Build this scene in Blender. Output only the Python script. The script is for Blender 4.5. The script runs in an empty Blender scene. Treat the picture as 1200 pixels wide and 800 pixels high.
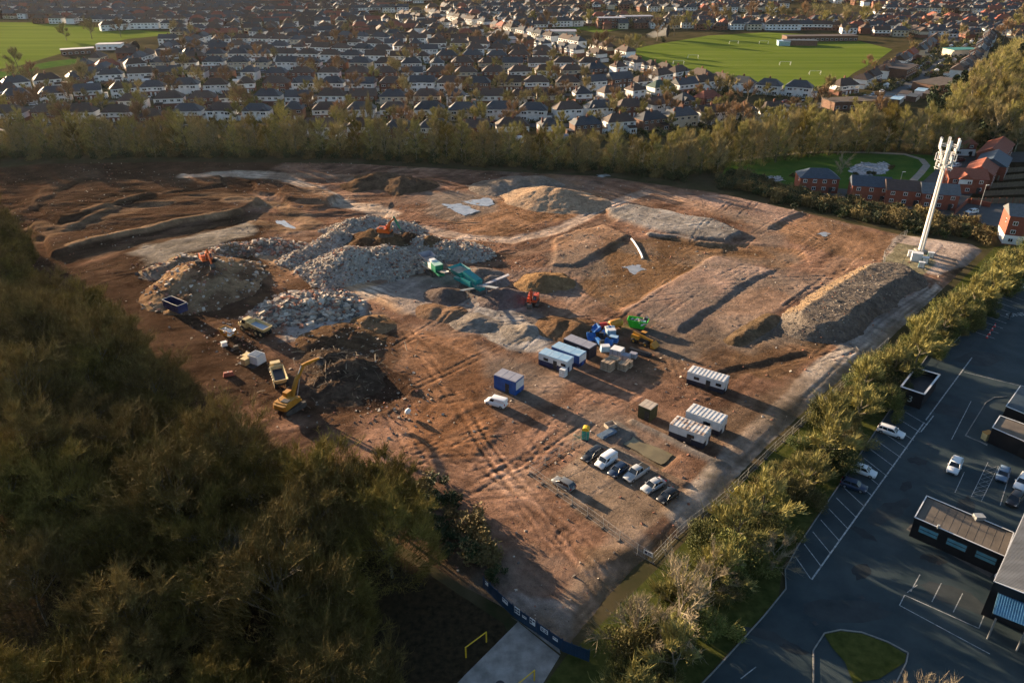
EXPO, HAZE, DENOISE = 2.05, 1.3e-5, True
import bpy, math, random
import numpy as np
from mathutils import Vector
from math import radians as R, sin, cos, pi, atan2, hypot

SC = bpy.context.scene
COL = SC.collection
rnd = random.Random(7)
FPX, CAMH, TH = 890.0, 80.0, math.atan(480 / 890)

def at(px, py, z=0.0):
    """ground point (at height z) seen at a photograph pixel"""
    u = (px - 600) / FPX; v = (py - 400) / FPX
    t = (CAMH - z) / (sin(TH) + v * cos(TH))
    return (t * u, t * (cos(TH) - v * sin(TH)))
def site(px, py): return at(px, py, .5)
def proj(x, y, z):
    dy, dz = y, z - CAMH
    d = dy * cos(TH) - dz * sin(TH)
    return (600 + FPX * x / d, 400 - FPX * (dy * sin(TH) + dz * cos(TH)) / d)
def heading(a, b, z=.5):
    p, q = at(*a, z), at(*b, z)
    return atan2(q[1] - p[1], q[0] - p[0])

# ------------------------------------------------------------------ noise
_T = np.random.RandomState(3).rand(256, 256)
def vnoise(x, y):
    xi = np.floor(x).astype(int); yi = np.floor(y).astype(int)
    fx = x - xi; fy = y - yi
    fx = fx * fx * (3 - 2 * fx); fy = fy * fy * (3 - 2 * fy)
    a = _T[xi & 255, yi & 255]; b = _T[(xi + 1) & 255, yi & 255]
    c = _T[xi & 255, (yi + 1) & 255]; d = _T[(xi + 1) & 255, (yi + 1) & 255]
    return (a * (1 - fx) + b * fx) * (1 - fy) + (c * (1 - fx) + d * fx) * fy
def fbm(x, y, scale, octv=4, gain=.5, off=0.0):
    x = np.asarray(x, float) / scale + off; y = np.asarray(y, float) / scale + off * 1.7
    s = 0; a = 1; n = 0
    for _ in range(octv):
        s = s + a * (vnoise(x, y) - .5); n += a; a *= gain
        x, y = x * 2.03 * .8 - y * 2.03 * .6 + 17, x * 2.03 * .6 + y * 2.03 * .8 + 5
    return s / n * 2
def sstep(a, b, x):
    t = np.clip((x - a) / (b - a), 0, 1)
    return t * t * (3 - 2 * t)

# ------------------------------------------------------------------ materials
MATS = {}
def M(name, col, rough=.85, var=.18, scale=1.5, bump=0.0, metal=0.0, spec=.3, col2=None, objvar=0.0, detail=5.0, contrast=None, bscale=None, stretch=None):
    if name in MATS: return MATS[name]
    m = bpy.data.materials.new(name); m.use_nodes = True
    nt = m.node_tree; N = nt.nodes; L = nt.links
    b = N['Principled BSDF']
    b.inputs['Roughness'].default_value = rough
    b.inputs['Metallic'].default_value = metal
    b.inputs['Specular IOR Level'].default_value = spec
    c1 = np.array(col); c2 = np.array(col2) if col2 is not None else None
    tc = N.new('ShaderNodeTexCoord')
    src = tc.outputs['Object']
    if stretch:
        mp = N.new('ShaderNodeMapping'); mp.inputs['Scale'].default_value = stretch
        L.new(src, mp.inputs[0]); src = mp.outputs[0]
    nz = N.new('ShaderNodeTexNoise'); nz.inputs['Scale'].default_value = scale; nz.inputs['Detail'].default_value = detail
    nz.inputs['Roughness'].default_value = .62
    L.new(src, nz.inputs['Vector'])
    rp = N.new('ShaderNodeValToRGB'); L.new(nz.outputs['Fac'], rp.inputs[0])
    lo, hi = contrast or (.32, .68)
    rp.color_ramp.elements[0].position = lo; rp.color_ramp.elements[1].position = hi
    ca = c1 * (1 - var) if c2 is None else c1
    cb = c1 * (1 + var) if c2 is None else c2
    rp.color_ramp.elements[0].color = (*np.clip(ca, 0, 1), 1); rp.color_ramp.elements[1].color = (*np.clip(cb, 0, 1), 1)
    out = rp.outputs[0]
    if objvar:
        oi = N.new('ShaderNodeObjectInfo'); mr = N.new('ShaderNodeMapRange')
        mr.inputs['To Min'].default_value = 1 - objvar; mr.inputs['To Max'].default_value = 1 + objvar
        L.new(oi.outputs['Random'], mr.inputs[0])
        mx = N.new('ShaderNodeMix'); mx.data_type = 'RGBA'; mx.blend_type = 'MULTIPLY'; mx.inputs[0].default_value = 1
        L.new(out, mx.inputs[6]); L.new(mr.outputs[0], mx.inputs[7]); out = mx.outputs[2]
    L.new(out, b.inputs['Base Color'])
    if bump:
        bp = N.new('ShaderNodeBump'); bp.inputs['Strength'].default_value = 1; bp.inputs['Distance'].default_value = bump
        if bscale:
            n2 = N.new('ShaderNodeTexNoise'); n2.inputs['Scale'].default_value = bscale; n2.inputs['Detail'].default_value = 6
            L.new(tc.outputs['Object'], n2.inputs['Vector']); L.new(n2.outputs['Fac'], bp.inputs['Height'])
        else: L.new(nz.outputs['Fac'], bp.inputs['Height'])
        L.new(bp.outputs[0], b.inputs['Normal'])
    MATS[name] = m
    return m

def vcol_mat(name, rough=1.0, bump=.12, amp=.35, spec=0.0, sc=(.9, 7.0)):
    """earth: the mesh's own soil colours broken up by two scales of grain, with clods as bump"""
    m = bpy.data.materials.new(name); m.use_nodes = True
    nt = m.node_tree; N = nt.nodes; L = nt.links; b = N['Principled BSDF']
    b.inputs['Roughness'].default_value = rough; b.inputs['Specular IOR Level'].default_value = spec
    at_ = N.new('ShaderNodeVertexColor'); at_.layer_name = 'soil'
    tc = N.new('ShaderNodeTexCoord')
    prev = at_.outputs[0]; hs = []
    for s, a in zip(sc, (amp, amp * .9)):
        nz = N.new('ShaderNodeTexNoise'); nz.inputs['Scale'].default_value = s; nz.inputs['Detail'].default_value = 8; nz.inputs['Roughness'].default_value = .7
        L.new(tc.outputs['Object'], nz.inputs['Vector'])
        mr = N.new('ShaderNodeMapRange'); mr.inputs['From Min'].default_value = .3; mr.inputs['From Max'].default_value = .7
        mr.inputs['To Min'].default_value = 1 - a; mr.inputs['To Max'].default_value = 1 + a
        L.new(nz.outputs['Fac'], mr.inputs[0])
        mx = N.new('ShaderNodeMix'); mx.data_type = 'RGBA'; mx.blend_type = 'MULTIPLY'; mx.inputs[0].default_value = 1
        L.new(prev, mx.inputs[6]); L.new(mr.outputs[0], mx.inputs[7]); prev = mx.outputs[2]; hs.append(nz)
    L.new(prev, b.inputs['Base Color'])
    ad = N.new('ShaderNodeMath'); ad.operation = 'MULTIPLY_ADD'; ad.inputs[1].default_value = 2.6
    L.new(hs[0].outputs['Fac'], ad.inputs[0]); L.new(hs[1].outputs['Fac'], ad.inputs[2])
    bp = N.new('ShaderNodeBump'); bp.inputs['Distance'].default_value = bump
    L.new(ad.outputs[0], bp.inputs['Height']); L.new(bp.outputs[0], b.inputs['Normal'])
    return m

# ------------------------------------------------------------------ mesh building
class MB:
    def __init__(s): s.v = []; s.f = []; s.m = []; s.sm = []
    def add(s, vs, fs, m=0, smooth=False):
        o = len(s.v); s.v += [tuple(v) for v in vs]
        for f in fs: s.f.append([o + i for i in f]); s.m.append(m); s.sm.append(smooth)
    def box(s, c, d, m=0, rz=0.0, ry=0.0, top=(1, 1), rx=0.0):
        hx, hy, hz = d[0] / 2, d[1] / 2, d[2] / 2
        vs = []
        for z, k in ((-hz, (1, 1)), (hz, top)):
            for x, y in ((-hx, -hy), (hx, -hy), (hx, hy), (-hx, hy)): vs.append([x * k[0], y * k[1], z])
        out = []
        for x, y, z in vs:
            if rx: y, z = y * cos(rx) - z * sin(rx), y * sin(rx) + z * cos(rx)
            if ry: x, z = x * cos(ry) + z * sin(ry), -x * sin(ry) + z * cos(ry)
            if rz: x, y = x * cos(rz) - y * sin(rz), x * sin(rz) + y * cos(rz)
            out.append((x + c[0], y + c[1], z + c[2]))
        s.add(out, [(3, 2, 1, 0), (4, 5, 6, 7), (0, 1, 5, 4), (1, 2, 6, 5), (2, 3, 7, 6), (3, 0, 4, 7)], m)
        return s
    def tube(s, pts, rads, n=6, m=0, caps=True, smooth=True):
        pts = [Vector(p) for p in pts]
        if not hasattr(rads, '__len__'): rads = [rads] * len(pts)
        o = []; fs = []
        for i, p in enumerate(pts):
            a = pts[max(i - 1, 0)]; b = pts[min(i + 1, len(pts) - 1)]
            d = (b - a).normalized()
            u = d.cross(Vector((0, 0, 1)) if abs(d.z) < .9 else Vector((1, 0, 0))).normalized(); w = d.cross(u)
            for k in range(n):
                t = 2 * pi * k / n
                o.append(p + (u * cos(t) + w * sin(t)) * rads[i])
        for i in range(len(pts) - 1):
            for k in range(n): fs.append((i * n + k, i * n + (k + 1) % n, (i + 1) * n + (k + 1) % n, (i + 1) * n + k))
        s.add(o, fs, m, smooth)
        if caps:
            L = len(o); s.add(o[:n], [tuple(range(n))], m); s.add(o[L - n:], [tuple(range(n))[::-1]], m)
        return s
    def extr(s, poly, y0, y1, m=0):
        """side profile (x, z) pushed along y"""
        n = len(poly)
        vs = [(x, y0, z) for x, z in poly] + [(x, y1, z) for x, z in poly]
        s.add(vs, [tuple(range(n)), tuple(range(2 * n - 1, n - 1, -1))] + [(i, i + n, (i + 1) % n + n, (i + 1) % n) for i in range(n)], m)
        return s
    def prism(s, poly, z0, z1, m=0, m_side=None):
        n = len(poly)
        vs = [(x, y, z0) for x, y in poly] + [(x, y, z1) for x, y in poly]
        s.add(vs, [tuple(range(n, 2 * n))], m)
        s.add(vs, [tuple(range(n - 1, -1, -1))] + [(i, (i + 1) % n, (i + 1) % n + n, i + n) for i in range(n)], m if m_side is None else m_side)
        return s
    def loft(s, rings, m=0, smooth=True):
        n = len(rings[0]); vs = [p for r in rings for p in r]; fs = []
        for i in range(len(rings) - 1):
            for k in range(n): fs.append((i * n + k, i * n + (k + 1) % n, (i + 1) * n + (k + 1) % n, (i + 1) * n + k))
        s.add(vs, fs, m, smooth)
        s.add(rings[0], [tuple(range(n))[::-1]], m); s.add(rings[-1], [tuple(range(n))], m)
        return s
    def wheel(s, c, r, w, m=0, axis='y', n=14):
        a = Vector((0, w / 2, 0)) if axis == 'y' else Vector((w / 2, 0, 0))
        c = Vector(c); return s.tube([c - a, c - a * .75, c + a * .75, c + a], [r * .9, r, r, r * .9], n, m)
    def mesh(s, name, mats):
        me = bpy.data.meshes.new(name); me.from_pydata(s.v, [], s.f)
        for m in (mats if isinstance(mats, (list, tuple)) else [mats]): me.materials.append(m)
        me.polygons.foreach_set('material_index', s.m); me.polygons.foreach_set('use_smooth', s.sm)
        me.update(); return me
    def build(s, name, mats, parent=None, loc=None, rz=0.0): return obj(name, s.mesh(name, mats), parent, loc, rz)

KIDS = {}
def obj(name, me, parent=None, loc=None, rz=0.0):
    o = bpy.data.objects.new(name, me); COL.objects.link(o)
    if parent is not None: o.parent = parent; KIDS.setdefault(parent.name, []).append(o)
    if loc is not None: o.location = loc
    if rz: o.rotation_euler = (0, 0, rz)
    return o
def tag(o, label=None, cat=None, group=None, kind=None):
    if label: o['label'] = label
    if cat: o['category'] = cat
    if group: o['group'] = group
    if kind: o['kind'] = kind
    return o
def thing(name, label, cat, loc=(0, 0, 0), rz=0.0, group=None):
    o = obj(name, None, None, loc, rz); o.empty_display_size = .3
    return tag(o, label, cat, group)
def dup(o, loc=None, rz=0.0, label=None, parent=None, scale=None):
    c = o.copy(); COL.objects.link(c)
    if parent is not None: c.parent = parent
    for k in KIDS.get(o.name, []):
        KIDS.setdefault(c.name, []).append(dup(k, parent=c))
    if loc is not None: c.location = loc; c.rotation_euler = (0, 0, rz)
    if scale: c.scale = scale
    if label: c['label'] = label
    return c
def arrmesh(name, V, Fc, mats, midx=None, smooth=False):
    """mesh from numpy arrays; Fc is (n,3) or (n,4)"""
    me = bpy.data.meshes.new(name); k = Fc.shape[1]; n = len(Fc)
    me.vertices.add(len(V)); me.vertices.foreach_set('co', np.asarray(V, np.float32).ravel())
    me.loops.add(n * k); me.loops.foreach_set('vertex_index', Fc.astype(np.int32).ravel())
    me.polygons.add(n); me.polygons.foreach_set('loop_start', np.arange(0, n * k, k, dtype=np.int32))
    try: me.polygons.foreach_set('loop_total', np.full(n, k, np.int32))
    except Exception: pass
    for m in (mats if isinstance(mats, (list, tuple)) else [mats]): me.materials.append(m)
    if midx is not None: me.polygons.foreach_set('material_index', midx.astype(np.int32))
    me.polygons.foreach_set('use_smooth', np.full(n, smooth))
    me.update(calc_edges=True); return me
def sheet(name, pts, z, mat, world=False, kind='structure', lift=None):
    P = [p if world else at(p[0], p[1], z) for p in pts]
    a = sum(P[i][0] * P[(i + 1) % len(P)][1] - P[(i + 1) % len(P)][0] * P[i][1] for i in range(len(P)))
    if a < 0: P = P[::-1]
    mb = MB(); mb.add([(x, y, z) for x, y in P], [tuple(range(len(P)))])
    o = mb.build(name, mat); o['kind'] = kind; return o
def strip(mb, line, w, z, m=0):
    """flat ribbon of width w along world points"""
    L = [Vector((p[0], p[1])) for p in line]; vs = []
    for i, p in enumerate(L):
        d = (L[min(i + 1, len(L) - 1)] - L[max(i - 1, 0)]).normalized(); nrm = Vector((-d.y, d.x)) * w / 2
        vs += [(p.x - nrm.x, p.y - nrm.y, z), (p.x + nrm.x, p.y + nrm.y, z)]
    mb.add(vs, [(2 * i, 2 * i + 2, 2 * i + 3, 2 * i + 1) for i in range(len(L) - 1)], m)
def inpoly(x, y, poly):
    x = np.asarray(x, float); y = np.asarray(y, float); ins = np.zeros(x.shape, bool); n = len(poly)
    for i in range(n):
        x0, y0 = poly[i]; x1, y1 = poly[(i + 1) % n]
        if y0 == y1: continue
        ins ^= ((y0 > y) != (y1 > y)) & (x < (x1 - x0) * (y - y0) / (y1 - y0) + x0)
    return ins
def segdist(x, y, pts, closed=False):
    d = np.full(np.shape(x), 1e9); side = np.zeros(np.shape(x)); n = len(pts)
    for i in range(n if closed else n - 1):
        x0, y0 = pts[i]; x1, y1 = pts[(i + 1) % n]
        dx, dy = x1 - x0, y1 - y0; q = dx * dx + dy * dy + 1e-9
        t = np.clip(((x - x0) * dx + (y - y0) * dy) / q, 0, 1)
        e = np.hypot(x - x0 - t * dx, y - y0 - t * dy)
        s = ((x - x0) * dy - (y - y0) * dx) / math.sqrt(q)
        side = np.where(e < d, s, side); d = np.minimum(d, e)
    return d, side
def sdf(x, y, poly):
    d, _ = segdist(x, y, poly, True)
    return np.where(inpoly(x, y, poly), d, -d)
ORD = ['', 'first', 'second', 'third', 'fourth', 'fifth', 'sixth', 'seventh', 'eighth', 'ninth', 'tenth', 'eleventh', 'twelfth', 'thirteenth', 'fourteenth', 'fifteenth', 'sixteenth', 'seventeenth', 'eighteenth', 'nineteenth', 'twentieth']
def ordinal(n):
    if n <= 20: return ORD[n]
    t = {2: 'twenty', 3: 'thirty', 4: 'forty', 5: 'fifty', 6: 'sixty'}[n // 10]
    return t + '-' + ORD[n % 10] if n % 10 else t[:-1] + 'ieth'
# ================================================================== world, light, camera
SUN_AZ, SUN_EL = R(-47.5), R(10.3)          # azimuth from +Y towards +X
w = bpy.data.worlds.new('World'); SC.world = w; w.use_nodes = True
nt = w.node_tree; bg = nt.nodes['Background']
sky = nt.nodes.new('ShaderNodeTexSky'); sky.sky_type = 'NISHITA'; sky.sun_disc = False
sky.sun_elevation = SUN_EL; sky.sun_rotation = SUN_AZ; sky.altitude = 50; sky.dust_density = 1.2; sky.air_density = 1.0; sky.ozone_density = 2.0
nt.links.new(sky.outputs[0], bg.inputs[0]); bg.inputs[1].default_value = .062
sd = bpy.data.lights.new('sun', 'SUN'); sd.energy = 5.0; sd.angle = R(.53); sd.color = (1.0, .745, .48)
sun = bpy.data.objects.new('sun', sd); COL.objects.link(sun)
sv = Vector((sin(SUN_AZ) * cos(SUN_EL), cos(SUN_AZ) * cos(SUN_EL), sin(SUN_EL)))
sun.rotation_euler = sv.to_track_quat('Z', 'Y').to_euler(); sun.location = (-200, 200, 150)
cd = bpy.data.cameras.new('camera'); cam = bpy.data.objects.new('camera', cd); COL.objects.link(cam)
cd.sensor_width = 36; cd.lens = FPX / 1200 * 36; cd.clip_start = .5; cd.clip_end = 9000
cam.location = (0, 0, CAMH); cam.rotation_euler = (pi / 2 - TH, 0, 0); SC.camera = cam
SC.view_settings.view_transform = 'Standard'; SC.view_settings.look = 'None'; SC.view_settings.gamma = 1; SC.view_settings.exposure = EXPO
SC.render.engine = 'CYCLES'
cy = SC.cycles; cy.max_bounces = 4; cy.diffuse_bounces = 2; cy.glossy_bounces = 2; cy.transmission_bounces = 2; cy.volume_bounces = 0
cy.transparent_max_bounces = 4; cy.use_denoising = DENOISE; cy.denoising_prefilter = 'NONE'; cy.denoising_input_passes = 'RGB_ALBEDO_NORMAL'; cy.denoiser = 'OPENIMAGEDENOISE'; cy.caustics_reflective = False; cy.caustics_refractive = False
cy.use_adaptive_sampling = True; cy.adaptive_threshold = .012

# ================================================================== big ground
g_base = M('garden_ground', (.030, .034, .014), var=.4, scale=.12, col2=(.085, .065, .038), rough=.95, detail=9, spec=0.0)
mb = MB(); mb.add([(-4500, -400, 0), (4500, -400, 0), (4500, 7000, 0), (-4500, 7000, 0)], [(0, 1, 2, 3)])
mb.build('ground', g_base)['kind'] = 'structure'
m_litter = M('leaf_litter', (.016, .013, .008), scale=1.2, col2=(.05, .036, .02), rough=.95, detail=9, bump=.1, spec=0.0)
m_verge = M('verge_grass', (.03, .042, .010), scale=.7, col2=(.085, .085, .024), rough=.95, detail=9, bump=.1, spec=0.0)
m_field = M('field_grass', (.078, .118, .018), scale=.05, stretch=(.12, 1.6, 1), col2=(.145, .18, .034), rough=.95, detail=8, bump=.05, bscale=3, spec=0.0)
m_meadow = M('meadow_grass', (.03, .085, .018), scale=.15, col2=(.075, .12, .024), rough=.95, detail=9, bump=.15, bscale=2, spec=0.0)
m_asph = M('asphalt', (.014, .028, .034), scale=.16, col2=(.044, .060, .064), rough=.7, spec=.2, detail=9, bump=.012, bscale=14)
m_road = M('street_asphalt', (.045, .046, .048), scale=.3, col2=(.07, .07, .07), rough=.75)
m_conc = M('old_concrete', (.16, .145, .13), scale=.5, col2=(.34, .31, .28), rough=.85, detail=9, bump=.03, bscale=6)
m_paint = M('road_paint', (.14, .15, .15), scale=1.6, col2=(.50, .50, .48), rough=.7, detail=8)
m_white = M('white_paint', (.74, .74, .73), var=.08, scale=.6, rough=.45)
m_grime = M('weathered_white', (.62, .61, .58), scale=.7, col2=(.78, .77, .75), rough=.55)
m_dark = M('dark_metal', (.03, .03, .032), var=.3, rough=.5)
m_steel = M('steel', (.32, .32, .32), var=.25, rough=.45, metal=.6)
m_rubber = M('rubber', (.018, .018, .018), var=.3, rough=.8)
m_glass = M('dark_glass', (.012, .016, .02), var=.2, rough=.08, spec=.7)

sheet('wood_floor', [(-500, 300), (20, 250), (80, 330), (330, 560), (590, 730), (620, 800), (620, 1400), (-900, 1400)], .012, m_litter)
sheet('wood_floor', [(662, 770), (700, 735), (812, 625), (905, 530), (1050, 405), (1165, 290), (1300, 260), (1260, 300), (1120, 400), (1085, 420), (960, 600), (918, 660), (912, 700), (820, 800), (700, 1000), (640, 800)], .012, m_verge)

# ================================================================== the cleared site
BND = [(-60, 216), (-20, 196), (60, 189), (250, 187), (400, 189), (560, 197), (700, 204), (840, 223), (960, 250), (1058, 272), (1140, 283), (1158, 292),
       (1095, 352), (1045, 400), (975, 458), (900, 527), (856, 575), (812, 622), (755, 662), (718, 702), (690, 737), (668, 768), (575, 708), (540, 690), (480, 650), (400, 605), (250, 500), (120, 410), (0, 330), (-60, 300)]
BNDW = [site(*p) for p in BND]
E_, DK, LT, PAD, GRV, TAN, GRY, CON = (.170, .098, .066), (.060, .036, .025), (.29, .20, .145), (.25, .168, .13), (.27, .235, .20), (.36, .25, .15), (.20, .18, .165), (.36, .33, .30)
ORG, OLV, PUR, MUD = (.25, .135, .07), (.11, .085, .04), (.15, .10, .085), (.11, .07, .045)
# (kind, points, colour, strength, height change, edge or width, raggedness)
LAYERS = [
 ('p', [(-60, 180), (330, 180), (330, 215), (250, 250), (140, 290), (60, 330), (-60, 330)], (.056, .033, .021), .95, 0, 6, 5),  # left-hand earth: dark brown soil with tree belt shade put into the colour
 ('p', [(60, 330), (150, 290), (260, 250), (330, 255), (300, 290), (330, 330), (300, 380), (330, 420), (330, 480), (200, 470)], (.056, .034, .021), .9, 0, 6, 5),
 ('p', [(60, 300), (85, 294), (150, 277), (215, 262), (282, 250), (305, 236), (262, 224), (150, 236), (40, 268)], (.056, .034, .022), .8, 1.5, .8, 1.6),
 ('p', [(70, 266), (100, 258), (150, 241), (197, 229), (262, 218), (255, 206), (140, 206), (40, 238)], (.050, .031, .020), .8, 1.1, .8, 1.8),
 ('p', [(300, 214), (352, 214), (398, 229), (388, 240), (340, 236), (300, 226)], (.085, .05, .032), .8, .9, .8, 1.8),
 ('l', [(80, 293), (150, 276), (215, 261), (284, 249)], (.27, .175, .105), .9, .15, 1.5, 1.6),  # sunlit crest of the terrace step, the light put into the soil colour
 ('l', [(98, 257), (150, 240), (197, 228)], (.17, .105, .062), .75, .1, 1.3, 1.8),  # upper terrace crest, painted paler to look sunlit
 ('l', [(50, 282), (110, 266), (170, 246), (240, 234), (330, 240)], (.125, .08, .05), .8, -.15, 3.5, 2),
 ('l', [(110, 300), (180, 282), (250, 262), (310, 250), (350, 255)], (.11, .07, .045), .7, -.15, 3, 2),
 ('l', [(-10, 262), (40, 240), (75, 215), (110, 200)], (.08, .05, .032), .6, .7, 5, 4),
 ('l', [(130, 215), (200, 212), (260, 214)], (.09, .055, .035), .7, -.3, 5, 2),
 ('l', [(40, 268), (75, 275), (105, 262), (130, 250)], (.14, .09, .055), .7, .6, 2.5, 3.0),
 ('p', [(150, 297), (178, 287), (207, 280), (255, 268), (302, 258), (300, 272), (262, 285), (232, 294), (195, 308), (170, 311)], (.25, .215, .175), .9, .15, 3, 4),
 ('l', [(220, 208), (270, 203), (325, 206), (365, 222), (400, 238), (460, 250)], (.38, .29, .22), .95, -.1, 4.5, 1.5),
 ('l', [(325, 206), (400, 206), (430, 215)], (.24, .16, .11), .7, .3, 4, 2),
 ('p', [(330, 222), (372, 221), (395, 234), (372, 247), (345, 240), (328, 232)], (.115, .068, .042), .8, 1.0, 3, 3),
 ('l', [(265, 240), (330, 240), (370, 262), (345, 272), (300, 258)], (.2, .13, .08), .7, .3, 3, 1.5),
 ('l', [(283, 290), (310, 296), (350, 312), (395, 326), (440, 342), (480, 360)], (.36, .235, .145), .95, .2, 4.2, 1.2),
 ('l', [(440, 342), (470, 335), (510, 327), (550, 345), (600, 362)], GRV, .7, 0, 5, 2),
 ('l', [(283, 305), (330, 325), (385, 336), (300, 350)], (.12, .07, .04), .7, -.3, 4, 2),
 ('p', [(338, 376), (405, 340), (432, 352), (428, 372), (395, 385), (360, 400), (330, 400)], (.33, .30, .275), .85, 0, 2, 1.5),
 ('p', [(440, 335), (520, 325), (610, 345), (660, 385), (650, 412), (590, 405), (540, 380), (470, 365)], (.24, .20, .175), .85, 0, 3, 2.5),
 ('p', [(560, 355), (600, 362), (650, 395), (640, 413), (600, 410), (555, 385)], (.32, .29, .265), .9, .1, 1.5, 1.5),
 ('p', [(415, 385), (440, 378), (470, 400), (480, 455), (450, 480), (410, 500), (370, 500), (350, 470), (355, 410)], (.07, .040, .024), .9, 0, 5, 5),
 ('p', [(375, 445), (440, 428), (478, 455), (440, 480), (395, 486), (372, 468)], (.04, .025, .018), .95, -.42, 2.5, 2), ('l', [(375, 445), (440, 428), (478, 455)], (.05, .03, .02), .9, .7, 2, 2),
 ('p', [(470, 380), (545, 398), (575, 440), (595, 500), (545, 540), (480, 520), (480, 440)], (.19, .10, .055), .8, .1, 5, 4),
 ('p', [(480, 470), (560, 475), (598, 500), (560, 540), (490, 520)], (.19, .095, .05), .7, .15, 2, 3),
 ('p', [(580, 212), (650, 203), (710, 230), (720, 250), (640, 262), (560, 290), (545, 270), (520, 258)], (.24, .135, .075), .75, 0, 4, 4),
 ('p', [(500, 225), (585, 228), (585, 250), (535, 260), (495, 250)], (.19, .15, .12), .7, 0, 3, 3),
 ('l', [(470, 262), (540, 277), (600, 281), (660, 268), (700, 246), (735, 232), (755, 226)], (.36, .27, .21), .9, -.15, 3.0, 1.5),
 ('l', [(600, 300), (650, 285), (700, 262), (740, 248)], (.13, .085, .06), .7, -.15, 3, 1.5),
 ('p', [(713, 247), (735, 241), (790, 250), (840, 262), (864, 272), (850, 283), (815, 281), (763, 272), (722, 260)], (.22, .20, .18), .95, 1.1, 2.5, 2),
 ('l', [(763, 276), (790, 279), (815, 284), (850, 287)], (.29, .25, .22), .9, .8, 1.5, 1.5),
 ('p', [(790, 231), (850, 229), (940, 248), (900, 267), (823, 248)], PAD, .9, .55, .8, 1.2),
 ('p', [(650, 280), (707, 263), (737, 277), (673, 312), (648, 312)], (.25, .155, .10), .9, .5, .8, 1.2),
 ('p', [(590, 318), (648, 315), (690, 335), (665, 352), (620, 345)], (.17, .13, .11), .6, 0, 3, 2),
 ('p', [(722, 283), (770, 279), (850, 285), (880, 300), (840, 300), (776, 332), (733, 367), (700, 350), (680, 333)], (.16, .095, .05), .8, -.15, 2, 3),
 ('p', [(733, 367), (773, 335), (837, 301), (905, 318), (863, 338), (837, 361), (793, 388)], PAD, .9, .5, .8, 1.2),
 ('p', [(832, 357), (868, 325), (897, 336), (835, 368)], (.15, .12, .10), .7, -.05, 1, 1.2),
 ('p', [(850, 300), (850, 285), (930, 290), (945, 300), (915, 315)], (.17, .10, .055), .7, -.2, 1, 1),
 ('p', [(837, 361), (905, 320), (950, 335), (895, 375), (850, 392)], (.26, .17, .12), .8, .2, 1.5, 2),
 ('l', [(760, 222), (840, 250), (940, 275), (1000, 298), (960, 330)], (.24, .15, .10), .6, -.1, 4, 1.5),
 ('p', [(900, 262), (950, 255), (1050, 280), (1030, 308), (960, 295)], (.185, .108, .062), .7, 0, 2, 3),
 ('p', [(700, 385), (800, 390), (905, 390), (870, 440), (800, 430), (760, 450), (700, 430)], (.12, .076, .048), .75, 0, 5, 4),
 ('p', [(870, 385), (975, 390), (965, 420), (925, 447), (850, 432)], (.125, .075, .043), .85, 0, 2.5, 4),
 ('l', [(855, 440), (905, 425), (945, 415)], (.07, .045, .03), .7, -.4, 2, 2),
 ('p', [(860, 400), (890, 385), (915, 372), (935, 378), (975, 398), (968, 408), (900, 395)], (.08, .055, .036), .8, -.3, 2, 2),
 ('p', [(965, 418), (1020, 382), (1068, 355), (1098, 330), (1110, 338), (1055, 390), (990, 445), (905, 520), (860, 565), (800, 618), (775, 600), (860, 515)], (.36, .30, .25), .95, .05, 1.2, 1.2),
 ('p', [(970, 395), (1000, 378), (1060, 345), (1082, 330), (1095, 345), (1040, 390), (990, 418)], (.25, .225, .20), .8, 0, 1.5, 2),
 ('p', [(1045, 280), (1060, 270), (1150, 284), (1146, 305), (1100, 322), (1070, 315), (1035, 305)], (.38, .30, .25), .9, .05, 1, 1.2),
 ('p', [(1035, 303), (1050, 284), (1085, 290), (1100, 308), (1078, 325), (1036, 312)], (.14, .13, .075), .85, .08, .8, 1.2),
 ('p', [(632, 568), (700, 519), (760, 545), (810, 575), (735, 640), (690, 610)], (.245, .18, .13), .85, .05, 1, 1.5),
 ('p', [(706, 500), (722, 492), (748, 508), (732, 520)], (.17, .155, .14), .9, .05, .6, .6),
 ('p', [(729, 521), (742, 509), (795, 532), (775, 548)], (.10, .075, .045), .9, -.62, 1.0, .6),
 ('l', [(742, 495), (790, 517), (830, 540), (850, 548)], (.16, .14, .125), .9, .7, .9, .8),
 ('l', [(720, 528), (770, 552), (802, 566)], (.15, .11, .08), .8, .4, .9, .8),
 ('p', [(775, 500), (850, 475), (950, 440), (930, 485), (860, 545)], (.18, .125, .085), .6, 0, 3, 3),
 ('l', [(735, 640), (700, 690), (670, 740), (640, 775)], (.27, .20, .15), .75, 0, 4, 2),
 ('p', [(560, 700), (610, 690), (680, 705), (672, 770), (640, 760), (585, 715)], (.30, .255, .225), .85, .03, 1.2, 2),
 ('p', [(480, 640), (560, 610), (600, 680), (585, 705), (520, 690)], (.06, .04, .025), .8, 0, 3, 3),
 ('p', [(680, 640), (740, 645), (735, 660), (690, 668)], (.12, .08, .05), .7, .2, 2, 2),
]
SX0, SX1, SY0, SY1, RES = -236.0, 144.0, 60.0, 312.0, .33
gx = np.arange(SX0, SX1, RES); gy = np.arange(SY0, SY1, RES)
GX, GY = np.meshgrid(gx, gy)
nb = fbm(GX, GY, 22, 4); nm = fbm(GX, GY, 5.5, 4, off=9); nf = fbm(GX, GY, 1.6, 3, off=31)
inside = sdf(GX, GY, BNDW)
wx = GX + 3.0 * fbm(GX, GY, 9, 3, off=50); wy = GY + 3.0 * fbm(GX, GY, 9, 3, off=70)
ra, rb = (.68, .73), (.73, -.68)
HZ = .5 + .10 * nb + .05 * nm + .03 * nf
CC = np.empty(GX.shape + (3,)); CC[:] = E_
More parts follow.
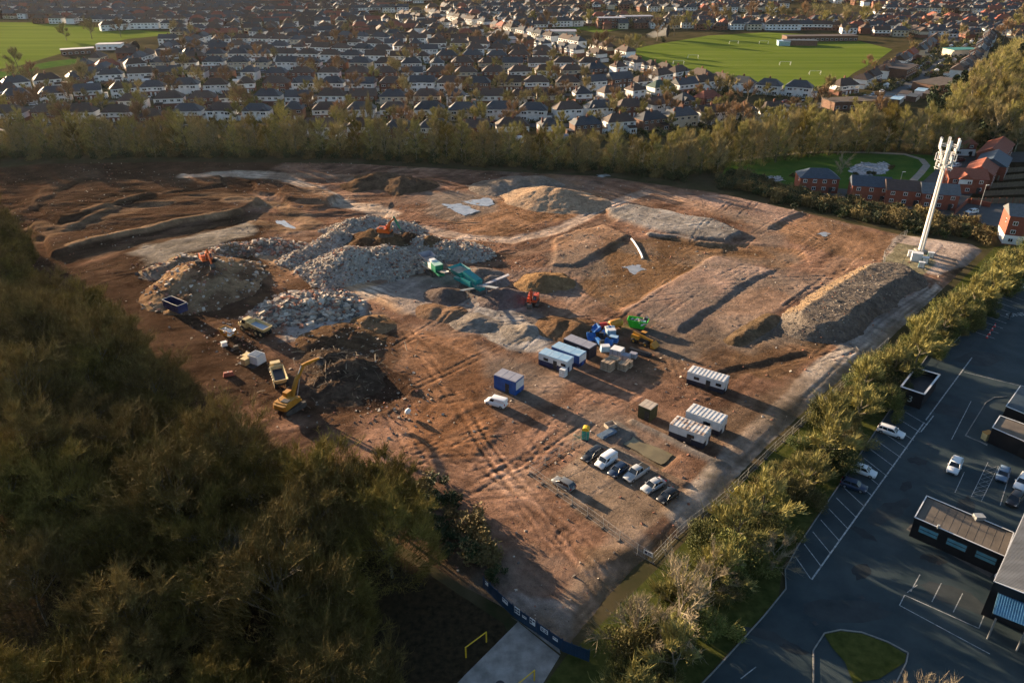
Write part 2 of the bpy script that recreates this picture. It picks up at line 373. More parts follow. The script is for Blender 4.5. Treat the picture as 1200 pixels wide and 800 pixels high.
CC *= np.clip(1 + .6 * nb + .35 * nm, .4, 1.8)[..., None]
t = sstep(.1, .5, fbm(GX, GY, 14, 5, off=120))[..., None]; CC = CC * (1 - .4 * t) + np.array(LT) * .4 * t
t = sstep(.12, .55, fbm(GX, GY, 10, 5, off=160))[..., None]; CC = CC * (1 - .75 * t) + np.array(DK) * .75 * t
# vehicle ruts: fine wavering stripes along the two site directions
def ruts(ax, ay, wd, ln, off):
    p = (GX * -ay + GY * ax) + 5 * fbm(GX, GY, 40, 2, off=off) + .8 * fbm(GX, GY, 9, 2, off=off + 3); q = GX * ax + GY * ay
    k = fbm(q * (wd / ln), p, wd, 3, off=off + 5)
    return k * sstep(-.15, .25, fbm(GX, GY, 34, 2, off=off + 8))
rut = ruts(*rb, 1.7, 30, 200) + ruts(*ra, 1.6, 28, 230) + .8 * ruts(1, .25, 2.2, 40, 260)
rut += np.where(GX < -35, ruts(.96, .28, 2.4, 45, 290) * 1.3, 0)
HZ += .07 * rut + .05 * nf; CC *= np.clip(1 + .45 * rut, .4, 1.7)[..., None]
HZ += np.where(GX < -40, .8 * fbm(GX * .25, GY, 5.5, 3, off=340) * sstep(200, 225, GY), 0)
calm = np.ones(GX.shape)
for pts, k in (([(620, 560), (700, 505), (770, 470), (860, 470), (960, 430), (1000, 420), (740, 680)], .75), ([(560, 440), (700, 400), (800, 400), (800, 470), (690, 510), (600, 540)], .4), ([(1035, 310), (1060, 265), (1160, 280), (1100, 330)], .7)):
    calm = np.minimum(calm, 1 - k * sstep(-3, 3, sdf(GX, GY, [site(*p) for p in pts])))
HZ = .5 + (HZ - .5) * calm
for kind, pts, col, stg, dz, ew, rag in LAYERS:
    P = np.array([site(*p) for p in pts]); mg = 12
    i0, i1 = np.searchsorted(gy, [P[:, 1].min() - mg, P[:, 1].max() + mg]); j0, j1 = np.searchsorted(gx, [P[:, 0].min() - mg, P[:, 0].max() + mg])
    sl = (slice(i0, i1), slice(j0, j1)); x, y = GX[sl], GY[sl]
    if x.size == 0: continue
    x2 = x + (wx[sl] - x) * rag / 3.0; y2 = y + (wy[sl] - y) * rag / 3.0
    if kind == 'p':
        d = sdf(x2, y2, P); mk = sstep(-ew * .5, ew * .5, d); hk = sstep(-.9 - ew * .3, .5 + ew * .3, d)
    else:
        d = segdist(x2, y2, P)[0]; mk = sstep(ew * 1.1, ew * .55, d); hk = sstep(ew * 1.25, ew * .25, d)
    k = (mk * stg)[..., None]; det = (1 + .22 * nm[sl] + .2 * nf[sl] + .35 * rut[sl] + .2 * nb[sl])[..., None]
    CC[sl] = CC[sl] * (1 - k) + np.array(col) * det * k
    HZ[sl] += dz * hk
def track(pts, wid=2.1, depth=.10, dark=.3):
    """a pair of wheel or crawler ruts with spoil squeezed up beside them"""
    P = np.array(pts); mg = 5
    i0, i1 = np.searchsorted(gy, [P[:, 1].min() - mg, P[:, 1].max() + mg]); j0, j1 = np.searchsorted(gx, [P[:, 0].min() - mg, P[:, 0].max() + mg]); sl = (slice(i0, i1), slice(j0, j1))
    if GX[sl].size == 0: return
    d, _ = segdist(GX[sl] + .35 * nm[sl], GY[sl] + .35 * nb[sl], pts); r = np.abs(d - wid / 2) / .30; g = np.exp(-r * r); b = np.exp(-(np.abs(np.abs(d - wid / 2) - .62) / .3) ** 2)
    f = sstep(-.35, .15, nm[sl] + .4 * nb[sl]) * calm[sl]; HZ[sl] += (-depth * g + depth * .35 * b) * f; CC[sl] *= (1 - dark * g * f + .15 * b * f)[..., None]
rt = random.Random(5)
for i in range(150):
    px, py = rt.uniform(420, 1040), rt.uniform(205, 640); x, y = site(px, py)
    if i < 46: px, py = rt.uniform(20, 430), rt.uniform(195, 330); x, y = site(px, py)
    if not inpoly(np.array([x]), np.array([y]), BNDW)[0]: continue
    an = rt.choice((-.75, -.75, .82, .82, .2, rt.uniform(-1.5, 1.5))) + rt.uniform(-.2, .2); an = an if i >= 46 else rt.uniform(-.1, .5)
    k = rt.uniform(-.05, .05); pts = []; 
    for j in range(9): pts.append((x, y)); x += 5.5 * cos(an); y += 5.5 * sin(an); an += k + rt.uniform(-.04, .04)
    track(pts, rt.choice((1.7, 2.1, 2.5)), rt.uniform(.03, .09), rt.uniform(.08, .3))
for base, n_ in (([(283, 290), (310, 296), (350, 312), (395, 326), (440, 342), (480, 360)], 4), ([(1095, 335), (1050, 378), (1000, 420), (940, 475), (880, 530), (820, 590), (750, 665), (690, 725)], 5), ([(470, 262), (540, 277), (600, 281), (660, 268), (700, 246), (735, 232)], 4), ([(760, 222), (840, 250), (940, 275), (1000, 298), (960, 335), (890, 385), (800, 440), (700, 490), (640, 540)], 5), ([(220, 208), (270, 203), (325, 206), (365, 222), (400, 238), (460, 250)], 3), ([(150, 297), (207, 284), (255, 270), (302, 262), (340, 275)], 3), ([(600, 440), (660, 480), (620, 540), (560, 560), (500, 545)], 3), ([(560, 330), (640, 350), (700, 380), (780, 410), (850, 430)], 3), ([(700, 690), (650, 620), (600, 560), (560, 500), (520, 440), (470, 390)], 4)):
    for q in range(n_): track([(a + rt.uniform(-1.6, 1.6), b + rt.uniform(-1.6, 1.6)) for a, b in [site(*p) for p in base]], 2.1, .045, .22)
HZ += .05 * np.maximum(0, nf) * sstep(.0, .5, fbm(GX, GY, 12, 2, off=300))
CC *= np.clip(1 + .45 * fbm(GX, GY, 11, 4, off=410) + .3 * fbm(GX, GY, 3.5, 3, off=430), .45, 1.6)[..., None]
t = (sstep(.12, .45, fbm(GX, GY, 19, 4, off=450)) * sstep(-60, -20, GX))[..., None]; CC = CC * (1 - .45 * t) + np.array((.185, .155, .13)) * .45 * t
HZ = np.maximum(HZ, .06)
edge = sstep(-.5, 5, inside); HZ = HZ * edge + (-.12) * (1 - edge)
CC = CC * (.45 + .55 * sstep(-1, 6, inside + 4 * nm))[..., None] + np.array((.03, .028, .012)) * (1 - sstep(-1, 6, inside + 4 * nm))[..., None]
def Z(x, y):
    """height of the cleared ground under a point"""
    j = (x - SX0) / RES; i = (y - SY0) / RES
    j0 = int(min(max(j, 0), len(gx) - 2)); i0 = int(min(max(i, 0), len(gy) - 2)); a, b = min(max(j - j0, 0), 1), min(max(i - i0, 0), 1)
    q = HZ[i0, j0] * (1 - a) * (1 - b) + HZ[i0, j0 + 1] * a * (1 - b) + HZ[i0 + 1, j0] * (1 - a) * b + HZ[i0 + 1, j0 + 1] * a * b
    return max(float(q), 0.0)
def ZA(x, y):
    j = np.clip(((x - SX0) / RES).astype(int), 0, len(gx) - 1); i = np.clip(((y - SY0) / RES).astype(int), 0, len(gy) - 1)
    return np.maximum(HZ[i, j], 0)
def gridmesh(name, X, Y, Zv, C, keep, mat):
    ny, nx = X.shape
    idx = np.arange(ny * nx).reshape(ny, nx)
    q = np.stack([idx[:-1, :-1], idx[:-1, 1:], idx[1:, 1:], idx[1:, :-1]], -1).reshape(-1, 4)
    kq = (keep[:-1, :-1] | keep[:-1, 1:] | keep[1:, 1:] | keep[1:, :-1]).ravel(); q = q[kq]
    used = np.unique(q); rm = np.full(ny * nx, -1); rm[used] = np.arange(len(used)); q = rm[q]
    V = np.stack([X.ravel(), Y.ravel(), Zv.ravel()], 1)[used]
    me = arrmesh(name, V, q, mat, smooth=True)
    ca = me.color_attributes.new('soil', 'FLOAT_COLOR', 'POINT')
    c4 = np.ones((len(used), 4), np.float32); c4[:, :3] = np.clip(C.reshape(-1, 3)[used], .004, 1); ca.data.foreach_set('color', c4.ravel())
    return me
m_soil = vcol_mat('bare_earth', bump=.20, amp=.30)
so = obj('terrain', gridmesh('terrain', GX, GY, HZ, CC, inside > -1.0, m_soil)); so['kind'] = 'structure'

# puddles and ponds on the site
m_water = M('standing_water', (.06, .055, .05), var=.2, rough=.06, spec=.8)
m_mudwater = M('muddy_water', (.17, .135, .066), var=.25, scale=.4, rough=.14, spec=.5)
m_ice = M('pale_wet_slurry', (.24, .235, .23), var=.3, scale=.5, rough=.12, spec=.9)
def puddle(pts, mat, name='puddle', lift=.03, wob=1.5, zz=None):
    P = [site(*p) for p in pts]
    z = max(Z(*p) for p in P) * .5 + Z(sum(p[0] for p in P) / len(P), sum(p[1] for p in P) / len(P)) * .5 + lift
    z = zz or z
    # subdivide and wobble the outline
    Q = []
    for i, p in enumerate(P):
        q = P[(i + 1) % len(P)]
        for k in range(5):
            f = k / 5; x = p[0] + (q[0] - p[0]) * f; y = p[1] + (q[1] - p[1]) * f
            Q.append((x + float(fbm(np.array([x]), np.array([y]), 2.2, 3, off=4)[0]) * wob, y + float(fbm(np.array([x]), np.array([y]), 2.2, 3, off=14)[0]) * wob * 1.3))
    return sheet(name, Q, z, mat, world=True)
for pts in ([(517, 240), (540, 239), (563, 248), (541, 253), (530, 246)], [(540, 236), (574, 233), (579, 238), (570, 242), (550, 239)], [(323, 259), (332, 258), (347, 268), (340, 269)],
            [(730, 312), (748, 309), (756, 316), (742, 320)], [(957, 273), (969, 272), (976, 275), (962, 277)], [(697, 204), (712, 203), (716, 206), (700, 207)]):
    puddle(pts, m_ice, lift=.06)
puddle([(733, 520), (743, 512), (791, 532), (775, 544)], m_mudwater, 'muddy_water', wob=.7, zz=.26)
# ================================================================== heaps of rubble, soil and crushed stone
HEAPF = []
m_heap = vcol_mat('heap_soil', bump=.25, amp=.35, sc=(1.3, 6.0))
m_ch = [M('broken_concrete', (.34, .285, .23), var=.3, scale=.8, spec=.05), M('broken_brick', (.27, .13, .09), var=.3, scale=.8, spec=.05), M('pale_rubble', (.50, .435, .36), var=.2, scale=.8, spec=.05), M('dark_stone', (.12, .105, .095), var=.3, scale=.8, spec=.05)]
_CUBE = np.array([(-1, -1, -1), (1, -1, -1), (1, 1, -1), (-1, 1, -1), (-1, -1, 1), (1, -1, 1), (1, 1, 1), (-1, 1, 1)], float)
_CF = np.array([(3, 2, 1, 0), (4, 5, 6, 7), (0, 1, 5, 4), (1, 2, 6, 5), (2, 3, 7, 6), (3, 0, 4, 7)])
def chunks(name, pos, smin, smax, mats, probs, parent=None, seed=1, flat=.7, long=1.0):
    """a litter of broken angular lumps at the given points"""
    rs = np.random.RandomState(seed); n = len(pos)
    if n == 0: return None
    s = smin + (smax - smin) * rs.rand(n) ** 2.5
    v = _CUBE[None] * (1 + .55 * (rs.rand(n, 8, 3) - .5)) * .5
    v = v * (s[:, None] * np.stack([1 + (long - 1) * rs.rand(n) + .4 * rs.rand(n), .7 + .5 * rs.rand(n), flat * (.6 + .6 * rs.rand(n))], 1))[:, None, :]
    a, b = rs.rand(n) * 6.28, (rs.rand(n) - .5) * 1.4
    x, y, z = v[..., 0], v[..., 1], v[..., 2]
    x, z = x * np.cos(b)[:, None] + z * np.sin(b)[:, None], -x * np.sin(b)[:, None] + z * np.cos(b)[:, None]
    x, y = x * np.cos(a)[:, None] - y * np.sin(a)[:, None], x * np.sin(a)[:, None] + y * np.cos(a)[:, None]
    V = np.stack([x, y, z], -1) + np.asarray(pos)[:, None, :]
    F = (_CF[None] + (np.arange(n) * 8)[:, None, None]).reshape(-1, 4)
    mi = np.repeat(rs.choice(len(mats), n, p=probs), 6)
    o = obj(name, arrmesh(name, V.reshape(-1, 3), F, mats, mi), parent); o['kind'] = 'stuff'; return o

def heap(name, label, cones, col, rough=.5, col2=None, group=None, rocks=None, ridges=(), nscale=3.0, stripes=0, sunside=None):
    """cones: (peak pixel x, y, height, foot radius); ridges: (pixel points at crest, height, crest half width, slope run)"""
    cs = [(*at(a, b, .5 + h), h, r) for a, b, h, r in cones]
    rg = [([at(a, b, .5 + h) for a, b in pts], h, cw, run) for pts, h, cw, run in ridges]
    xs = [c[0] - c[3] - 2 for c in cs] + [c[0] + c[3] + 2 for c in cs]; ys = [c[1] - c[3] - 2 for c in cs] + [c[1] + c[3] + 2 for c in cs]
    for pts, h, cw, run in rg:
        for p in pts: xs += [p[0] - cw - run - 2, p[0] + cw + run + 2]; ys += [p[1] - cw - run - 2, p[1] + cw + run + 2]
    seed = int(abs(xs[0] * 13 + ys[0] * 7)) % 90
    def hf(X, Y):
        n1 = fbm(X, Y, nscale, 4, off=seed); n2 = fbm(X, Y, nscale * .28, 3, off=seed + 9); n3 = fbm(X, Y, nscale * 2.2, 3, off=seed + 40)
        h = np.full(np.shape(X), -1.0)
        for cx, cyy, H, r in cs:
            d = np.hypot(X - cx, (Y - cyy)) / r * (1 + .28 * n3 + .10 * n1)
            g = H * (1 - np.sqrt(d * d + .012) + .10 * np.maximum(0, d - .6))
            h = np.maximum(h, g)
        for pts, H, cw, run in rg:
            d, sd_ = segdist(X, Y, pts); d = d * (1 + .12 * n3) + .5 * n1
            g = H * np.clip((cw + run - d) / run, -.3, 1); h = np.maximum(h, g)
        k = np.clip(h / 1.2, 0, 1)
        h = h + k * rough * (.55 * n1 + .30 * n2)
        if stripes: h = h + k * .10 * np.cos((X * .68 + Y * .73 + .6 * n3 * 2) * stripes)
        return np.where(h > 0, h, h)
    x0, x1, y0, y1 = min(xs), max(xs), min(ys), max(ys)
    res = .32 if y0 < 200 else .42
    X, Y = np.meshgrid(np.arange(x0, x1, res), np.arange(y0, y1, res))
    h = hf(X, Y); base = ZA(X, Y)
    C = np.empty(X.shape + (3,)); C[:] = col
    n = fbm(X, Y, nscale * 1.2, 5, off=seed + 3)
    if col2 is not None:
        t = sstep(-.25, .35, n)[..., None]; C = C * (1 - t) + np.array(col2) * t
    C = C * (1 + .35 * fbm(X, Y, nscale * .3, 3, off=seed + 20))[..., None]
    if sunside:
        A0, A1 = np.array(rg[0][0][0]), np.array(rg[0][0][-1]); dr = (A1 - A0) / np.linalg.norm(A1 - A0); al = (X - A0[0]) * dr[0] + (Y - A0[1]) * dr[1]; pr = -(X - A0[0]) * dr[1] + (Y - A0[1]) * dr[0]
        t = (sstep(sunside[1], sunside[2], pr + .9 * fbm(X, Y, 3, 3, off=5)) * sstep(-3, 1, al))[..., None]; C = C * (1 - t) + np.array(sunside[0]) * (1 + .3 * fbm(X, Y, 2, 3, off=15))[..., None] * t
    rx, ry = at(*(cones[0][:2] if cones else ridges[0][0][0]), .5)
    o = obj(name, gridmesh(name, X, Y, base + h - .03, C, h > .02, m_heap))
    tag(o, label, 'heap', group)
    if rocks:
        cnt, smin, smax, probs = rocks[:4]
        rs = np.random.RandomState(seed + 1); px = x0 + (x1 - x0) * rs.rand(cnt * 4); py = y0 + (y1 - y0) * rs.rand(cnt * 4)
        hh = hf(px, py); k = np.where(hh > -.15)[0][:cnt]
        pos = np.stack([px[k], py[k], ZA(px[k], py[k]) + np.maximum(hh[k], 0) + .02], 1)
        chunks('rubble', pos, smin, smax, m_ch, probs, o, seed)
    HEAPF.append(hf); return o
def top(x, y):
    """surface height including the heaps"""
    return float(topA(np.array([x]), np.array([y]))[0])
def topA(x, y):
    h = np.zeros(np.shape(x))
    for f in HEAPF: h = np.maximum(h, f(x, y))
    return ZA(x, y) + h

CG, CP = (.30, .262, .225), (.40, .355, .31)
heap('rubble_heap', 'largest heap of grey broken concrete, with an orange excavator on its dark ramp',
     [(409, 287, 6.2, 13), (450, 286, 5.6, 11.5), (431, 294, 3.6, 7), (394, 268, 4.8, 8), (378, 277, 4.2, 7.5), (362, 287, 3.4, 6.5), (345, 297, 2.2, 5), (412, 256, 4.4, 8), (430, 251, 4.4, 8), (462, 258, 3.6, 8), (492, 276, 3.6, 9), (522, 282, 3.2, 8), (548, 287, 2.6, 7)],
     CG, .9, CP, rocks=(10000, .09, .62, [.58, .14, .16, .12]), nscale=2.2)
heap('soil_ramp', 'dark brown soil ramp between the peaks of the grey rubble heap', [(437, 266, 5.4, 9.5), (454, 269, 5.8, 9), (426, 275, 5.2, 8), (440, 281, 4.6, 6), (478, 271, 4.4, 9), (502, 274, 4.2, 7)], (.085, .052, .032), .5, (.13, .085, .05))
heap('rubble_heap', 'low heap of large concrete lumps above the parked dump truck', [(352, 344, 3.0, 8.5), (376, 347, 2.8, 8), (333, 355, 2.2, 6), (394, 350, 2.4, 5.5), (312, 366, 1.6, 5), (355, 366, 1.0, 5)],
     (.24, .215, .19), .8, (.34, .31, .28), rocks=(2600, .13, 1.25, [.56, .18, .14, .12]), nscale=1.8)
heap('rubble_heap', 'small dark debris heap just across the track from the largest rubble heap', [(304, 281, 2.6, 6), (320, 281, 2.2, 6), (329, 285, 1.6, 5)], (.15, .10, .07), .8, (.27, .22, .18), rocks=(420, .2, 1.1, [.4, .25, .2, .15]))
heap('rubble_heap', 'small brown debris heap beside the excavator on the tipped spoil', [(262, 286, 2.6, 6), (272, 284, 2.2, 5)], (.13, .085, .055), .8, (.22, .16, .11), rocks=(260, .2, 1.0, [.4, .25, .2, .15]))
heap('spoil_heap', 'steep brown spoil heap with an orange excavator standing on its top', [(240, 300, 6.6, 14), (228, 306, 6, 12), (216, 316, 5.2, 11), (246, 318, 5, 11), (230, 330, 3.8, 9), (196, 336, 2.6, 8), (255, 335, 2.4, 7)],
     (.15, .092, .056), .5, (.29, .195, .115), stripes=2.2, rocks=(400, .15, .8, [.4, .2, .3, .1]))
heap('spoil_heap', 'row of pale broken lumps along the back of the tipped spoil', [(185, 312, 1.6, 5), (200, 305, 1.8, 5), (213, 299, 1.8, 5)], (.2, .15, .10), .6, (.26, .2, .15), rocks=(110, .2, 1.0, [.35, .3, .15, .2]))
heap('sand_heap', 'long tan sand heap by the far edge below the tree belt', [(640, 218, 4.2, 14), (655, 220, 4.2, 13), (625, 223, 3.2, 10), (672, 227, 3.0, 11), (688, 233, 1.8, 9)], (.33, .225, .15), .35, (.39, .275, .185), nscale=4)
heap('sand_heap', 'flat grey brown heap behind the long tan sand heap', [(584, 211, 2.4, 10), (604, 209, 2.6, 11), (628, 207, 2.4, 9)], (.2, .16, .125), .3, (.25, .2, .16), nscale=4)
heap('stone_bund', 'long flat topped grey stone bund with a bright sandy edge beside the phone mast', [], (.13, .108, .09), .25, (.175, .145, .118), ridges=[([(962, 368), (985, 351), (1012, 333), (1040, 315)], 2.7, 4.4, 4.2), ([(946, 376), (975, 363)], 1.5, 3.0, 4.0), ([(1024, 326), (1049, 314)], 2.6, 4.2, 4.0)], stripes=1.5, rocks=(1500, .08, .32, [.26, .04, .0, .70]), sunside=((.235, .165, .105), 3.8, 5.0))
heap('spoil_heap', 'rounded brown earth mound behind the row of three site cabins', [(654, 374, 2.2, 5.5), (675, 377, 2.2, 6), (690, 381, 1.6, 4.5)], (.13, .078, .046), .6, (.19, .115, .066))
heap('stone_heap', 'small dark cone of crushed stone in front of the green crusher', [(520, 337, 2.2, 5.5)], (.115, .088, .075), .3, (.15, .115, .1))
heap('stone_heap', 'purple grey cone of crushed stone under the end of the teal conveyor', [(590, 336, 3.0, 6.5), (600, 342, 2.2, 5)], (.13, .10, .092), .25, (.16, .125, .11))
heap('spoil_heap', 'twin brown soil heaps at the edge of the pale stone yard', [(507, 359, 1.4, 4.8), (526, 363, 1.3, 4.8)], (.16, .10, .064), .4, (.22, .14, .09))
heap('stone_heap', 'grey brown heap on the stone yard below the twin soil heaps', [(556, 372, 1.6, 5.5), (568, 377, 1.0, 4.5)], (.18, .15, .125), .3, (.235, .2, .17))
heap('stone_heap', 'pale grey dust fan with a brown tip beside the blue site cabin', [(618, 380, 1.5, 3.6), (600, 388, .5, 6)], (.25, .21, .17), .3, (.3, .26, .225))
heap('spoil_heap', 'bright brown soil mound behind the excavator that faces the cabins', [(634, 320, 2.6, 6.5), (648, 322, 2.0, 5.5)], (.19, .115, .06), .5, (.25, .155, .08))
heap('stone_heap', 'dim heap of grey fines on the far side of the teal screener', [(562, 314, 2.4, 6.5), (575, 322, 1.8, 5)], (.16, .125, .105), .3, (.2, .16, .14))
heap('spoil_heap', 'dark earth mound above the yellow excavator and its timber pile', [(397, 382, 2.6, 7), (378, 391, 2, 6), (415, 387, 2.2, 6)], (.07, .044, .028), .7, (.11, .07, .042))
heap('spoil_heap', 'lit brown lump of earth beside the dark earth mound', [(432, 370, 2, 5), (445, 376, 1.4, 4)], (.17, .105, .06), .6, (.24, .15, .085))
hp = heap('timber_pile', 'tangled pile of broken timber and roots under the yellow excavator arm', [(384, 412, 2.2, 6.5), (405, 424, 2.2, 7.5), (392, 444, 1.7, 7), (420, 440, 1.2, 6)], (.06, .042, .03), .9, (.10, .07, .05), nscale=1.6)
heap('spoil_heap', 'dark spoil heap by the far haul road under the tree belt', [(440, 203, 3.2, 10), (470, 206, 3.4, 10), (422, 209, 2.4, 8), (490, 210, 2, 8)], (.085, .055, .035), .7, (.13, .085, .055))
heap('spoil_heap', 'low earth bank between the brick building pads and the stone bund', [], (.11, .075, .045), .7, (.17, .115, .07), ridges=[([(862, 396), (885, 382), (905, 370)], .8, .5, 2.2)])
def heapsticks():
    rs = np.random.RandomState(5); c = site(400, 432); mbs = MB()
    xs = c[0] + rs.randn(170) * 6; ys = c[1] + rs.randn(170) * 6; zs = topA(xs, ys)
    for x, y, z in zip(xs, ys, zs):
        a = rs.rand() * 6.28; l = .8 + 3.2 * rs.rand() ** 2; e = (rs.rand() - .35) * 1.0
        d = Vector((cos(a) * cos(e), sin(a) * cos(e), sin(e))) * l / 2; p = Vector((x, y, z + .12))
        r = .035 + .09 * rs.rand(); mbs.tube([p - d, p + Vector((0, 0, .08 * l)), p + d], [r, r * .8, r * .5], 4, int(rs.rand() < .25))
    o = mbs.build('broken_branches', [M('dead_wood', (.13, .095, .065), var=.35, scale=2), M('sawn_timber', (.36, .29, .2), var=.3, scale=2)], hp); o['kind'] = 'stuff'
heapsticks()
# rubble strewn over the cleared ground
def strewn():
    rs = np.random.RandomState(11); n = 7000
    px = SX0 + (SX1 - SX0) * rs.rand(n * 3); py = SY0 + (SY1 - SY0) * rs.rand(n * 3)
    ok = (sdf(px, py, BNDW) > 2) & (fbm(px, py, 16, 3, off=77) + .5 * rs.rand(n * 3) > .22); k = np.where(ok)[0][:n]
    p1 = np.stack([px[k], py[k], ZA(px[k], py[k]) + .02], 1)
    c = np.array([site(*q) for q in [(355, 300), (300, 330), (350, 385), (300, 400), (280, 385), (500, 300), (540, 300), (470, 490), (420, 400), (560, 290), (450, 470)]])
    q = c[rs.randint(0, len(c), 1200)] + rs.randn(1200, 2) * (5, 6); p2 = np.stack([q[:, 0], q[:, 1], topA(q[:, 0], q[:, 1]) + .03], 1)
    chunks('scattered_rubble', p1, .06, .38, m_ch, [.34, .36, .08, .22], None, 4); chunks('scattered_rubble', p2, .08, .45, m_ch, [.40, .28, .12, .20], None, 5)
strewn()
# ================================================================== trees and bushes
def twigmat(name, c1, c2, ov=.25): return M(name, c1, col2=c2, scale=.8, rough=.9, spec=.1, objvar=ov, contrast=(.38, .62))
m_bark = M('bark', (.13, .11, .08), var=.4, scale=2, rough=.95, objvar=.2)
m_twig_o = twigmat('olive_twigs', (.080, .066, .015), (.21, .162, .040))
m_twig_b = twigmat('brown_twigs', (.185, .148, .066), (.37, .305, .145))
m_twig_d = twigmat('dim_brown_twigs', (.085, .064, .020), (.19, .142, .046))
m_twig_p = twigmat('pale_twigs', (.20, .165, .11), (.34, .28, .19))
m_twig_g = twigmat('green_brown_twigs', (.16, .146, .046), (.34, .30, .11))
m_ivy = M('ivy', (.014, .026, .006), col2=(.038, .055, .014), scale=1.2, rough=.7, objvar=.25)
m_ever = M('evergreen', (.010, .022, .006), col2=(.028, .046, .014), scale=1.0, rough=.8, objvar=.3)
m_bush = M('bush_leaves', (.040, .054, .010), col2=(.13, .135, .028), scale=.5, rough=.8, objvar=.42)
m_bush2 = M('brown_bush_leaves', (.09, .068, .022), col2=(.20, .15, .055), scale=.5, rough=.85, objvar=.3)

m_hgreen = M('dark_hedge_leaves', (.020, .036, .008), col2=(.07, .095, .022), scale=.5, rough=.8, objvar=.3)
m_bush3 = M('russet_olive_leaves', (.060, .052, .014), col2=(.15, .12, .036), scale=.5, rough=.85, objvar=.35)
def unit(v): return v / (np.linalg.norm(v, axis=-1, keepdims=True) + 1e-9)
def prisms(P0, P1, r0, r1):
    """three-sided tapered sticks"""
    n = len(P0); d = unit(P1 - P0); a = np.where(np.abs(d[:, 2:3]) < .9, np.array([[0, 0, 1.]]), np.array([[1., 0, 0]]))
    u = unit(np.cross(d, a)); w_ = np.cross(d, u); V = np.empty((n, 6, 3))
    for k in range(3):
        o = u * cos(k * 2.094) + w_ * sin(k * 2.094); V[:, k] = P0 + o * r0[:, None]; V[:, k + 3] = P1 + o * r1[:, None]
    F = np.array([(0, 1, 4, 3), (1, 2, 5, 4), (2, 0, 3, 5)])
    return V.reshape(-1, 3), (F[None] + (np.arange(n) * 6)[:, None, None]).reshape(-1, 4)
def blades(P0, D, L, W, rs, bend=.25):
    """thin twigs: two-piece tapering blades"""
    n = len(P0); D = unit(D); s = unit(np.cross(D, rs.randn(n, 3))) * W[:, None] * .5
    b = unit(rs.randn(n, 3) + np.array([0, 0, .8])) * (L * bend)[:, None]
    M_ = P0 + D * (L * .5)[:, None]; T = P0 + D * L[:, None] + b
    V = np.stack([P0 - s, P0 + s, M_ + s * .8, M_ - s * .8, T + s * .25, T - s * .25], 1)
    F = np.array([(0, 1, 2, 3), (3, 2, 4, 5)])
    return V.reshape(-1, 3), (F[None] + (np.arange(n) * 6)[:, None, None]).reshape(-1, 4)
def join(parts):
    V, F, o = [], [], 0
    for v, f in parts: V.append(v); F.append(f + o); o += len(v)
    return np.concatenate(V), np.concatenate(F)
def dome(V, h, r, z0=.5, soft=.22):
    c = np.array([0, 0, h * z0]); q = (V - c) / np.array([r, r, h * (1 - z0)]); q[:, 2] = np.maximum(q[:, 2], -.0) + np.minimum(q[:, 2], 0) * .35; n = np.linalg.norm(q, axis=1); f = np.where(n > 1, (1 + (n - 1) * soft) / n, 1)[:, None]; return c + (V - c) * f
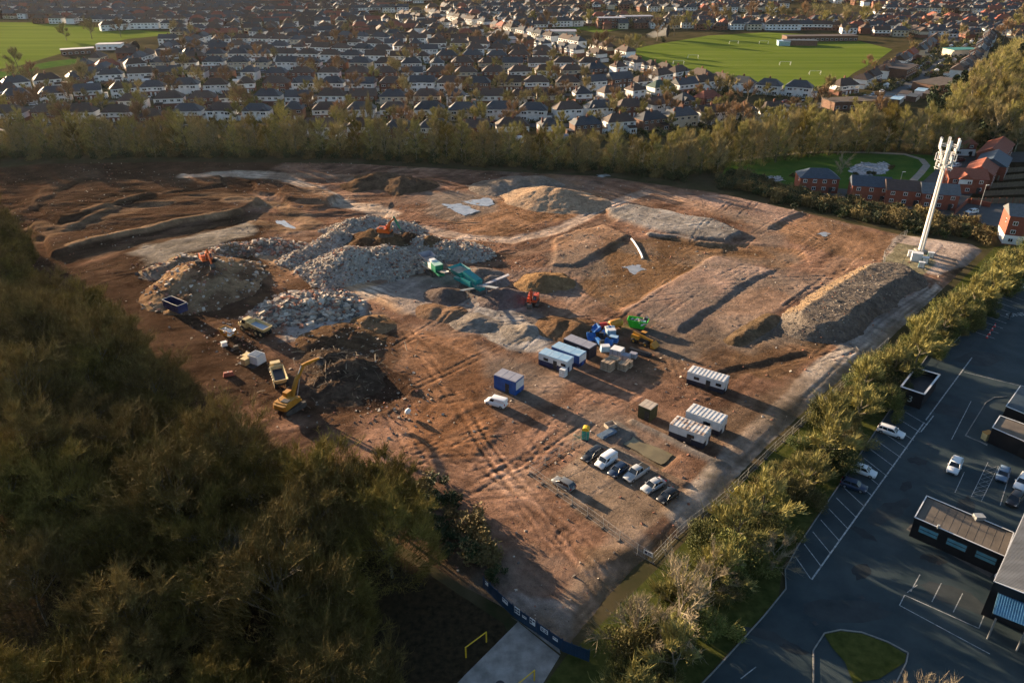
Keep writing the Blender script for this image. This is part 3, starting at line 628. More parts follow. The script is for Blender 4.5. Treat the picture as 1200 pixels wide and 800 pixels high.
def bare_tree(seed, h, r, mats, rnd_=0, base=.22, up=.55, nl=9, nb_=7, ns=6, nt_=11, tw=.045, trunk=.24, tlen=1.3, crown_low=.3, shell=0):
    rs = np.random.RandomState(seed)
    # trunk
    tp = np.array([(0, 0, -.3), (.1 * rs.randn(), .1 * rs.randn(), h * .3), (.25 * rs.randn(), .25 * rs.randn(), h * .6), (.3 * rs.randn(), .3 * rs.randn(), h * .86)])
    tr = np.array([trunk, trunk * .75, trunk * .45, trunk * .12])
    def tpos(t):
        q = np.clip(t * 3, 0, 2.999); i = q.astype(int); f = (q - i)[:, None]; return tp[i] * (1 - f) + tp[i + 1] * f
    def children(P, D, L, n, t0, t1, out, upw, rand, lf):
        m = len(P); t = t0 + (t1 - t0) * rs.rand(m, n); S = P[:, None] + D[:, None] * (L[:, None] * t)[..., None]; S = S.reshape(-1, 3)
        PD = np.repeat(D, n, 0); o = S.copy(); o[:, 2] = (o[:, 2] - h * .45) * .6; o = unit(o)
        d = unit(PD * .55 + o * out + np.array([0, 0, upw]) + rand * rs.randn(m * n, 3))
        return S, d, np.repeat(L, n) * lf * (.6 + .8 * rs.rand(m * n))
    tl = crown_low + (.95 - crown_low) * (np.arange(nl) + rs.rand(nl)) / nl; P = tpos(tl); az = np.arange(nl) * 2.4 + rs.rand(nl) * .9
    e = .35 + .75 * tl + .2 * rs.randn(nl)
    D = np.stack([np.cos(az) * np.cos(e), np.sin(az) * np.cos(e), np.sin(e)], 1)
    L = r * (1.15 - .45 * tl) * (.8 + .4 * rs.rand(nl))
    trunkparts = [prisms(tp[:-1], tp[1:], tr[:-1], tr[1:]), prisms(P, P + D * L[:, None], np.full(nl, trunk * .38), np.full(nl, trunk * .12))]
    B = children(P, D, L, nb_, .25, 1, .45, up * .5, .30, .55)
    trunkparts.append(prisms(B[0], B[0] + B[1] * B[2][:, None], np.full(len(B[2]), trunk * .14), np.full(len(B[2]), trunk * .05)))
    Sb = children(*B, ns, .25, 1, .4, up * .6, .35, .62)
    tws = [blades(Sb[0], Sb[1], Sb[2], np.full(len(Sb[2]), tw * 1.5), rs, .1)]
    T = children(*Sb, nt_, .15, 1.05, .35, up, .38, .8); L2 = tlen * (.5 + .8 * rs.rand(len(T[2])))
    tws.append(blades(T[0], T[1], L2, np.full(len(L2), tw), rs))
    if shell:   # the brush of fine outer twigs that closes the top of the crown
        d = unit(rs.randn(shell, 3) * (1, 1, 1)); d[:, 2] = np.abs(d[:, 2]) * 1.0 - .12; d = unit(d); k = .80 + .2 * rs.rand(shell) ** .5
        lump = 1 + .10 * np.sin(d[:, 0] * 7 + seed) * np.cos(d[:, 1] * 6 + seed * 2) + .06 * np.sin(d[:, 0] * 15 + d[:, 2] * 11)
        p = np.stack([d[:, 0] * r, d[:, 1] * r, h * rnd_ + d[:, 2] * h * (1 - rnd_)], 1); c_ = np.array([0, 0, h * rnd_]); p = c_ + (p - c_) * (k * lump)[:, None]
        o = unit(d * (1, 1, .8) + np.array([0, 0, .75]) + .33 * rs.randn(shell, 3)); L3 = .9 + 1.1 * rs.rand(shell)
        tws.append(blades(p - o * (L3 * .6)[:, None], o, L3, tw * (.7 + .9 * rs.rand(shell)), rs, .18))
    V, F = join(trunkparts); V = dome(V, h * .93, r * .94, rnd_) if rnd_ else V; a = arrmesh('trunk', V, F, mats[0]); V, F = join(tws); V = dome(V, h * 1.08, r * 1.08, rnd_, .5) if rnd_ else V; b = arrmesh('crown', V, F, mats[1])
    return a, b
def leafcloud(seed, n, size, shape, lumps=9, asp=.6):
    """leaf-sized faces clumped through a volume; shape(rs, n) gives clump centres and radii"""
    rs = np.random.RandomState(seed); C, rad = shape(rs, lumps); i = rs.randint(0, len(C), n)
    d = unit(rs.randn(n, 3)) * (rs.rand(n, 1) ** .45); P = C[i] + d * rad[i][:, None] * (1, 1, .85); P[:, 2] = np.maximum(P[:, 2], .05)
    u = unit(rs.randn(n, 3) + d * .2); v = unit(np.cross(u, rs.randn(n, 3))); s = size * (.6 + .8 * rs.rand(n))[:, None]
    V = np.stack([P - u * s, P + v * s * asp, P + u * s, P - v * s * asp], 1).reshape(-1, 3)
    return V, np.arange(n * 4).reshape(-1, 4)
def tree_proto(name, meshes, partnames=('trunk', 'crown')):
    o = obj(name, None); o.empty_display_size = .3
    for pn, me in zip(partnames, meshes): obj(pn, me, o)
    return o
class Species:
    """several growth forms of one kind of tree; each placement is a tree of its own"""
    def __init__(s, name, variants, cat, partnames=('trunk', 'crown')): s.name, s.var, s.cat, s.pn, s.n, s.first = name, variants, cat, partnames, 0, {}
    def put(s, x, y, z, sc, label, group, k=None, sz=None):
        k = s.n % len(s.var) if k is None else k; s.n += 1
        if k not in s.first: o = s.first[k] = tree_proto(s.name, s.var[k], s.pn)
        else: o = dup(s.first[k])
        o.location = (x, y, z); o.rotation_euler = (0, 0, rnd.random() * 6.28); o.scale = (sc, sc, sc * (sz or 1))
        tag(o, label, s.cat, group); return o
def blobshape(r, h, z0=.3):
    def f(rs, k):
        C = np.stack([rs.randn(k) * r * .42, rs.randn(k) * r * .42, z0 * h + (h * .62) * rs.rand(k)], 1)
        C[:, :2] *= (1.15 - .5 * (C[:, 2:3] / h)); return C, r * (.32 + .25 * rs.rand(k))
    return f
def coneshape(r, h):
    def f(rs, k):
        t = (np.arange(k) + .5) / k; a = rs.rand(k) * 6.28; q = r * (1 - t) * .55
        return np.stack([np.cos(a) * q, np.sin(a) * q, h * (.08 + .88 * t)], 1), r * (.25 + .55 * (1 - t)) * (.8 + .4 * rs.rand(k))
    return f
def stems(seed, h, n, r, mat_):
    rs = np.random.RandomState(seed); a = rs.rand(n) * 6.28; e = r * rs.rand(n)
    P0 = np.stack([.15 * np.cos(a), .15 * np.sin(a), np.full(n, -.1)], 1); P1 = np.stack([e * np.cos(a), e * np.sin(a), h * (.5 + .4 * rs.rand(n))], 1)
    return arrmesh('trunk', *prisms(P0, P1, np.full(n, .07), np.full(n, .025)), mat_)
def bush_var(seed, h, r, n, size, mat_, tw=400, twmat=m_twig_g):
    V, F = leafcloud(seed, n, size, blobshape(r, h, .12), 16)
    rs = np.random.RandomState(seed); P = V.reshape(-1, 4, 3)[:tw, 0]; o = P.copy(); o[:, 2] -= h * .3
    V2, F2 = blades(P - unit(o) * .3, unit(o) + .4 * rs.randn(len(P), 3) + (0, 0, .4), .5 + .9 * rs.rand(len(P)), np.full(len(P), .03), rs)
    me = arrmesh('crown', *join([(V, F), (V2, F2)]), [mat_, twmat], np.r_[np.zeros(len(F)), np.ones(len(F2))])
    return stems(seed, h, 7, r * .6, m_bark), me
woodsp = Species('bare_tree', [bare_tree(20 + i, (10.5, 12, 9.5, 11, 12.5, 10)[i], (6.2, 7.2, 5.8, 6.6, 7.4, 6.4)[i], (m_bark, (m_twig_o, m_twig_d, m_twig_o, m_twig_o, m_twig_d, m_twig_o)[i]), nl=12, nb_=8, ns=8, nt_=8, tw=.050, tlen=1.3, up=.5, rnd_=.36, shell=5600) for i in range(6)], 'tree')
m_pbark = M('pale_grey_bark', (.24, .21, .155), var=.35, scale=2, rough=.95, objvar=.25)
def tallvar(seed, h, r, tm):
    a, b = bare_tree(seed, h, r, (m_pbark, tm), nl=18, nb_=6, ns=6, nt_=11, tw=.026, up=.85, trunk=.30, tlen=1.4, crown_low=.14)
    rs = np.random.RandomState(seed)
    def sh(rs, k): t = rs.rand(k); return np.stack([.35 * rs.randn(k), .35 * rs.randn(k), h * (.03 + .52 * t)], 1), .45 + .55 * rs.rand(k)
    return a, b, arrmesh('ivy', *leafcloud(seed, 700, .17, sh, 14), m_hgreen)
beltsp = Species('ivy_clad_tree', [tallvar(50 + i, (15, 17, 14, 16, 18, 15.5)[i], (3.4, 3.9, 3.6, 3.2, 4.0, 3.6)[i], (m_twig_b, m_twig_g, m_twig_b, m_twig_o, m_twig_g, m_twig_b)[i]) for i in range(6)], 'tree', ('trunk', 'crown', 'ivy'))
palesp = Species('bare_tree', [bare_tree(80 + i, (9, 7)[i], (5, 4)[i], (M('pale_bark', (.24, .2, .15), var=.3, scale=2, rough=.9), m_twig_p), nl=9, nb_=7, ns=5, nt_=5, tw=.05, tlen=1.1, up=.3, crown_low=.15) for i in range(2)], 'tree')
gardsp = Species('garden_tree', [bare_tree(90 + i, (7, 8, 6)[i], (3.1, 3.4, 2.8)[i], (m_bark, (m_twig_b, M('russet_twigs', (.15, .09, .045), col2=(.28, .18, .095), scale=.8, objvar=.3), m_twig_g)[i]), nl=8, nb_=6, ns=5, nt_=7, tw=.09, tlen=1.1, up=.5) for i in range(3)], 'tree')
eversp = Species('evergreen_tree', [(stems(7, 9, 3, .3, m_bark), arrmesh('crown', *leafcloud(7, 2200, .30, coneshape(2.6, 11), 22), m_ever)), (stems(8, 7, 3, .8, m_bark), arrmesh('crown', *leafcloud(8, 2400, .30, blobshape(3.4, 8.5, .15), 14), m_ever))], 'tree')
bushsp = Species('bush', [bush_var(100 + i, (4.0, 4.8, 3.4, 4.4, 3.0)[i], (2.8, 3.1, 2.6, 2.9, 2.4)[i], (8500, 9500, 7000, 8500, 3500)[i], .10, (m_bush, m_hgreen, m_bush3, m_bush, m_bush2)[i], 900) for i in range(5)], 'bush')
shrubsp = Species('shrub', [bush_var(120 + i, (2.8, 3.4, 2.4)[i], (2.4, 2.8, 2.2)[i], 1100, .26, (m_ivy, m_bush2, m_ivy)[i], 260, m_twig_b) for i in range(3)], 'bush')

def scatter(poly, spacing, seed, zmin=None, jit=.42, z=0):
    P = [at(*p, z) for p in poly]; rs = random.Random(seed); out = []
    x0, x1 = min(p[0] for p in P), max(p[0] for p in P); y0, y1 = min(p[1] for p in P), max(p[1] for p in P)
    r = 0; y = y0
    while y < y1:
        x = x0 + (spacing / 2 if r % 2 else 0)
        while x < x1:
            a, b = x + (rs.random() - .5) * 2 * jit * spacing, y + (rs.random() - .5) * 2 * jit * spacing
            if inpoly(np.array([a]), np.array([b]), P)[0]: out.append((a, b))
            x += spacing
        y += spacing * .87; r += 1
    return out
# the dense wood on the near side of the site
W = scatter([(-170, 268), (-30, 276), (20, 300), (55, 335), (95, 364), (148, 408), (190, 468), (214, 524), (286, 582), (380, 604), (450, 612), (500, 632), (525, 662), (508, 705), (470, 770), (455, 850), (430, 1000), (100, 1080), (-160, 900), (-330, 560), (-300, 400)], 9.0, 4)
W = [p for p in W if not inpoly(np.array([p[0]]), np.array([p[1]]), [at(*q) for q in [(-60, 640), (20, 690), (40, 860), (-100, 860)]])[0]]
def seen(x, y, h, r=5):
    q = [proj(x, y, z) for z in (0, h)]; return y > 25 and -60 < q[1][0] < 1260 and q[1][1] < 830
W = [p for p in W if seen(p[0], p[1], 13)]
W.sort(key=lambda p: hypot(p[0], p[1]))
for i, (x, y) in enumerate(W[:284]):
    woodsp.put(x, y, Z(x, y), .80 + .48 * rnd.random(), 'brushy olive brown tree within the dense bare wood beside the site', 'trees of the bare wood')
def brush(name, label, pts, mats, n, hmin, hmax, spread, wd, L, up, seed, kind='stuff'):
    """one thicket: upright blades round many stems, too dense to count"""
    rs = np.random.RandomState(seed); P = np.array(pts); N_ = len(P) * n; c = np.repeat(P, n, 0); hh = np.repeat(rs.uniform(hmin, hmax, len(P)), n); t = rs.rand(N_) ** .8
    a = rs.rand(N_) * 6.28; r = spread * (.25 + .75 * np.sin(np.clip(t, .05, 1) * 2.6)) * rs.rand(N_) ** .5
    p = np.stack([c[:, 0] + r * np.cos(a), c[:, 1] + r * np.sin(a), hh * t], 1); o = np.stack([np.cos(a), np.sin(a), np.full(N_, up)], 1) + .35 * rs.randn(N_, 3)
    V, F = blades(p, o, L * (.5 + rs.rand(N_)), np.full(N_, wd) * (.7 + .6 * rs.rand(N_)), rs); mi = np.repeat(np.repeat(rs.randint(0, len(mats), len(P)), n), 2)
    o = obj(name, arrmesh(name, V, F, mats, mi)); o['kind'] = kind; o['label'] = label
if len(W) > 284: brush('distant_wood', 'dim far part of the bare wood along the dark muddy edge of the site', [(x, y) for x, y in W[284:]], [m_twig_o, m_twig_b, m_twig_g], 1500, 9, 13, 5.0, .045, 1.3, 1.1, 3)
print('WOOD', len(W))
for x, y in scatter([(200, 470), (330, 540), (470, 560), (560, 600), (585, 680), (560, 705), (500, 610), (330, 575)], 3.4, 8):
    shrubsp.put(x, y, Z(x, y), .45 + .5 * rnd.random(), 'low scrubby bush on the fringe between bare wood and brown site', 'scrub on the fringe of the wood')
# the tree belt across the far side of the site
BELT = [at(*p) for p in [(-80, 186), (60, 184), (250, 183), (400, 184), (560, 192), (700, 199), (800, 209), (860, 199), (960, 184), (1060, 178), (1110, 186)]]
def along(line, step, off=0.0, start=0.0):
    out = []; carry = start
    for a, b in zip(line[:-1], line[1:]):
        L = hypot(b[0] - a[0], b[1] - a[1]); dx, dy = (b[0] - a[0]) / L, (b[1] - a[1]) / L
        while carry < L: out.append((a[0] + dx * carry - dy * off, a[1] + dy * carry + dx * off, atan2(dy, dx))); carry += step
        carry -= L
    return out
nbelt = 0
for row, (off, step) in enumerate(((2, 6.3), (7.5, 6.6), (13, 7.0))):
    for x, y, _ in along(BELT, step, off, row * 2):
        x += rnd.uniform(-1.6, 1.6); y += rnd.uniform(-1.5, 1.5); px = proj(x, y, 0)[0]
        s = .64 + .27 * rnd.random() + (.16 if 850 < px < 1090 else 0)
        lab = ('tall bare tree in the shaded west stretch of the belt, below white and brick houses' if px < 330 else
               'tall ivy clad tree in the belt between the site and the rows of houses' if px < 800 else 'tall golden brown tree in the belt behind the pond meadow')
        beltsp.put(x, y, .0, s, lab, 'tree belt west stretch' if px < 330 else 'tree belt by the houses' if px < 800 else 'tree belt by the meadow'); nbelt += 1
for x, y, _ in along(BELT[:7], 4.6, -1.5):
    shrubsp.put(x + rnd.uniform(-1, 1), y + rnd.uniform(-1.2, 1.2), 0, .7 + .5 * rnd.random(), 'dark understorey shrub along the foot of the tall tree belt', 'shrubs along the foot of the belt')
BF = [p[:2] for o_ in (.5, 4, 8, 12, 16) for p in along(BELT, 3.0, o_)]
brush('undergrowth', 'dark tangled undergrowth beneath the tall tree belt', [(x + rnd.uniform(-1.2, 1.2), y + rnd.uniform(-1.5, 1.5)) for x, y in BF], [m_hgreen, m_twig_o, m_twig_g, m_ivy], 85, 1.4, 3.6, 1.7, .075, 1.4, 1.6, 41)
# the wood at the far right
RW = scatter([(1075, 190), (1110, 150), (1130, 120), (1155, 95), (1185, 72), (1330, 70), (1330, 175), (1200, 178), (1120, 185)], 9.0, 12); RW = [p for p in RW if proj(p[0], p[1], 8)[0] < 1235]; RW.sort(key=lambda p: p[1])
for x, y in RW[:115]: beltsp.put(x, y, 0, .85 + .35 * rnd.random(), 'tall golden brown tree in the wood above the red roofed estate', 'wood above the red roofed estate')
if len(RW) > 115: brush('distant_wood', 'far golden brown treetops of the wood above the red roofed estate', RW[115:], [m_twig_b, m_twig_g, m_twig_g], 700, 13, 18, 4.5, .10, 1.6, 1.4, 13)
for px, py, s in ((1108, 140, 1.9), (1094, 146, 1.7), (1118, 133, 1.9), (1102, 130, 1.8), (1085, 156, 1.5), (1160, 172, 1.7), (1190, 160, 1.8), (1140, 174, 1.5), (1187, 92, 1.9), (1126, 160, 1.6)):
    eversp.put(*at(px, py), 0, s, {0: 'pointed', 1: 'broad'}[eversp.n % 2] + ' dark evergreen among the golden brown trees behind the red roofed estate', 'evergreens behind the red roofed estate')
# hedge between the site road and the car park
HEDGE = [at(*p) for p in [(1240, 268), (1195, 300), (1150, 335), (1110, 372), (1062, 408), (1012, 452), (960, 505), (915, 553), (872, 600), (830, 648), (790, 695), (750, 740), (725, 790), (700, 850)]]
for row, off in enumerate((.3, 3.3, 6.0)):
    for x, y, _ in along(HEDGE, 3.7, off, row * 1.2):
        if rnd.random() < (.22, .12, .55)[row]: continue
        px, py = proj(x, y, 0)
        if row == 2 and 1055 < px < 1120 and rnd.random() < .7: continue
        bushsp.put(x + rnd.uniform(-.9, .9), y + rnd.uniform(-.9, .9), 0, (.5 + .75 * rnd.random()) * (1.25 if rnd.random() < .16 else 1),
                   'olive bush in the hedge strip beside the stone bund and mast' if py < 400 else 'sunlit olive bush in the hedge strip beside the site road' if py < 600 else 'olive bush in the hedge strip beside the fenced site corner',
                   'hedge by the stone bund' if py < 400 else 'hedge by the site road' if py < 600 else 'hedge by the site corner', None, rnd.uniform(1.0, 1.3))
for (px, py, s, k, lab) in ((795, 745, .92, 0, 'large pale bare tree with spreading branches below the hedge by the car park'), (742, 768, .8, 0, 'pale bare tree beside the blue site gates at the hedge end'), (905, 668, .62, 1, 'small pale bare tree leaning over the painted parking bays'),
                            (868, 610, .55, 1, 'thin pale bare tree midway along the olive hedge'), (1068, 850, .6, 0, 'pale bare tree poking up beside the grassy traffic island'), (1110, 850, .6, 1, 'small pale bare tree below the grassy traffic island'),
                            (980, 520, .5, 1, 'small pale bare tree in the hedge by the white parked estate car'), (290, 700, .9, 0, 'pale lit bare tree standing out in the dark wood'), (830, 700, .7, 1, 'pale bare tree between hedge and parking bays beside the large pale tree'),
                            (985, 204, .7, 1, 'small bare tree standing between the two ponds')):
    palesp.put(*at(px, py), 0, s, lab, None, k)
for x, y, _ in along(HEDGE, 9, 4.0, 3):
    q = proj(x, y, 0)
    if 690 < q[0] < 1190: gardsp.put(x + rnd.uniform(-2, 2), y + rnd.uniform(-2, 2), 0, rnd.uniform(.85, 1.2), 'slim bare tree rising out of the olive hedge beside the car park', 'bare trees in the hedge', 2)
# scrub along the far right boundary, in front of the new brick houses
for x, y in scatter([(838, 218), (900, 233), (960, 247), (1058, 270), (1130, 281), (1165, 288), (1180, 272), (1100, 258), (1040, 246), (960, 232), (900, 216), (850, 204)], 3.6, 21):
    shrubsp.put(x, y, 0, .75 + .5 * rnd.random(), 'dark shrub in the thicket between the site and the brick estate', 'thicket in front of the brick estate')
# ================================================================== vehicles
m_paints = {}
def paint(name, col): return M(name, col, var=.06, rough=.28, spec=.55, scale=.7)
m_red_l = M('red_lamp', (.30, .01, .008), var=.1, rough=.25, spec=.6)
m_clear = M('clear_lamp', (.62, .62, .60), var=.05, rough=.15, spec=.7)
m_plate = M('number_plate', (.6, .6, .5), var=.05, rough=.5)
m_alloy = M('alloy_rim', (.36, .36, .37), var=.15, rough=.35, metal=.6)
def ring(x, w_, zb, zt, r=.12):
    return [(x, -w_, zb + r), (x, -w_ * .9, zb), (x, w_ * .9, zb), (x, w_, zb + r), (x, w_, zt - r * 1.4), (x, w_ * .90, zt), (x, 0, zt + .03), (x, -w_ * .90, zt), (x, -w_, zt - r * 1.4)]
CARK = {  # length, width, belt, roof height, (bonnet end, windscreen top, roof rear, tail base)
 'hatch': (4.1, 1.75, .92, 1.46, (1.05, .35, -1.45, -1.92)), 'saloon': (4.6, 1.8, .92, 1.43, (1.10, .30, -1.05, -1.75)), 'estate': (4.65, 1.8, .94, 1.47, (1.15, .40, -1.85, -2.20)),
 'suv': (4.5, 1.85, 1.02, 1.66, (1.10, .42, -1.75, -2.12)), 'mpv': (4.5, 1.82, 1.0, 1.66, (1.45, .60, -1.75, -2.1)), 'van': (4.4, 1.83, 1.05, 1.84, (1.35, .75, -2.05, -2.15)), 'pickup': (5.2, 1.85, 1.05, 1.76, (1.15, .55, -.75, -.95)), 'bigvan': (5.3, 1.98, 1.15, 2.1, (1.75, 1.15, -2.5, -2.6))}
CARM = {}
def car(kind, mp, label, x, y, z, a, cat='car', group=None):
    L, W, B, Hh, (x1, x2, x3, x4) = CARK[kind]; hl, hw = L / 2, W / 2
    isvan = kind in ('van', 'bigvan')
    name = 'parked_van' if isvan else 'parked_pickup' if kind == 'pickup' else 'parked_car'
    root = thing(name, label, cat, (x, y, z), a, group)
    key = (kind, mp.name)
    if key in CARM:
        for k in CARM[key]: 
            c = dup(k, parent=root); KIDS.setdefault(root.name, []).append(c)
        return root
    g = .2
    mb = MB(); tl = B if kind != 'saloon' else B - .02
    rings = [ring(hl - .0, hw * .72, .42, .62, .05), ring(hl - .10, hw * .90, .26, .74), ring(hl - .5, hw * .98, g, B - .16), ring(x1, hw, g, B - .02), ring(0, hw, g, B + .02)]
    if kind == 'pickup': rings += [ring(-.95, hw, g, B + .02), ring(-hl + .06, hw * .98, .32, B), ring(-hl, hw * .92, .42, B - .1)]
    else: rings += [ring(x4 + .12, hw * .98, g, tl + .04), ring(-hl + .12, hw * .92, .28, tl - .06), ring(-hl, hw * .82, .42, tl - .24, .06)]
    mb.loft(rings); body = mb.build('body', mp, root)
    if kind == 'pickup': MB().box((-1.75, 0, B + .045), (1.5, W * .80, .03)).build('load_bed', m_rubber, root)
    # cabin
    wb, wt = hw * .93, hw * .74; zr = Hh - .06
    bot = [(x1 - .05, -wb * .95, B - .03), (x1 - .05, wb * .95, B - .03), (x4, wb * .93, B), (x4, -wb * .93, B)]; tp = [(x2, -wt, zr), (x2, wt, zr), (x3, wt, zr), (x3, -wt, zr)]
    if isvan:
        wt = hw * .86; tp = [(x2, -wt, zr), (x2, wt, zr), (x3, wt, zr), (x3, -wt, zr)]
        MB().loft([bot, tp], 0, False).build('cargo_body', mp, root)
        def lerp(a, b, t): return tuple(a[i] + (b[i] - a[i]) * t for i in range(3))
        def pane(c00, c10, c11, c01, push, nm):
            q = [(p[0] + push[0], p[1] + push[1], p[2] + push[2]) for p in (c00, c10, c11, c01)]; m2 = MB(); m2.add(q, [(0, 1, 2, 3)]); m2.add([(p[0] - push[0] * .8, p[1] - push[1] * .8, p[2] - push[2] * .8) for p in q], [(3, 2, 1, 0)]); m2.build(nm, m_glass, root)
        f = lambda a, b, s, t: lerp(lerp(bot[a], bot[b], s), lerp(tp[a], tp[b], s), t)
        pane(f(0, 1, .07, .1), f(0, 1, .93, .1), f(0, 1, .93, .9), f(0, 1, .07, .9), (.02, 0, .015), 'windscreen')
        for s_, (a_, b_) in ((-1, (0, 3)), (1, (1, 2))): pane(f(a_, b_, .05, .12), f(a_, b_, .30, .12), f(a_, b_, .30, .82), f(a_, b_, .05, .82), (0, s_ * .02, .005), 'side_window')
    else:
        MB().loft([bot, tp], 0, False).build('window_glass', m_glass, root)
        pm = MB()
        for s_ in (0, 1):
            a_, b_ = (0, 3) if s_ == 0 else (1, 2)
            pm.tube([bot[a_], tp[a_]], .05, 5); pm.tube([bot[b_], tp[b_]], .07, 5)
            mid = lambda t: [tuple(bot[a_][i] + (bot[b_][i] - bot[a_][i]) * t for i in range(3)), tuple(tp[a_][i] + (tp[b_][i] - tp[a_][i]) * t for i in range(3))]
            pm.tube(mid(.47), .045, 4)
            if kind in ('estate', 'suv', 'mpv'): pm.tube(mid(.78), .06, 4)
        pm.build('window_pillars', mp, root)
    rm = MB(); y_ = wt + .02
    rm.loft([[(x2 + .06, -y_ * .93, zr - .01), (x2 + .06, y_ * .93, zr - .01), (x2 + .04, y_ * .9, zr + .02), (x2 + .04, -y_ * .9, zr + .02)], [(x2 - .3, -y_, zr), (x2 - .3, y_, zr), (x2 - .3, y_ * .88, Hh), (x2 - .3, -y_ * .88, Hh)],
             [(x3 + .3, -y_, zr), (x3 + .3, y_, zr), (x3 + .3, y_ * .88, Hh - .01), (x3 + .3, -y_ * .88, Hh - .01)], [(x3 - .05, -y_ * .95, zr - .02), (x3 - .05, y_ * .95, zr - .02), (x3 - .03, y_ * .9, zr + .01), (x3 - .03, -y_ * .9, zr + .01)]])
    roof = rm.build('roof', mp, root)
    if kind in ('estate', 'suv'): 
        for s_ in (-1, 1): MB().tube([(x2 - .3, s_ * y_ * .85, Hh + .02), (x2 - .4, s_ * y_ * .85, Hh + .06), (x3 + .3, s_ * y_ * .85, Hh + .05), (x3 + .2, s_ * y_ * .85, Hh + .01)], .022, 5).build('roof_rail', m_alloy, root)
    r = .33 if kind not in ('pickup', 'bigvan') else .37
    for wx in (hl - .82, -hl + .82):
        for s_ in (-1, 1):
            wh = MB().wheel((0, 0, 0), r, .21).build('wheel', m_rubber, root, (wx, s_ * (hw - .09), r)); MB().wheel((0, 0, 0), r * .62, .225, n=10).build('rim', m_alloy, wh); KIDS[root.name]
    for s_ in (-1, 1):
        MB().box((hl - .16, s_ * hw * .66, .66), (.22, .36, .14), ry=.3).build('headlight', m_clear, root)
        MB().box((-hl + .08, s_ * hw * .74, .82 if not isvan else 1.0), (.14, .24, .2 if not isvan else .4)).build('tail_light', m_red_l, root)
        MB().box((x1 - .28, s_ * (hw + .07), B + .07), (.12, .2, .13)).build('wing_mirror', mp, root)
    MB().box((hl - .03, 0, .45), (.09, 1.0, .14)).build('grille', m_dark, root); MB().box((-hl + .0, 0, .62), (.05, .52, .11)).build('number_plate', m_plate, root)
    CARM[key] = list(KIDS[root.name]); return root
P_BLK, P_NAVY, P_WHT, P_SIL, P_GRY, P_BLU, P_RED = paint('black_paint', (.012, .012, .014)), paint('navy_paint', (.02, .035, .07)), paint('white_car_paint', (.72, .72, .72)), paint('silver_paint', (.36, .37, .38)), paint('grey_paint', (.14, .145, .15)), paint('slate_blue_paint', (.12, .17, .24)), paint('dark_red_paint', (.14, .02, .02))
def site_car(kind, mp, label, fr, bk, cat='car', group=None):
    """placed by the photograph pixels of its nose and tail on the ground"""
    p, q = site(*fr), site(*bk); x, y = (p[0] + q[0]) / 2, (p[1] + q[1]) / 2
    return car(kind, mp, label, x, y, Z(x, y), atan2(p[1] - q[1], p[0] - q[0]), cat, group)
G1 = 'cars parked in the fenced site compound'
site_car('estate', P_BLK, 'black estate car with roof rails, at the toilet end of the row beside the pond', (684, 543), (704, 529), group=G1)
site_car('van', P_WHT, 'small white panel van parked in the row of cars beside the muddy pond', (699, 551), (721, 536), 'van', G1)
site_car('hatch', P_NAVY, 'dark navy hatchback parked between the white van and the grey pickup', (714, 561), (734, 547), group=G1)
site_car('pickup', P_SIL, 'silver grey double cab pickup parked between navy hatchback and silver saloon', (732, 566), (758, 549), 'pickup', G1)
site_car('saloon', P_SIL, 'silver saloon car parked between the grey pickup and a black car', (753, 579), (777, 565), group=G1)
site_car('hatch', P_BLK, 'black hatchback at the road end of the row beside the pond', (771, 592), (793, 577), group=G1)
site_car('hatch', P_GRY, 'grey hatchback standing alone on the gravel opposite the row of cars', (648, 563), (673, 577), group=G1)
site_car('van', P_WHT, 'white van standing alone on brown earth beside the blue site cabin', (571, 472), (592, 478), 'van')

# ================================================================== cabins and containers
m_cabw = M('cabin_white', (.55, .56, .57), var=.12, scale=.8, rough=.55)
m_cabn = M('cabin_navy', (.012, .022, .07), var=.3, scale=.8, rough=.5)
m_cabb = M('cabin_blue', (.015, .07, .26), var=.25, scale=.8, rough=.5)
m_cabd = M('cabin_charcoal', (.02, .022, .035), var=.3, scale=.8, rough=.55)
m_rfb = M('pale_blue_roof', (.16, .33, .50), col2=(.36, .47, .56), scale=.6, rough=.6)
m_rfg = M('grey_lilac_roof', (.20, .20, .24), col2=(.30, .30, .34), scale=.6, rough=.6)
m_rust = M('rusty_white_roof', (.30, .17, .10), col2=(.66, .63, .58), scale=.9, rough=.7, contrast=(.36, .55))
m_rust2 = M('streaked_white_roof', (.52, .50, .47), col2=(.72, .71, .69), scale=.9, rough=.6)
m_olive = M('olive_steel', (.045, .048, .022), var=.3, scale=.8, rough=.7)
m_ply = M('weathered_board', (.34, .27, .20), col2=(.50, .43, .36), scale=.8, rough=.8)
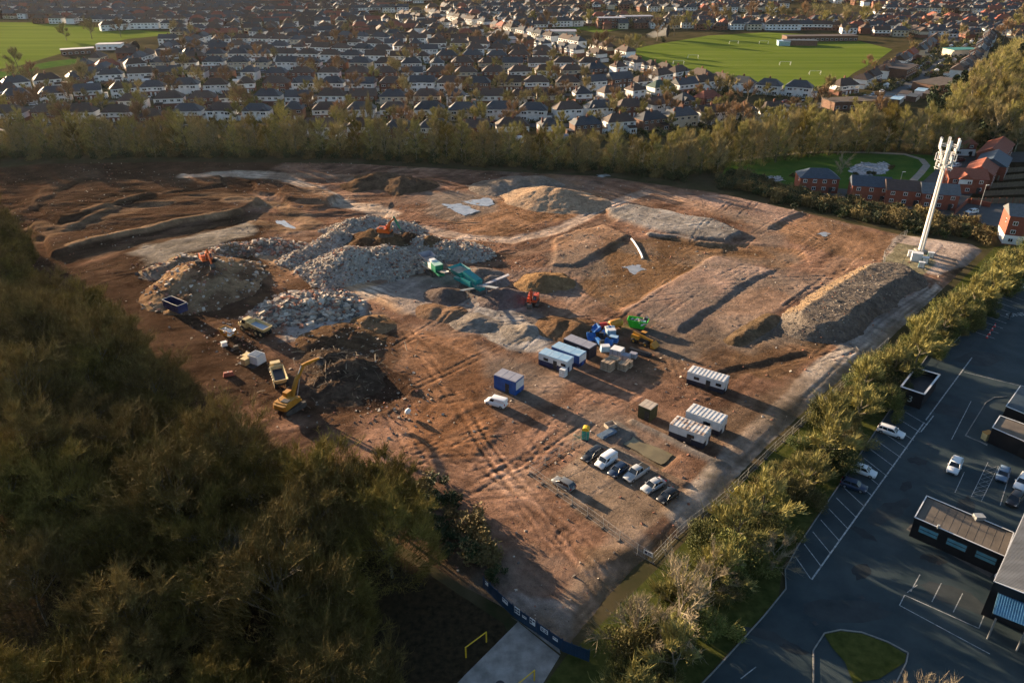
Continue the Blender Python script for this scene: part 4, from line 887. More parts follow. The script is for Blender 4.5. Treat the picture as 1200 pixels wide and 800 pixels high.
def cabin(label, a_px, b_px, wid, hgt, upper, lower, roofm, split, ribs=0, door=True, win=2, group=None, lift=.15):
    """a_px, b_px: ground pixels under the two ends of its visible long side; the cabin lies behind that line"""
    p, q = site(*a_px), site(*b_px); L = hypot(q[0] - p[0], q[1] - p[1]); a = atan2(q[1] - p[1], q[0] - p[0])
    cx, cy = (p[0] + q[0]) / 2 - sin(a) * wid / 2, (p[1] + q[1]) / 2 + cos(a) * wid / 2
    root = thing('site_cabin', label, 'cabin', (cx, cy, Z(cx, cy)), a, group)
    mb = MB(); z0, zs = lift, lift + hgt * split
    if split > 0: mb.box((0, 0, (z0 + zs) / 2), (L, wid, zs - z0), 1)
    mb.box((0, 0, (zs + hgt + lift) / 2), (L + .012, wid + .012, hgt + lift - zs), 0)
    for i in range(int(L / .6)):      # pressed ribs
        x = -L / 2 + .3 + i * .6
        for s_ in (-1, 1): mb.box((x, s_ * (wid / 2 + .015), (zs + hgt + lift) / 2), (.09, .04, hgt + lift - zs - .16), 0)
    for i in range(int(wid / .6)):
        for s_ in (-1, 1): mb.box((s_ * (L / 2 + .015), -wid / 2 + .35 + i * .6, (zs + hgt + lift) / 2), (.04, .09, hgt + lift - zs - .16), 0)
    mb.build('wall', [upper, lower], root)
    rb = MB(); zt = hgt + lift; rb.box((0, 0, zt + .035), (L + .08, wid + .08, .07), 0)
    if ribs:
        n = int(L / ribs)
        for i in range(n): rb.box((-L / 2 + (i + .5) * L / n, 0, zt + .10), (ribs * .5, wid * .97, .07), 0)
    else:
        for i in range(3): rb.box((-L / 2 + (i + .5) * L / 3, 0, zt + .085), (L / 3 - .12, wid - .16, .035), 0)
    rb.build('roof', roofm, root)
    fx = MB()
    for sx in (-1, 1):
        for sy in (-1, 1): MB().box((sx * (L / 2 - .3), sy * (wid / 2 - .2), lift / 2 - .1), (.4, .3, lift + .2)).build('foot', m_dark, root)
    if door:
        d = MB().box((.6, -wid / 2 - .05, lift + 1.02), (.9, .05, 2.0)).build('door', m_dark if upper is not m_cabd else m_cabw, root); MB().box((.95, -wid / 2 - .09, lift + 1.0), (.05, .05, .16)).build('handle', m_steel, d)
        MB().box((L / 2 + .05, .1, lift + 1.02), (.05, .9, 2.0)).build('door', upper, root)
    for i in range(win):
        x = -L / 2 + (i + .6) * L / (win + .3)
        if abs(x - .6) < .9: x += 1.2
        f = MB().box((x, -wid / 2 - .045, lift + hgt * .66), (1.1, .05, .62)).build('window', m_cabd, root); MB().box((x, -wid / 2 - .075, lift + hgt * .66), (.96, .02, .5)).build('pane', m_glass, f)
    return root
G2 = 'site cabins and stores'
cabin('white over navy site cabin with pale blue roof beside a small grey tank', (631, 427), (664, 438), 2.7, 2.6, m_cabw, m_cabn, m_rfb, .46, group=G2)
t = cabin('navy blue site cabin with pale blue roof, middle of the row of three', (646, 419), (678, 431), 2.7, 2.6, m_cabb, m_cabn, m_rfb, .3, win=1, group=G2)
MB().box((5.02 if False else hypot(site(678, 431)[0] - site(646, 419)[0], site(678, 431)[1] - site(646, 419)[1]) / 2 + .06, 0, 1.9), (.06, 2.5, 1.5)).build('end_panel', m_cabw, t)
cabin('charcoal steel store with lilac grey roof, last of the row of three', (660, 410), (690, 422), 2.7, 2.6, m_cabd, m_cabd, m_rfg, 0, win=0, group=G2)
t = cabin('bright blue site store with grey roof standing alone by the white van', (579, 455), (604, 464), 3.0, 3.0, m_cabb, m_cabb, m_rfg, 0, win=0, group=G2)
MB().box((hypot(site(604, 464)[0] - site(579, 455)[0], site(604, 464)[1] - site(579, 455)[1]) / 2 + .06, 0, 2.1), (.06, 2.7, 1.7)).build('end_panel', m_cabw, t)
cabin('single white cabin with ribbed streaked roof by the brown dug ground', (804, 449), (847, 462), 2.9, 2.6, m_cabw, m_cabd, m_rust2, .38, ribs=.75, win=2, group=G2)
cabin('white cabin with rusty ribbed roof beside another white cabin', (783, 512), (823, 527), 3.2, 2.7, m_cabw, m_cabd, m_rust, .45, ribs=.7, win=1, group=G2)
cabin('white cabin with clean ribbed roof behind the rusty roofed cabin', (802, 497), (842, 512), 3.2, 2.7, m_cabw, m_cabd, m_rust2, .38, ribs=.7, win=1, group=G2)
cabin('squat olive green steel store with weathered board roof behind the stone kerb', (747, 489), (761, 495), 2.6, 2.6, m_olive, m_olive, m_ply, 0, win=0, door=True, group=G2)
def simple(name, label, cat, px, py, a, parts, group=None, z=None):
    """parts: list of (part name, material, MB)"""
    x, y = site(px, py); root = thing(name, label, cat, (x, y, top(x, y) if z is None else z), a, group)
    for nm, mt, mb in parts: mb.build(nm, mt, root)
    return root
A_ = heading((631, 427), (664, 438))
simple('water_tank', 'small square grey tank with a round white cap at the end of the white cabin', 'tank', 660, 440, A_, [('tank', m_grime, MB().box((0, 0, .85), (1.3, 1.3, 1.7), top=(.94, .94))), ('cap', m_white, MB().tube([(0, -.68, 1.0), (0, -.74, 1.0)], .22, 12)), ('cage', m_steel, (lambda m: [m.box((0, 0, z), (1.36, 1.36, .05)) for z in (.1, .6, 1.1, 1.6)] and m)(MB()))])
# portable toilet
m_teal = M('toilet_green', (.02, .30, .23), var=.15, rough=.5); m_yel = M('toilet_yellow', (.62, .38, .02), var=.1, rough=.5)
mb = MB(); mb.box((0, 0, 1.0), (1.15, 1.15, 1.9)); [mb.box((s * .59, y, 1.0), (.03, .08, 1.7)) for s in (-1, 1) for y in (-.35, 0, .35)]
rf = MB(); rf.box((0, 0, 2.0), (1.2, 1.2, .12)); rf.loft([[(-.6, -.6, 2.06), (.6, -.6, 2.06), (.6, .6, 2.06), (-.6, .6, 2.06)], [(-.5, -.58, 2.4), (.5, -.58, 2.4), (.5, .58, 2.4), (-.5, .58, 2.4)], [(-.2, -.5, 2.55), (.2, -.5, 2.55), (.2, .5, 2.55), (-.2, .5, 2.55)]], smooth=False)
simple('portable_toilet', 'green portable toilet with yellow roof beside the parked cars', 'toilet', 686, 514, A_ + .3, [('cabin', m_teal, mb), ('roof', m_yel, rf), ('door', M('door_green', (.016, .24, .19), var=.1, rough=.5), MB().box((0, -.595, 1.0), (.72, .04, 1.7))), ('base', m_dark, MB().box((0, 0, .04), (1.2, 1.25, .08)))])

# ================================================================== excavators, dump trucks, crushers
m_exo = M('excavator_orange', (.50, .10, .015), var=.2, scale=1.2, rough=.45)
m_exy = M('plant_yellow', (.42, .19, .022), var=.2, scale=1.2, rough=.45)
m_exr = M('excavator_red', (.50, .07, .02), var=.2, scale=1.2, rough=.45)
m_crm = M('faded_yellow_paint', (.55, .42, .20), var=.2, scale=1.0, rough=.5)
m_gtc = M('plant_green', (.02, .19, .10), var=.2, scale=1.2, rough=.45)
m_tealp = M('plant_teal', (.015, .22, .22), var=.2, scale=1.0, rough=.45)
m_track = M('track_steel', (.07, .062, .055), var=.4, scale=2, rough=.7)
def boomseg(mb, a, b, d0, d1, wdt, bend=.0):
    """box-section arm from a to b (x, z), deeper in the middle"""
    ax, az = a; bx, bz = b; L = hypot(bx - ax, bz - az); ux, uz = (bx - ax) / L, (bz - az) / L; nx, nz = -uz, ux
    pts = []
    for t, d, o in ((0, d0 * .6, 0), (.3, d0, bend * .8), (.55, d0 * .95, bend), (1, d1, 0)): pts.append((ax + ux * L * t + nx * o, az + uz * L * t + nz * o, d))
    poly = [(x + nx * d / 2, z + nz * d / 2) for x, z, d in pts] + [(x - nx * d / 2, z - nz * d / 2) for x, z, d in reversed(pts)]
    mb.extr(poly, -wdt / 2, wdt / 2)
def excavator(label, x, y, z, a, swing, mp, elbow, wrist, arm=None, buck=0.0, sc=1.0):
    """elbow, wrist: (x, z) joints of boom and stick in the upper works' frame"""
    arm = arm or mp
    root = thing('excavator', label, 'excavator', (x, y, z), a); root.scale = (sc,) * 3
    def ps(mb, nm, mt, rot=True):   # parts on the swinging upper works
        o = mb.build(nm, mt, root); 
        if rot: o.rotation_euler = (0, 0, swing)
        return o
    for s_ in (-1, 1):
        mb = MB(); prof = [(2.2, .45), (2.05, .85), (1.7, .95), (-1.7, .95), (-2.05, .85), (-2.2, .45), (-1.95, .1), (-1.6, 0), (1.6, 0), (1.95, .1)]
        mb.extr(prof, s_ * 1.3 - .3, s_ * 1.3 + .3)
        for k in range(14): mb.box((-2 + k * .31, s_ * 1.3, .97), (.12, .62, .05))
        ps(mb, 'track', m_track, False)
    ps(MB().box((0, 0, .75), (1.8, 2.1, .5)).tube([(0, 0, .9), (0, 0, 1.2)], .75, 14), 'undercarriage', m_track, False)
    ps(MB().box((-.9, .1, 1.75), (2.7, 2.7, 1.1), top=(.97, .96)).box((.75, -.75, 1.6), (1.2, .95, .8)).box((-.2, 0, 1.25), (3.6, 2.5, .14)), 'engine_housing', mp)
    ps(MB().loft([[(-2.1, -1.35, 1.2), (-2.1, 1.35, 1.2), (-2.1, 1.35, 2.2), (-2.1, -1.35, 2.2)], [(-2.55, -1.3, 1.25), (-2.55, 1.3, 1.25), (-2.55, 1.3, 2.15), (-2.55, -1.3, 2.15)], [(-2.75, -1.0, 1.3), (-2.75, 1.0, 1.3), (-2.75, 1.0, 2.1), (-2.75, -1.0, 2.1)]], smooth=False), 'counterweight', m_dark if mp is not m_exy else mp)
    ps(MB().box((-1.2, -.3, 2.36), (1.0, 1.3, .12)).tube([(-1.6, .75, 2.3), (-1.6, .75, 2.9)], .07, 8), 'exhaust', m_dark)
    cab = ps(MB().extr([(1.65, 1.2), (1.75, 1.9), (1.25, 2.95), (-.05, 2.95), (-.05, 1.2)], .35, 1.3), 'cab', mp)
    for nm, mb in (('window', MB().extr([(1.55, 1.9), (1.2, 2.75), (.1, 2.75), (.1, 1.9)], 1.31, 1.325)), ('windscreen', MB().add([(1.775, .45, 1.9), (1.775, 1.2, 1.9), (1.31, 1.2, 2.85), (1.31, .45, 2.85)], [(0, 1, 2, 3)]) or None)):
        if mb: mb.build(nm, m_glass, cab)
    w2 = MB(); w2.add([(1.775, .45, 1.9), (1.775, 1.2, 1.9), (1.31, 1.2, 2.85), (1.31, .45, 2.85)], [(0, 1, 2, 3)]); w2.build('windscreen', m_glass, cab)
    mb = MB(); boomseg(mb, (.7, 1.7), elbow, .62, .42, .5, .55); ps(mb, 'boom', arm)
    mb = MB(); boomseg(mb, (elbow[0] - (wrist[0] - elbow[0]) * .16, elbow[1] - (wrist[1] - elbow[1]) * .16), wrist, .5, .26, .38); ps(mb, 'stick', arm if arm is mp else m_gtc)
    mx, mz = .7 + (elbow[0] - .7) * .5, 1.7 + (elbow[1] - 1.7) * .5
    ps(MB().tube([(1.5, .32, 1.5), (mx + .1, .32, mz + .4)], .09, 6).tube([(1.5, -.32, 1.5), (mx + .1, -.32, mz + .4)], .09, 6).tube([(mx, 0, mz + .9), (elbow[0] - (wrist[0] - elbow[0]) * .13, 0, elbow[1] - (wrist[1] - elbow[1]) * .13 + .1)], .09, 6), 'hydraulic_ram', m_steel)
    mb = MB(); b0 = wrist; c_, s_ = cos(buck), sin(buck)
    prof = [(.05, .1), (.5, -.2), (.75, -.75), (.45, -1.25), (-.1, -1.35), (-.75, -1.05), (-.2, -.9), (.2, -.6)]
    mb.extr([(b0[0] + p * c_ - q * s_, b0[1] + p * s_ + q * c_) for p, q in prof], -.6, .6); ps(mb, 'bucket', m_track)
    return root
ex, ey = site(238, 0 + 330); ex, ey = at(241, 303, 7.0)
excavator('orange excavator standing on top of the steep brown spoil heap', ex, ey, top(ex, ey) - .15, R(-20), R(-35), m_exo, (3.6, 4.4), (5.6, 1.6), None, .3, 1.0)
ex, ey = at(452, 273, 5.8)
excavator('orange excavator with a green stick digging on top of the grey rubble heap', ex, ey, top(ex, ey) - .15, R(10), R(-25), m_exo, (3.0, 5.4), (4.6, 2.2), m_exo, .2, 1.0).name
for k in KIDS[COL.objects[-1].parent.name if COL.objects[-1].parent else COL.objects[-1].name]:
    if k.name.startswith('stick'): k.data.materials[0] = m_gtc
ex, ey = site(624, 356)
excavator('orange red excavator on level dirt between the teal conveyor and the cabins', ex, ey, Z(ex, ey), R(-100), 0, m_exr, (3.1, 4.9), (4.4, 2.0), None, .5, .95)
ex, ey = site(341, 479)
excavator('yellow excavator reaching its long arm over the timber pile beside the wood', ex, ey, Z(ex, ey) + .1, heading((341, 479), (372, 462)), R(12), m_exy, (4.6, 6.2), (8.6, 5.4), None, .2, 1.12)

def dump_truck(label, fr, bk, mp, full):
    p, q = site(*fr), site(*bk); x, y = (p[0] + q[0]) / 2, (p[1] + q[1]) / 2
    root = thing('dump_truck', label, 'dump truck', (x, y, Z(x, y)), atan2(p[1] - q[1], p[0] - q[0])); root.scale = (.92,) * 3
    MB().loft([[(4.9, -.8, 1.1), (4.9, .8, 1.1), (4.9, .75, 1.75), (4.9, -.75, 1.75)], [(3.2, -1.2, 1.0), (3.2, 1.2, 1.0), (3.2, 1.15, 2.25), (3.2, -1.15, 2.25)]], smooth=False).build('bonnet', mp, root)
    c = MB().loft([[(3.3, -1.25, 1.2), (3.3, 1.25, 1.2), (1.5, 1.25, 1.2), (1.5, -1.25, 1.2)], [(3.25, -1.25, 2.2), (3.25, 1.25, 2.2), (1.5, 1.25, 2.2), (1.5, -1.25, 2.2)], [(2.9, -1.0, 3.3), (2.9, 1.0, 3.3), (1.6, 1.0, 3.3), (1.6, -1.0, 3.3)]], smooth=False).build('cab', mp, root)
    w_ = MB(); w_.add([(3.24, -1.0, 2.3), (3.24, 1.0, 2.3), (2.96, .85, 3.15), (2.96, -.85, 3.15)], [(0, 1, 2, 3)]); w_.build('windscreen', m_glass, c)
    for s_ in (-1, 1):
        w_ = MB(); w_.add([(3.1, s_ * 1.25, 2.28), (1.7, s_ * 1.25, 2.28), (1.75, s_ * 1.04, 3.15), (2.85, s_ * 1.04, 3.15)], [(0, 1, 2, 3)]); w_.build('window', m_glass, c)
        MB().box((4.85, s_ * .55, 1.5), (.12, .3, .22)).build('headlight', m_clear, root)
        MB().box((3.1, s_ * 1.55, 2.6), (.1, .3, .5)).build('wing_mirror', m_dark, root)
    MB().box((-1.0, 0, 1.15), (6.8, .9, .35)).box((2.6, 0, 1.05), (2.6, 1.1, .4)).build('chassis', m_dark, root)
    mb = MB(); o = [(.9, -1.45, 3.1), (.9, 1.45, 3.1), (-4.9, 1.55, 2.55), (-4.9, -1.55, 2.55)]; i_ = [(.7, -1.3, 3.08), (.7, 1.3, 3.08), (-4.75, 1.4, 2.53), (-4.75, -1.4, 2.53)]
    b = [(.6, -.8, 1.45), (.6, .8, 1.45), (-4.2, .9, 1.35), (-4.2, -.9, 1.35)]; ib = [(.5, -.75, 1.7), (.5, .75, 1.7), (-4.1, .85, 1.6), (-4.1, -.85, 1.6)]
    mb.add(o + b, [(0, 4, 5, 1), (1, 5, 6, 2), (2, 6, 7, 3), (3, 7, 4, 0), (4, 7, 6, 5)]); mb.add(i_ + ib, [(0, 1, 5, 4), (1, 2, 6, 5), (2, 3, 7, 6), (3, 0, 4, 7), (4, 5, 6, 7)]); mb.add(o + i_, [(0, 1, 5, 4), (1, 2, 6, 5), (2, 3, 7, 6), (3, 0, 4, 7)])
    for k in range(4): [mb.box((-.4 - k * 1.2, s_ * 1.32, 2.1), (.16, .3, 1.1), rx=s_ * -.45) for s_ in (-1, 1)]
    bed = mb.build('dump_body', mp, root)
    if full: MB().add or None
    f = MB(); f.add([(.55, -1.15, 2.35), (.55, 1.15, 2.35), (-4.5, 1.25, 2.05), (-4.5, -1.25, 2.05)], [(0, 3, 2, 1)]); f.build('load_floor', m_cabd if full else M('worn_blue_steel', (.20, .27, .36), col2=(.42, .46, .50), scale=.5, rough=.4), bed)
    for wx in (3.0, -1.9, -3.6):
        for s_ in (-1, 1):
            wh = MB().wheel((0, 0, 0), .82, .62, n=18).build('wheel', m_rubber, root, (wx, s_ * 1.15, .82)); MB().wheel((0, 0, 0), .42, .64, n=12).build('rim', mp, wh)
        MB().box((wx, 0, .85), (.3, 2.0, .3)).build('axle', m_dark, root)
    return root
dump_truck('pale yellow dump truck with worn blue bed, below the low heap of concrete lumps', (281, 383), (318, 396), m_crm, False)
dump_truck('pale yellow dump truck with dark empty bed, beside the yellow excavator', (321, 428), (333, 462), m_crm, True)
def skip(label, px, py, a, mp, load, L=3.6, Wd=1.75, Hh=1.3, roll=False):
    x, y = site(px, py); root = thing('skip', label, 'skip', (x, y, top(x, y)), a)
    k = .0 if roll else .75; mb = MB(); hw, h2 = Wd / 2, Wd / 2 * (.98 if roll else .86)
    o = [(L / 2, -hw, Hh), (L / 2, hw, Hh), (-L / 2, hw, Hh), (-L / 2, -hw, Hh)]; b = [(L / 2 - k, -h2, .12), (L / 2 - k, h2, .12), (-L / 2 + k, h2, .12), (-L / 2 + k, -h2, .12)]
    i_ = [(p[0] * .965, p[1] * .93, Hh) for p in o]; ib = [(p[0] * .95, p[1] * .93, .2) for p in b]
    mb.add(o + b, [(0, 4, 5, 1), (1, 5, 6, 2), (2, 6, 7, 3), (3, 7, 4, 0), (4, 7, 6, 5)]); mb.add(i_ + ib, [(0, 1, 5, 4), (1, 2, 6, 5), (2, 3, 7, 6), (3, 0, 4, 7), (4, 5, 6, 7)])
    mb.build('bin', mp, root)
    rm = MB(); [rm.tube([o[j], o[(j + 1) % 4]], .07, 6) for j in range(4)]
    rm.build('rim', m_steel if roll else mp, root)
    rb = MB(); n = 6 if roll else 3
    for j in range(n):
        x_ = (j + .5) / n * (L - 2 * k) - (L - 2 * k) / 2
        for s_ in (-1, 1): rb.box((x_, s_ * ((hw + h2) / 2 + .05), Hh * .52), (.12, .1, Hh * .85), rx=-s_ * math.atan((hw - h2) / Hh))
    rb.build('stiffener', mp, root)
    if load:
        rs = np.random.RandomState(int(px)); pos = np.stack([(rs.rand(60) - .5) * (L - 1.2), (rs.rand(60) - .5) * (Wd * .75), Hh * .75 + .3 * rs.rand(60)], 1)
        c = chunks('skip_waste', pos, .25, .9, load, [1 / len(load)] * len(load), root, int(px), .35, 2.2); del c['kind']
        MB().box((0, 0, Hh * .6), (L - 1.1, Wd * .8, Hh * .3)).build('waste_bed', load[-1], root)
    return root
SKW = [m_ch[0], m_ch[2], m_ply, m_dark]
skip('bright green skip full of dark waste and board beside the yellow telehandler', 747, 383, A_ + .25, M('bright_green_paint', (.05, .50, .04), var=.12, rough=.45), [m_grime, m_dark, m_ply, m_dark], 4.6, 2.2, 2.0)
skip('long blue open top waste container at the edge of the wood', 207, 365, heading((196, 360), (217, 369)), M('faded_blue_paint', (.020, .032, .10), var=.3, scale=1, rough=.5), None, 6.2, 2.5, 2.2, True)
skip('yellow skip heaped with white rubbish in front of the parked dump truck', 268, 393, heading((258, 388), (280, 397)), m_exy, [m_white, m_ch[0], m_ply, m_grime], 4.2, 2.0, 1.5)
# flat grey machine body with two pale tank lids
simple('fuel_bowser', 'grey open topped box with two pale tanks beside it, on mud by the wood', 'bowser', 296, 425, heading((283, 420), (306, 428)), [
    ('box', m_grime, MB().box((.7, .7, 1.1), (2.8, 2.4, 1.9), top=(.96, .96))), ('cover', M('slate_cover', (.07, .10, .15), var=.3, rough=.4), MB().box((.7, .7, 2.09), (2.3, 1.95, .08))),
    ('tank', m_crm, MB().box((-1.6, .2, .75), (1.3, 1.5, 1.5)).box((-1.6, .2, 1.53), (1.42, 1.62, .08))), ('tank', m_crm, MB().box((-.7, -1.2, .75), (1.3, 1.2, 1.5)).box((-.7, -1.2, 1.53), (1.42, 1.32, .08))), ('skid', m_dark, MB().box((-.2, 0, .08), (4.6, 3.6, .16)))])
for px, py, w_, lab in ((263, 405, 1.0, 'small white box lying by the mud track below the yellow skip'), (277, 409, .8, 'small dark crate beside the white box on the mud track')):
    m_ = m_white if w_ == 1 else m_dark
    simple('waste_box', lab, 'box', px, py, .6, [('box', m_, MB().box((0, 0, .45 * w_), (1.2 * w_, .9 * w_, .9 * w_), top=(.92, .92))), ('lid', m_grime if w_ == 1 else m_rubber, MB().box((0, 0, .93 * w_), (1.28 * w_, .98 * w_, .08)))])
simple('barrier_block', 'pinkish red plastic barrier block half in the scrub beside the dump truck', 'barrier', 268, 440, .4, [('block', M('faded_red_plastic', (.35, .10, .07), var=.2, rough=.6), MB().extr([(-1.1, 0), (1.1, 0), (1.0, .3), (.85, .95), (-.85, .95), (-1, .3)], -.3, .3)), ('filler_cap', m_grime, MB().tube([(0, 0, .93), (0, 0, 1.02)], .12, 8))])

def crusher():
    a = heading((494, 304), (522, 326)); x, y = site(509, 321)
    r = thing('crusher', 'green tracked crusher with grey feed hopper at the foot of the rubble heap', 'crusher', (x, y, Z(x, y)), a); r.scale = (1.06,) * 3
    MB().box((0, 0, 1.3), (9, 1.4, .6)).build('chassis', m_gtc, r)
    for s_ in (-1, 1): MB().extr([(2.0, .4), (1.8, .85), (-1.8, .85), (-2, .4), (-1.6, 0), (1.6, 0)], s_ * 1.25 - .25, s_ * 1.25 + .25).build('track', m_track, r)
    mb = MB(); t_ = [(-5.6, -1.8, 4.1), (-2.2, -1.7, 3.8), (-2.2, 1.7, 3.8), (-5.6, 1.8, 4.1)]; b_ = [(-4.9, -.7, 2.3), (-2.2, -.7, 2.3), (-2.2, .7, 2.3), (-4.9, .7, 2.3)]
    mb.add(t_ + b_, [(0, 4, 5, 1), (1, 5, 6, 2), (2, 6, 7, 3), (3, 7, 4, 0), (4, 7, 6, 5), (0, 1, 5, 4), (4, 5, 6, 7)]); mb.build('feed_hopper', m_rfg, r)
    MB().box((-.6, 0, 2.5), (1.9, 1.9, 2.0)).box((-.6, .0, 3.6), (1.2, 1.3, .3)).build('crushing_box', m_grime, r)
    MB().box((1.8, 0, 2.55), (2.6, 2.1, 1.7)).build('engine_bay', m_gtc, r); MB().box((1.8, 0, 3.45), (2.7, 2.2, .1)).build('canopy', M('pale_green_lid', (.30, .46, .38), var=.15, rough=.5), r)
    MB().box((4.8, 0, 2.4), (5.6, 1.0, .2), ry=-.28).box((4.8, .5, 2.5), (5.6, .08, .4), ry=-.28).box((4.8, -.5, 2.5), (5.6, .08, .4), ry=-.28).build('conveyor', m_steel, r)
    MB().tube([(3, .9, 1.3), (3.4, .9, 4.0)], .05, 6).tube([(-2.4, .8, 2.2), (-2.4, .8, 1.3)], .1, 6).build('strut', m_gtc, r)
    MB().box((-2.0, -1.35, 1.5), (3.2, .6, .06)).tube([(-3.5, -1.6, 1.5), (-3.5, -1.6, 2.5), (-.5, -1.6, 2.5), (-.5, -1.6, 1.5)], .03, 5).build('walkway', m_steel, r)
def screener():
    a = heading((536, 322), (577, 341)); x, y = site(550, 338)
    r = thing('screener', 'teal tracked screening machine with long conveyors in front of the dim heap of fines', 'screener', (x, y, Z(x, y)), a); r.scale = (1.15,) * 3
    MB().box((0, 0, 1.3), (9, 1.5, .5)).build('chassis', m_tealp, r)
    for s_ in (-1, 1): MB().extr([(1.9, .4), (1.7, .85), (-1.7, .85), (-1.9, .4), (-1.5, 0), (1.5, 0)], s_ * 1.2 - .25, s_ * 1.2 + .25).build('track', m_track, r)
    mb = MB(); t_ = [(-5.2, -1.9, 4.0), (-1.4, -1.8, 3.7), (-1.4, 1.8, 3.7), (-5.2, 1.9, 4.0)]; b_ = [(-4.3, -.8, 2.2), (-1.7, -.8, 2.2), (-1.7, .8, 2.2), (-4.3, .8, 2.2)]
    mb.add(t_ + b_, [(0, 4, 5, 1), (1, 5, 6, 2), (2, 6, 7, 3), (3, 7, 4, 0), (4, 5, 6, 7)]); mb.build('feed_hopper', m_tealp, r)
    f = MB(); f.add([(-4.9, -1.5, 3.5), (-1.6, -1.45, 3.4), (-1.6, 1.45, 3.4), (-4.9, 1.5, 3.5)], [(0, 1, 2, 3)]); f.build('hopper_load', m_ch[0], r)
    MB().box((1.2, 0, 3.0), (4.6, 1.8, 1.0), ry=.22).box((1.2, 0, 3.6), (4.4, 1.6, .12), ry=.22).build('screen_box', m_tealp, r)
    MB().box((.5, -1.15, 2.0), (3.2, .6, 1.2)).build('engine_bay', m_tealp, r)
    for y_, z_, ln, an, yaw, mm in ((-.3, 2.7, 7.0, -.20, 0, m_steel), (1.9, 2.3, 6.0, -.28, 1.15, m_rfg), (-1.9, 2.3, 5, -.28, -1.25, m_steel)):
        mb = MB(); cx, cyy = (6.2, y_) if yaw == 0 else (3.4 + .5 * ln * cos(yaw) * .8, y_ + .5 * ln * sin(yaw) * .8)
        mb.box((cx, cyy, z_), (ln, .9, .18), rz=yaw, ry=an); mb.tube([(cx - .2, cyy, 0.1), (cx, cyy, z_)], .06, 5); c = mb.build('conveyor', mm, r)
crusher(); screener()
def telehandler():
    a = heading((742, 396), (764, 404)); x, y = site(752, 402)
    r = thing('telehandler', 'yellow telehandler with dark cab facing away from the green skip', 'telehandler', (x, y, Z(x, y)), a)
    MB().box((-.2, 0, 1.0), (4.0, 1.2, .6)).build('chassis', m_dark, r); MB().box((-1.3, -.55, 1.5), (2.0, .9, .9), top=(.9, .9)).build('engine_cover', m_exy, r)
    c = MB().extr([(.9, 1.0), (.95, 1.8), (.5, 2.6), (-.6, 2.6), (-.7, 1.0)], .15, 1.05).build('cab', m_dark, r); MB().box((0, .6, 2.64), (1.2, .95, .06)).build('cab_roof', m_exy, c)
    MB().extr([(.8, 1.75), (.45, 2.5), (-.5, 2.5), (-.55, 1.75)], 1.06, 1.07).build('window', m_glass, c)
    MB().box((.3, -.25, 1.95), (5.0, .4, .45), ry=.12).box((2.7, -.25, 1.4), (.3, .36, 1.0)).build('boom', m_exy, r)
    MB().extr([(2.8, .3), (3.9, .35), (3.95, .5), (3.2, 1.0), (2.85, 1.4), (2.7, 1.3)], -1.15, 1.15).build('bucket', m_exy, r)
    for wx in (1.5, -1.5):
        for s_ in (-1, 1): wh = MB().wheel((0, 0, 0), .62, .45, n=16).build('wheel', m_rubber, r, (wx, s_ * .95, .62)); MB().wheel((0, 0, 0), .32, .47, n=10).build('rim', m_exy, wh)
telehandler()
# store of blue plant and pallets beside the cabins
m_pb = M('plant_blue', (.03, .14, .40), var=.3, scale=1.1, rough=.5); m_pb2 = M('pale_blue_plastic', (.25, .42, .56), var=.2, rough=.5)
def attachment(px, py, a, k, label):
    x, y = site(px, py); z = Z(x, y)
    if k == 0:   # grab bucket
        return simple('digger_bucket', label, 'bucket', px, py, a, [('shell', m_pb, MB().extr([(-.9, 0), (.5, 0), (1.0, .5), (1.0, 1.2), (.75, 1.25), (.6, .6), (.3, .25), (-.8, .2)], -.9, .9)), ('side_plate', m_pb, MB().extr([(-.9, 0), (.5, 0), (1, .5), (1, 1.2), (.3, 1.0)], -.96, -.9)) , ('side_plate', m_pb, MB().extr([(-.9, 0), (.5, 0), (1, .5), (1, 1.2), (.3, 1.0)], .9, .96)), ('hanger', m_dark, MB().box((.85, 0, 1.4), (.3, .6, .4)))], 'blue plant store')
    if k == 1:   # hydraulic breaker on stand
        return simple('rock_breaker', label, 'breaker', px, py, a, [('body', m_pb, MB().box((0, 0, .75), (2.4, .8, .9), top=(.95, .8))), ('chisel', m_steel, MB().tube([(1.2, 0, .7), (2.3, 0, .65)], [.12, .06], 8)), ('bracket', m_dark, MB().box((-1.1, 0, 1.0), (.5, 1.0, 1.1)).box((0, 0, .15), (2.0, .9, .3)))], 'blue plant store')
    return simple('plant_crate', label, 'crate', px, py, a, [('crate', m_pb2 if k == 2 else m_pb, MB().box((0, 0, .7), (2.0, 1.4, 1.2), top=(.9, .9))), ('lid', m_cabw if k == 2 else m_rfb, MB().box((0, 0, 1.34), (1.9, 1.35, .08))), ('pallet', m_ply, MB().box((0, 0, .05), (2.1, 1.5, .1)))], 'blue plant store')
att = [(697, 391, .4, 0, 'blue digger bucket at the back of the plant store'), (706, 395, 1.2, 1, 'blue rock breaker in the middle of the plant store'), (716, 392, .2, 2, 'pale blue crate with white lid beside the red drum'), (702, 403, 2.0, 1, 'blue rock breaker lying by the timber stack at the cabin side'),
       (712, 404, .9, 0, 'blue digger bucket at the front of the plant store'), (719, 400, -.4, 3, 'dark blue crate at the telehandler side of the plant store'), (709, 411, .1, 2, 'pale blue crate with white lid, frontmost in the plant store'), (693, 398, 1.7, 0, 'blue digger bucket leaning by the charcoal store end')]
for t in att: attachment(*t)
simple('drum', 'red drum lying behind the blue plant store', 'drum', 706, 385, .3, [('barrel', M('red_paint', (.5, .04, .03), var=.15, rough=.45), MB().tube([(-.9, 0, .6), (.9, 0, .6)], .6, 16)), ('cradle', m_dark, MB().box((0, 0, .12), (1.5, .9, .24)))], )
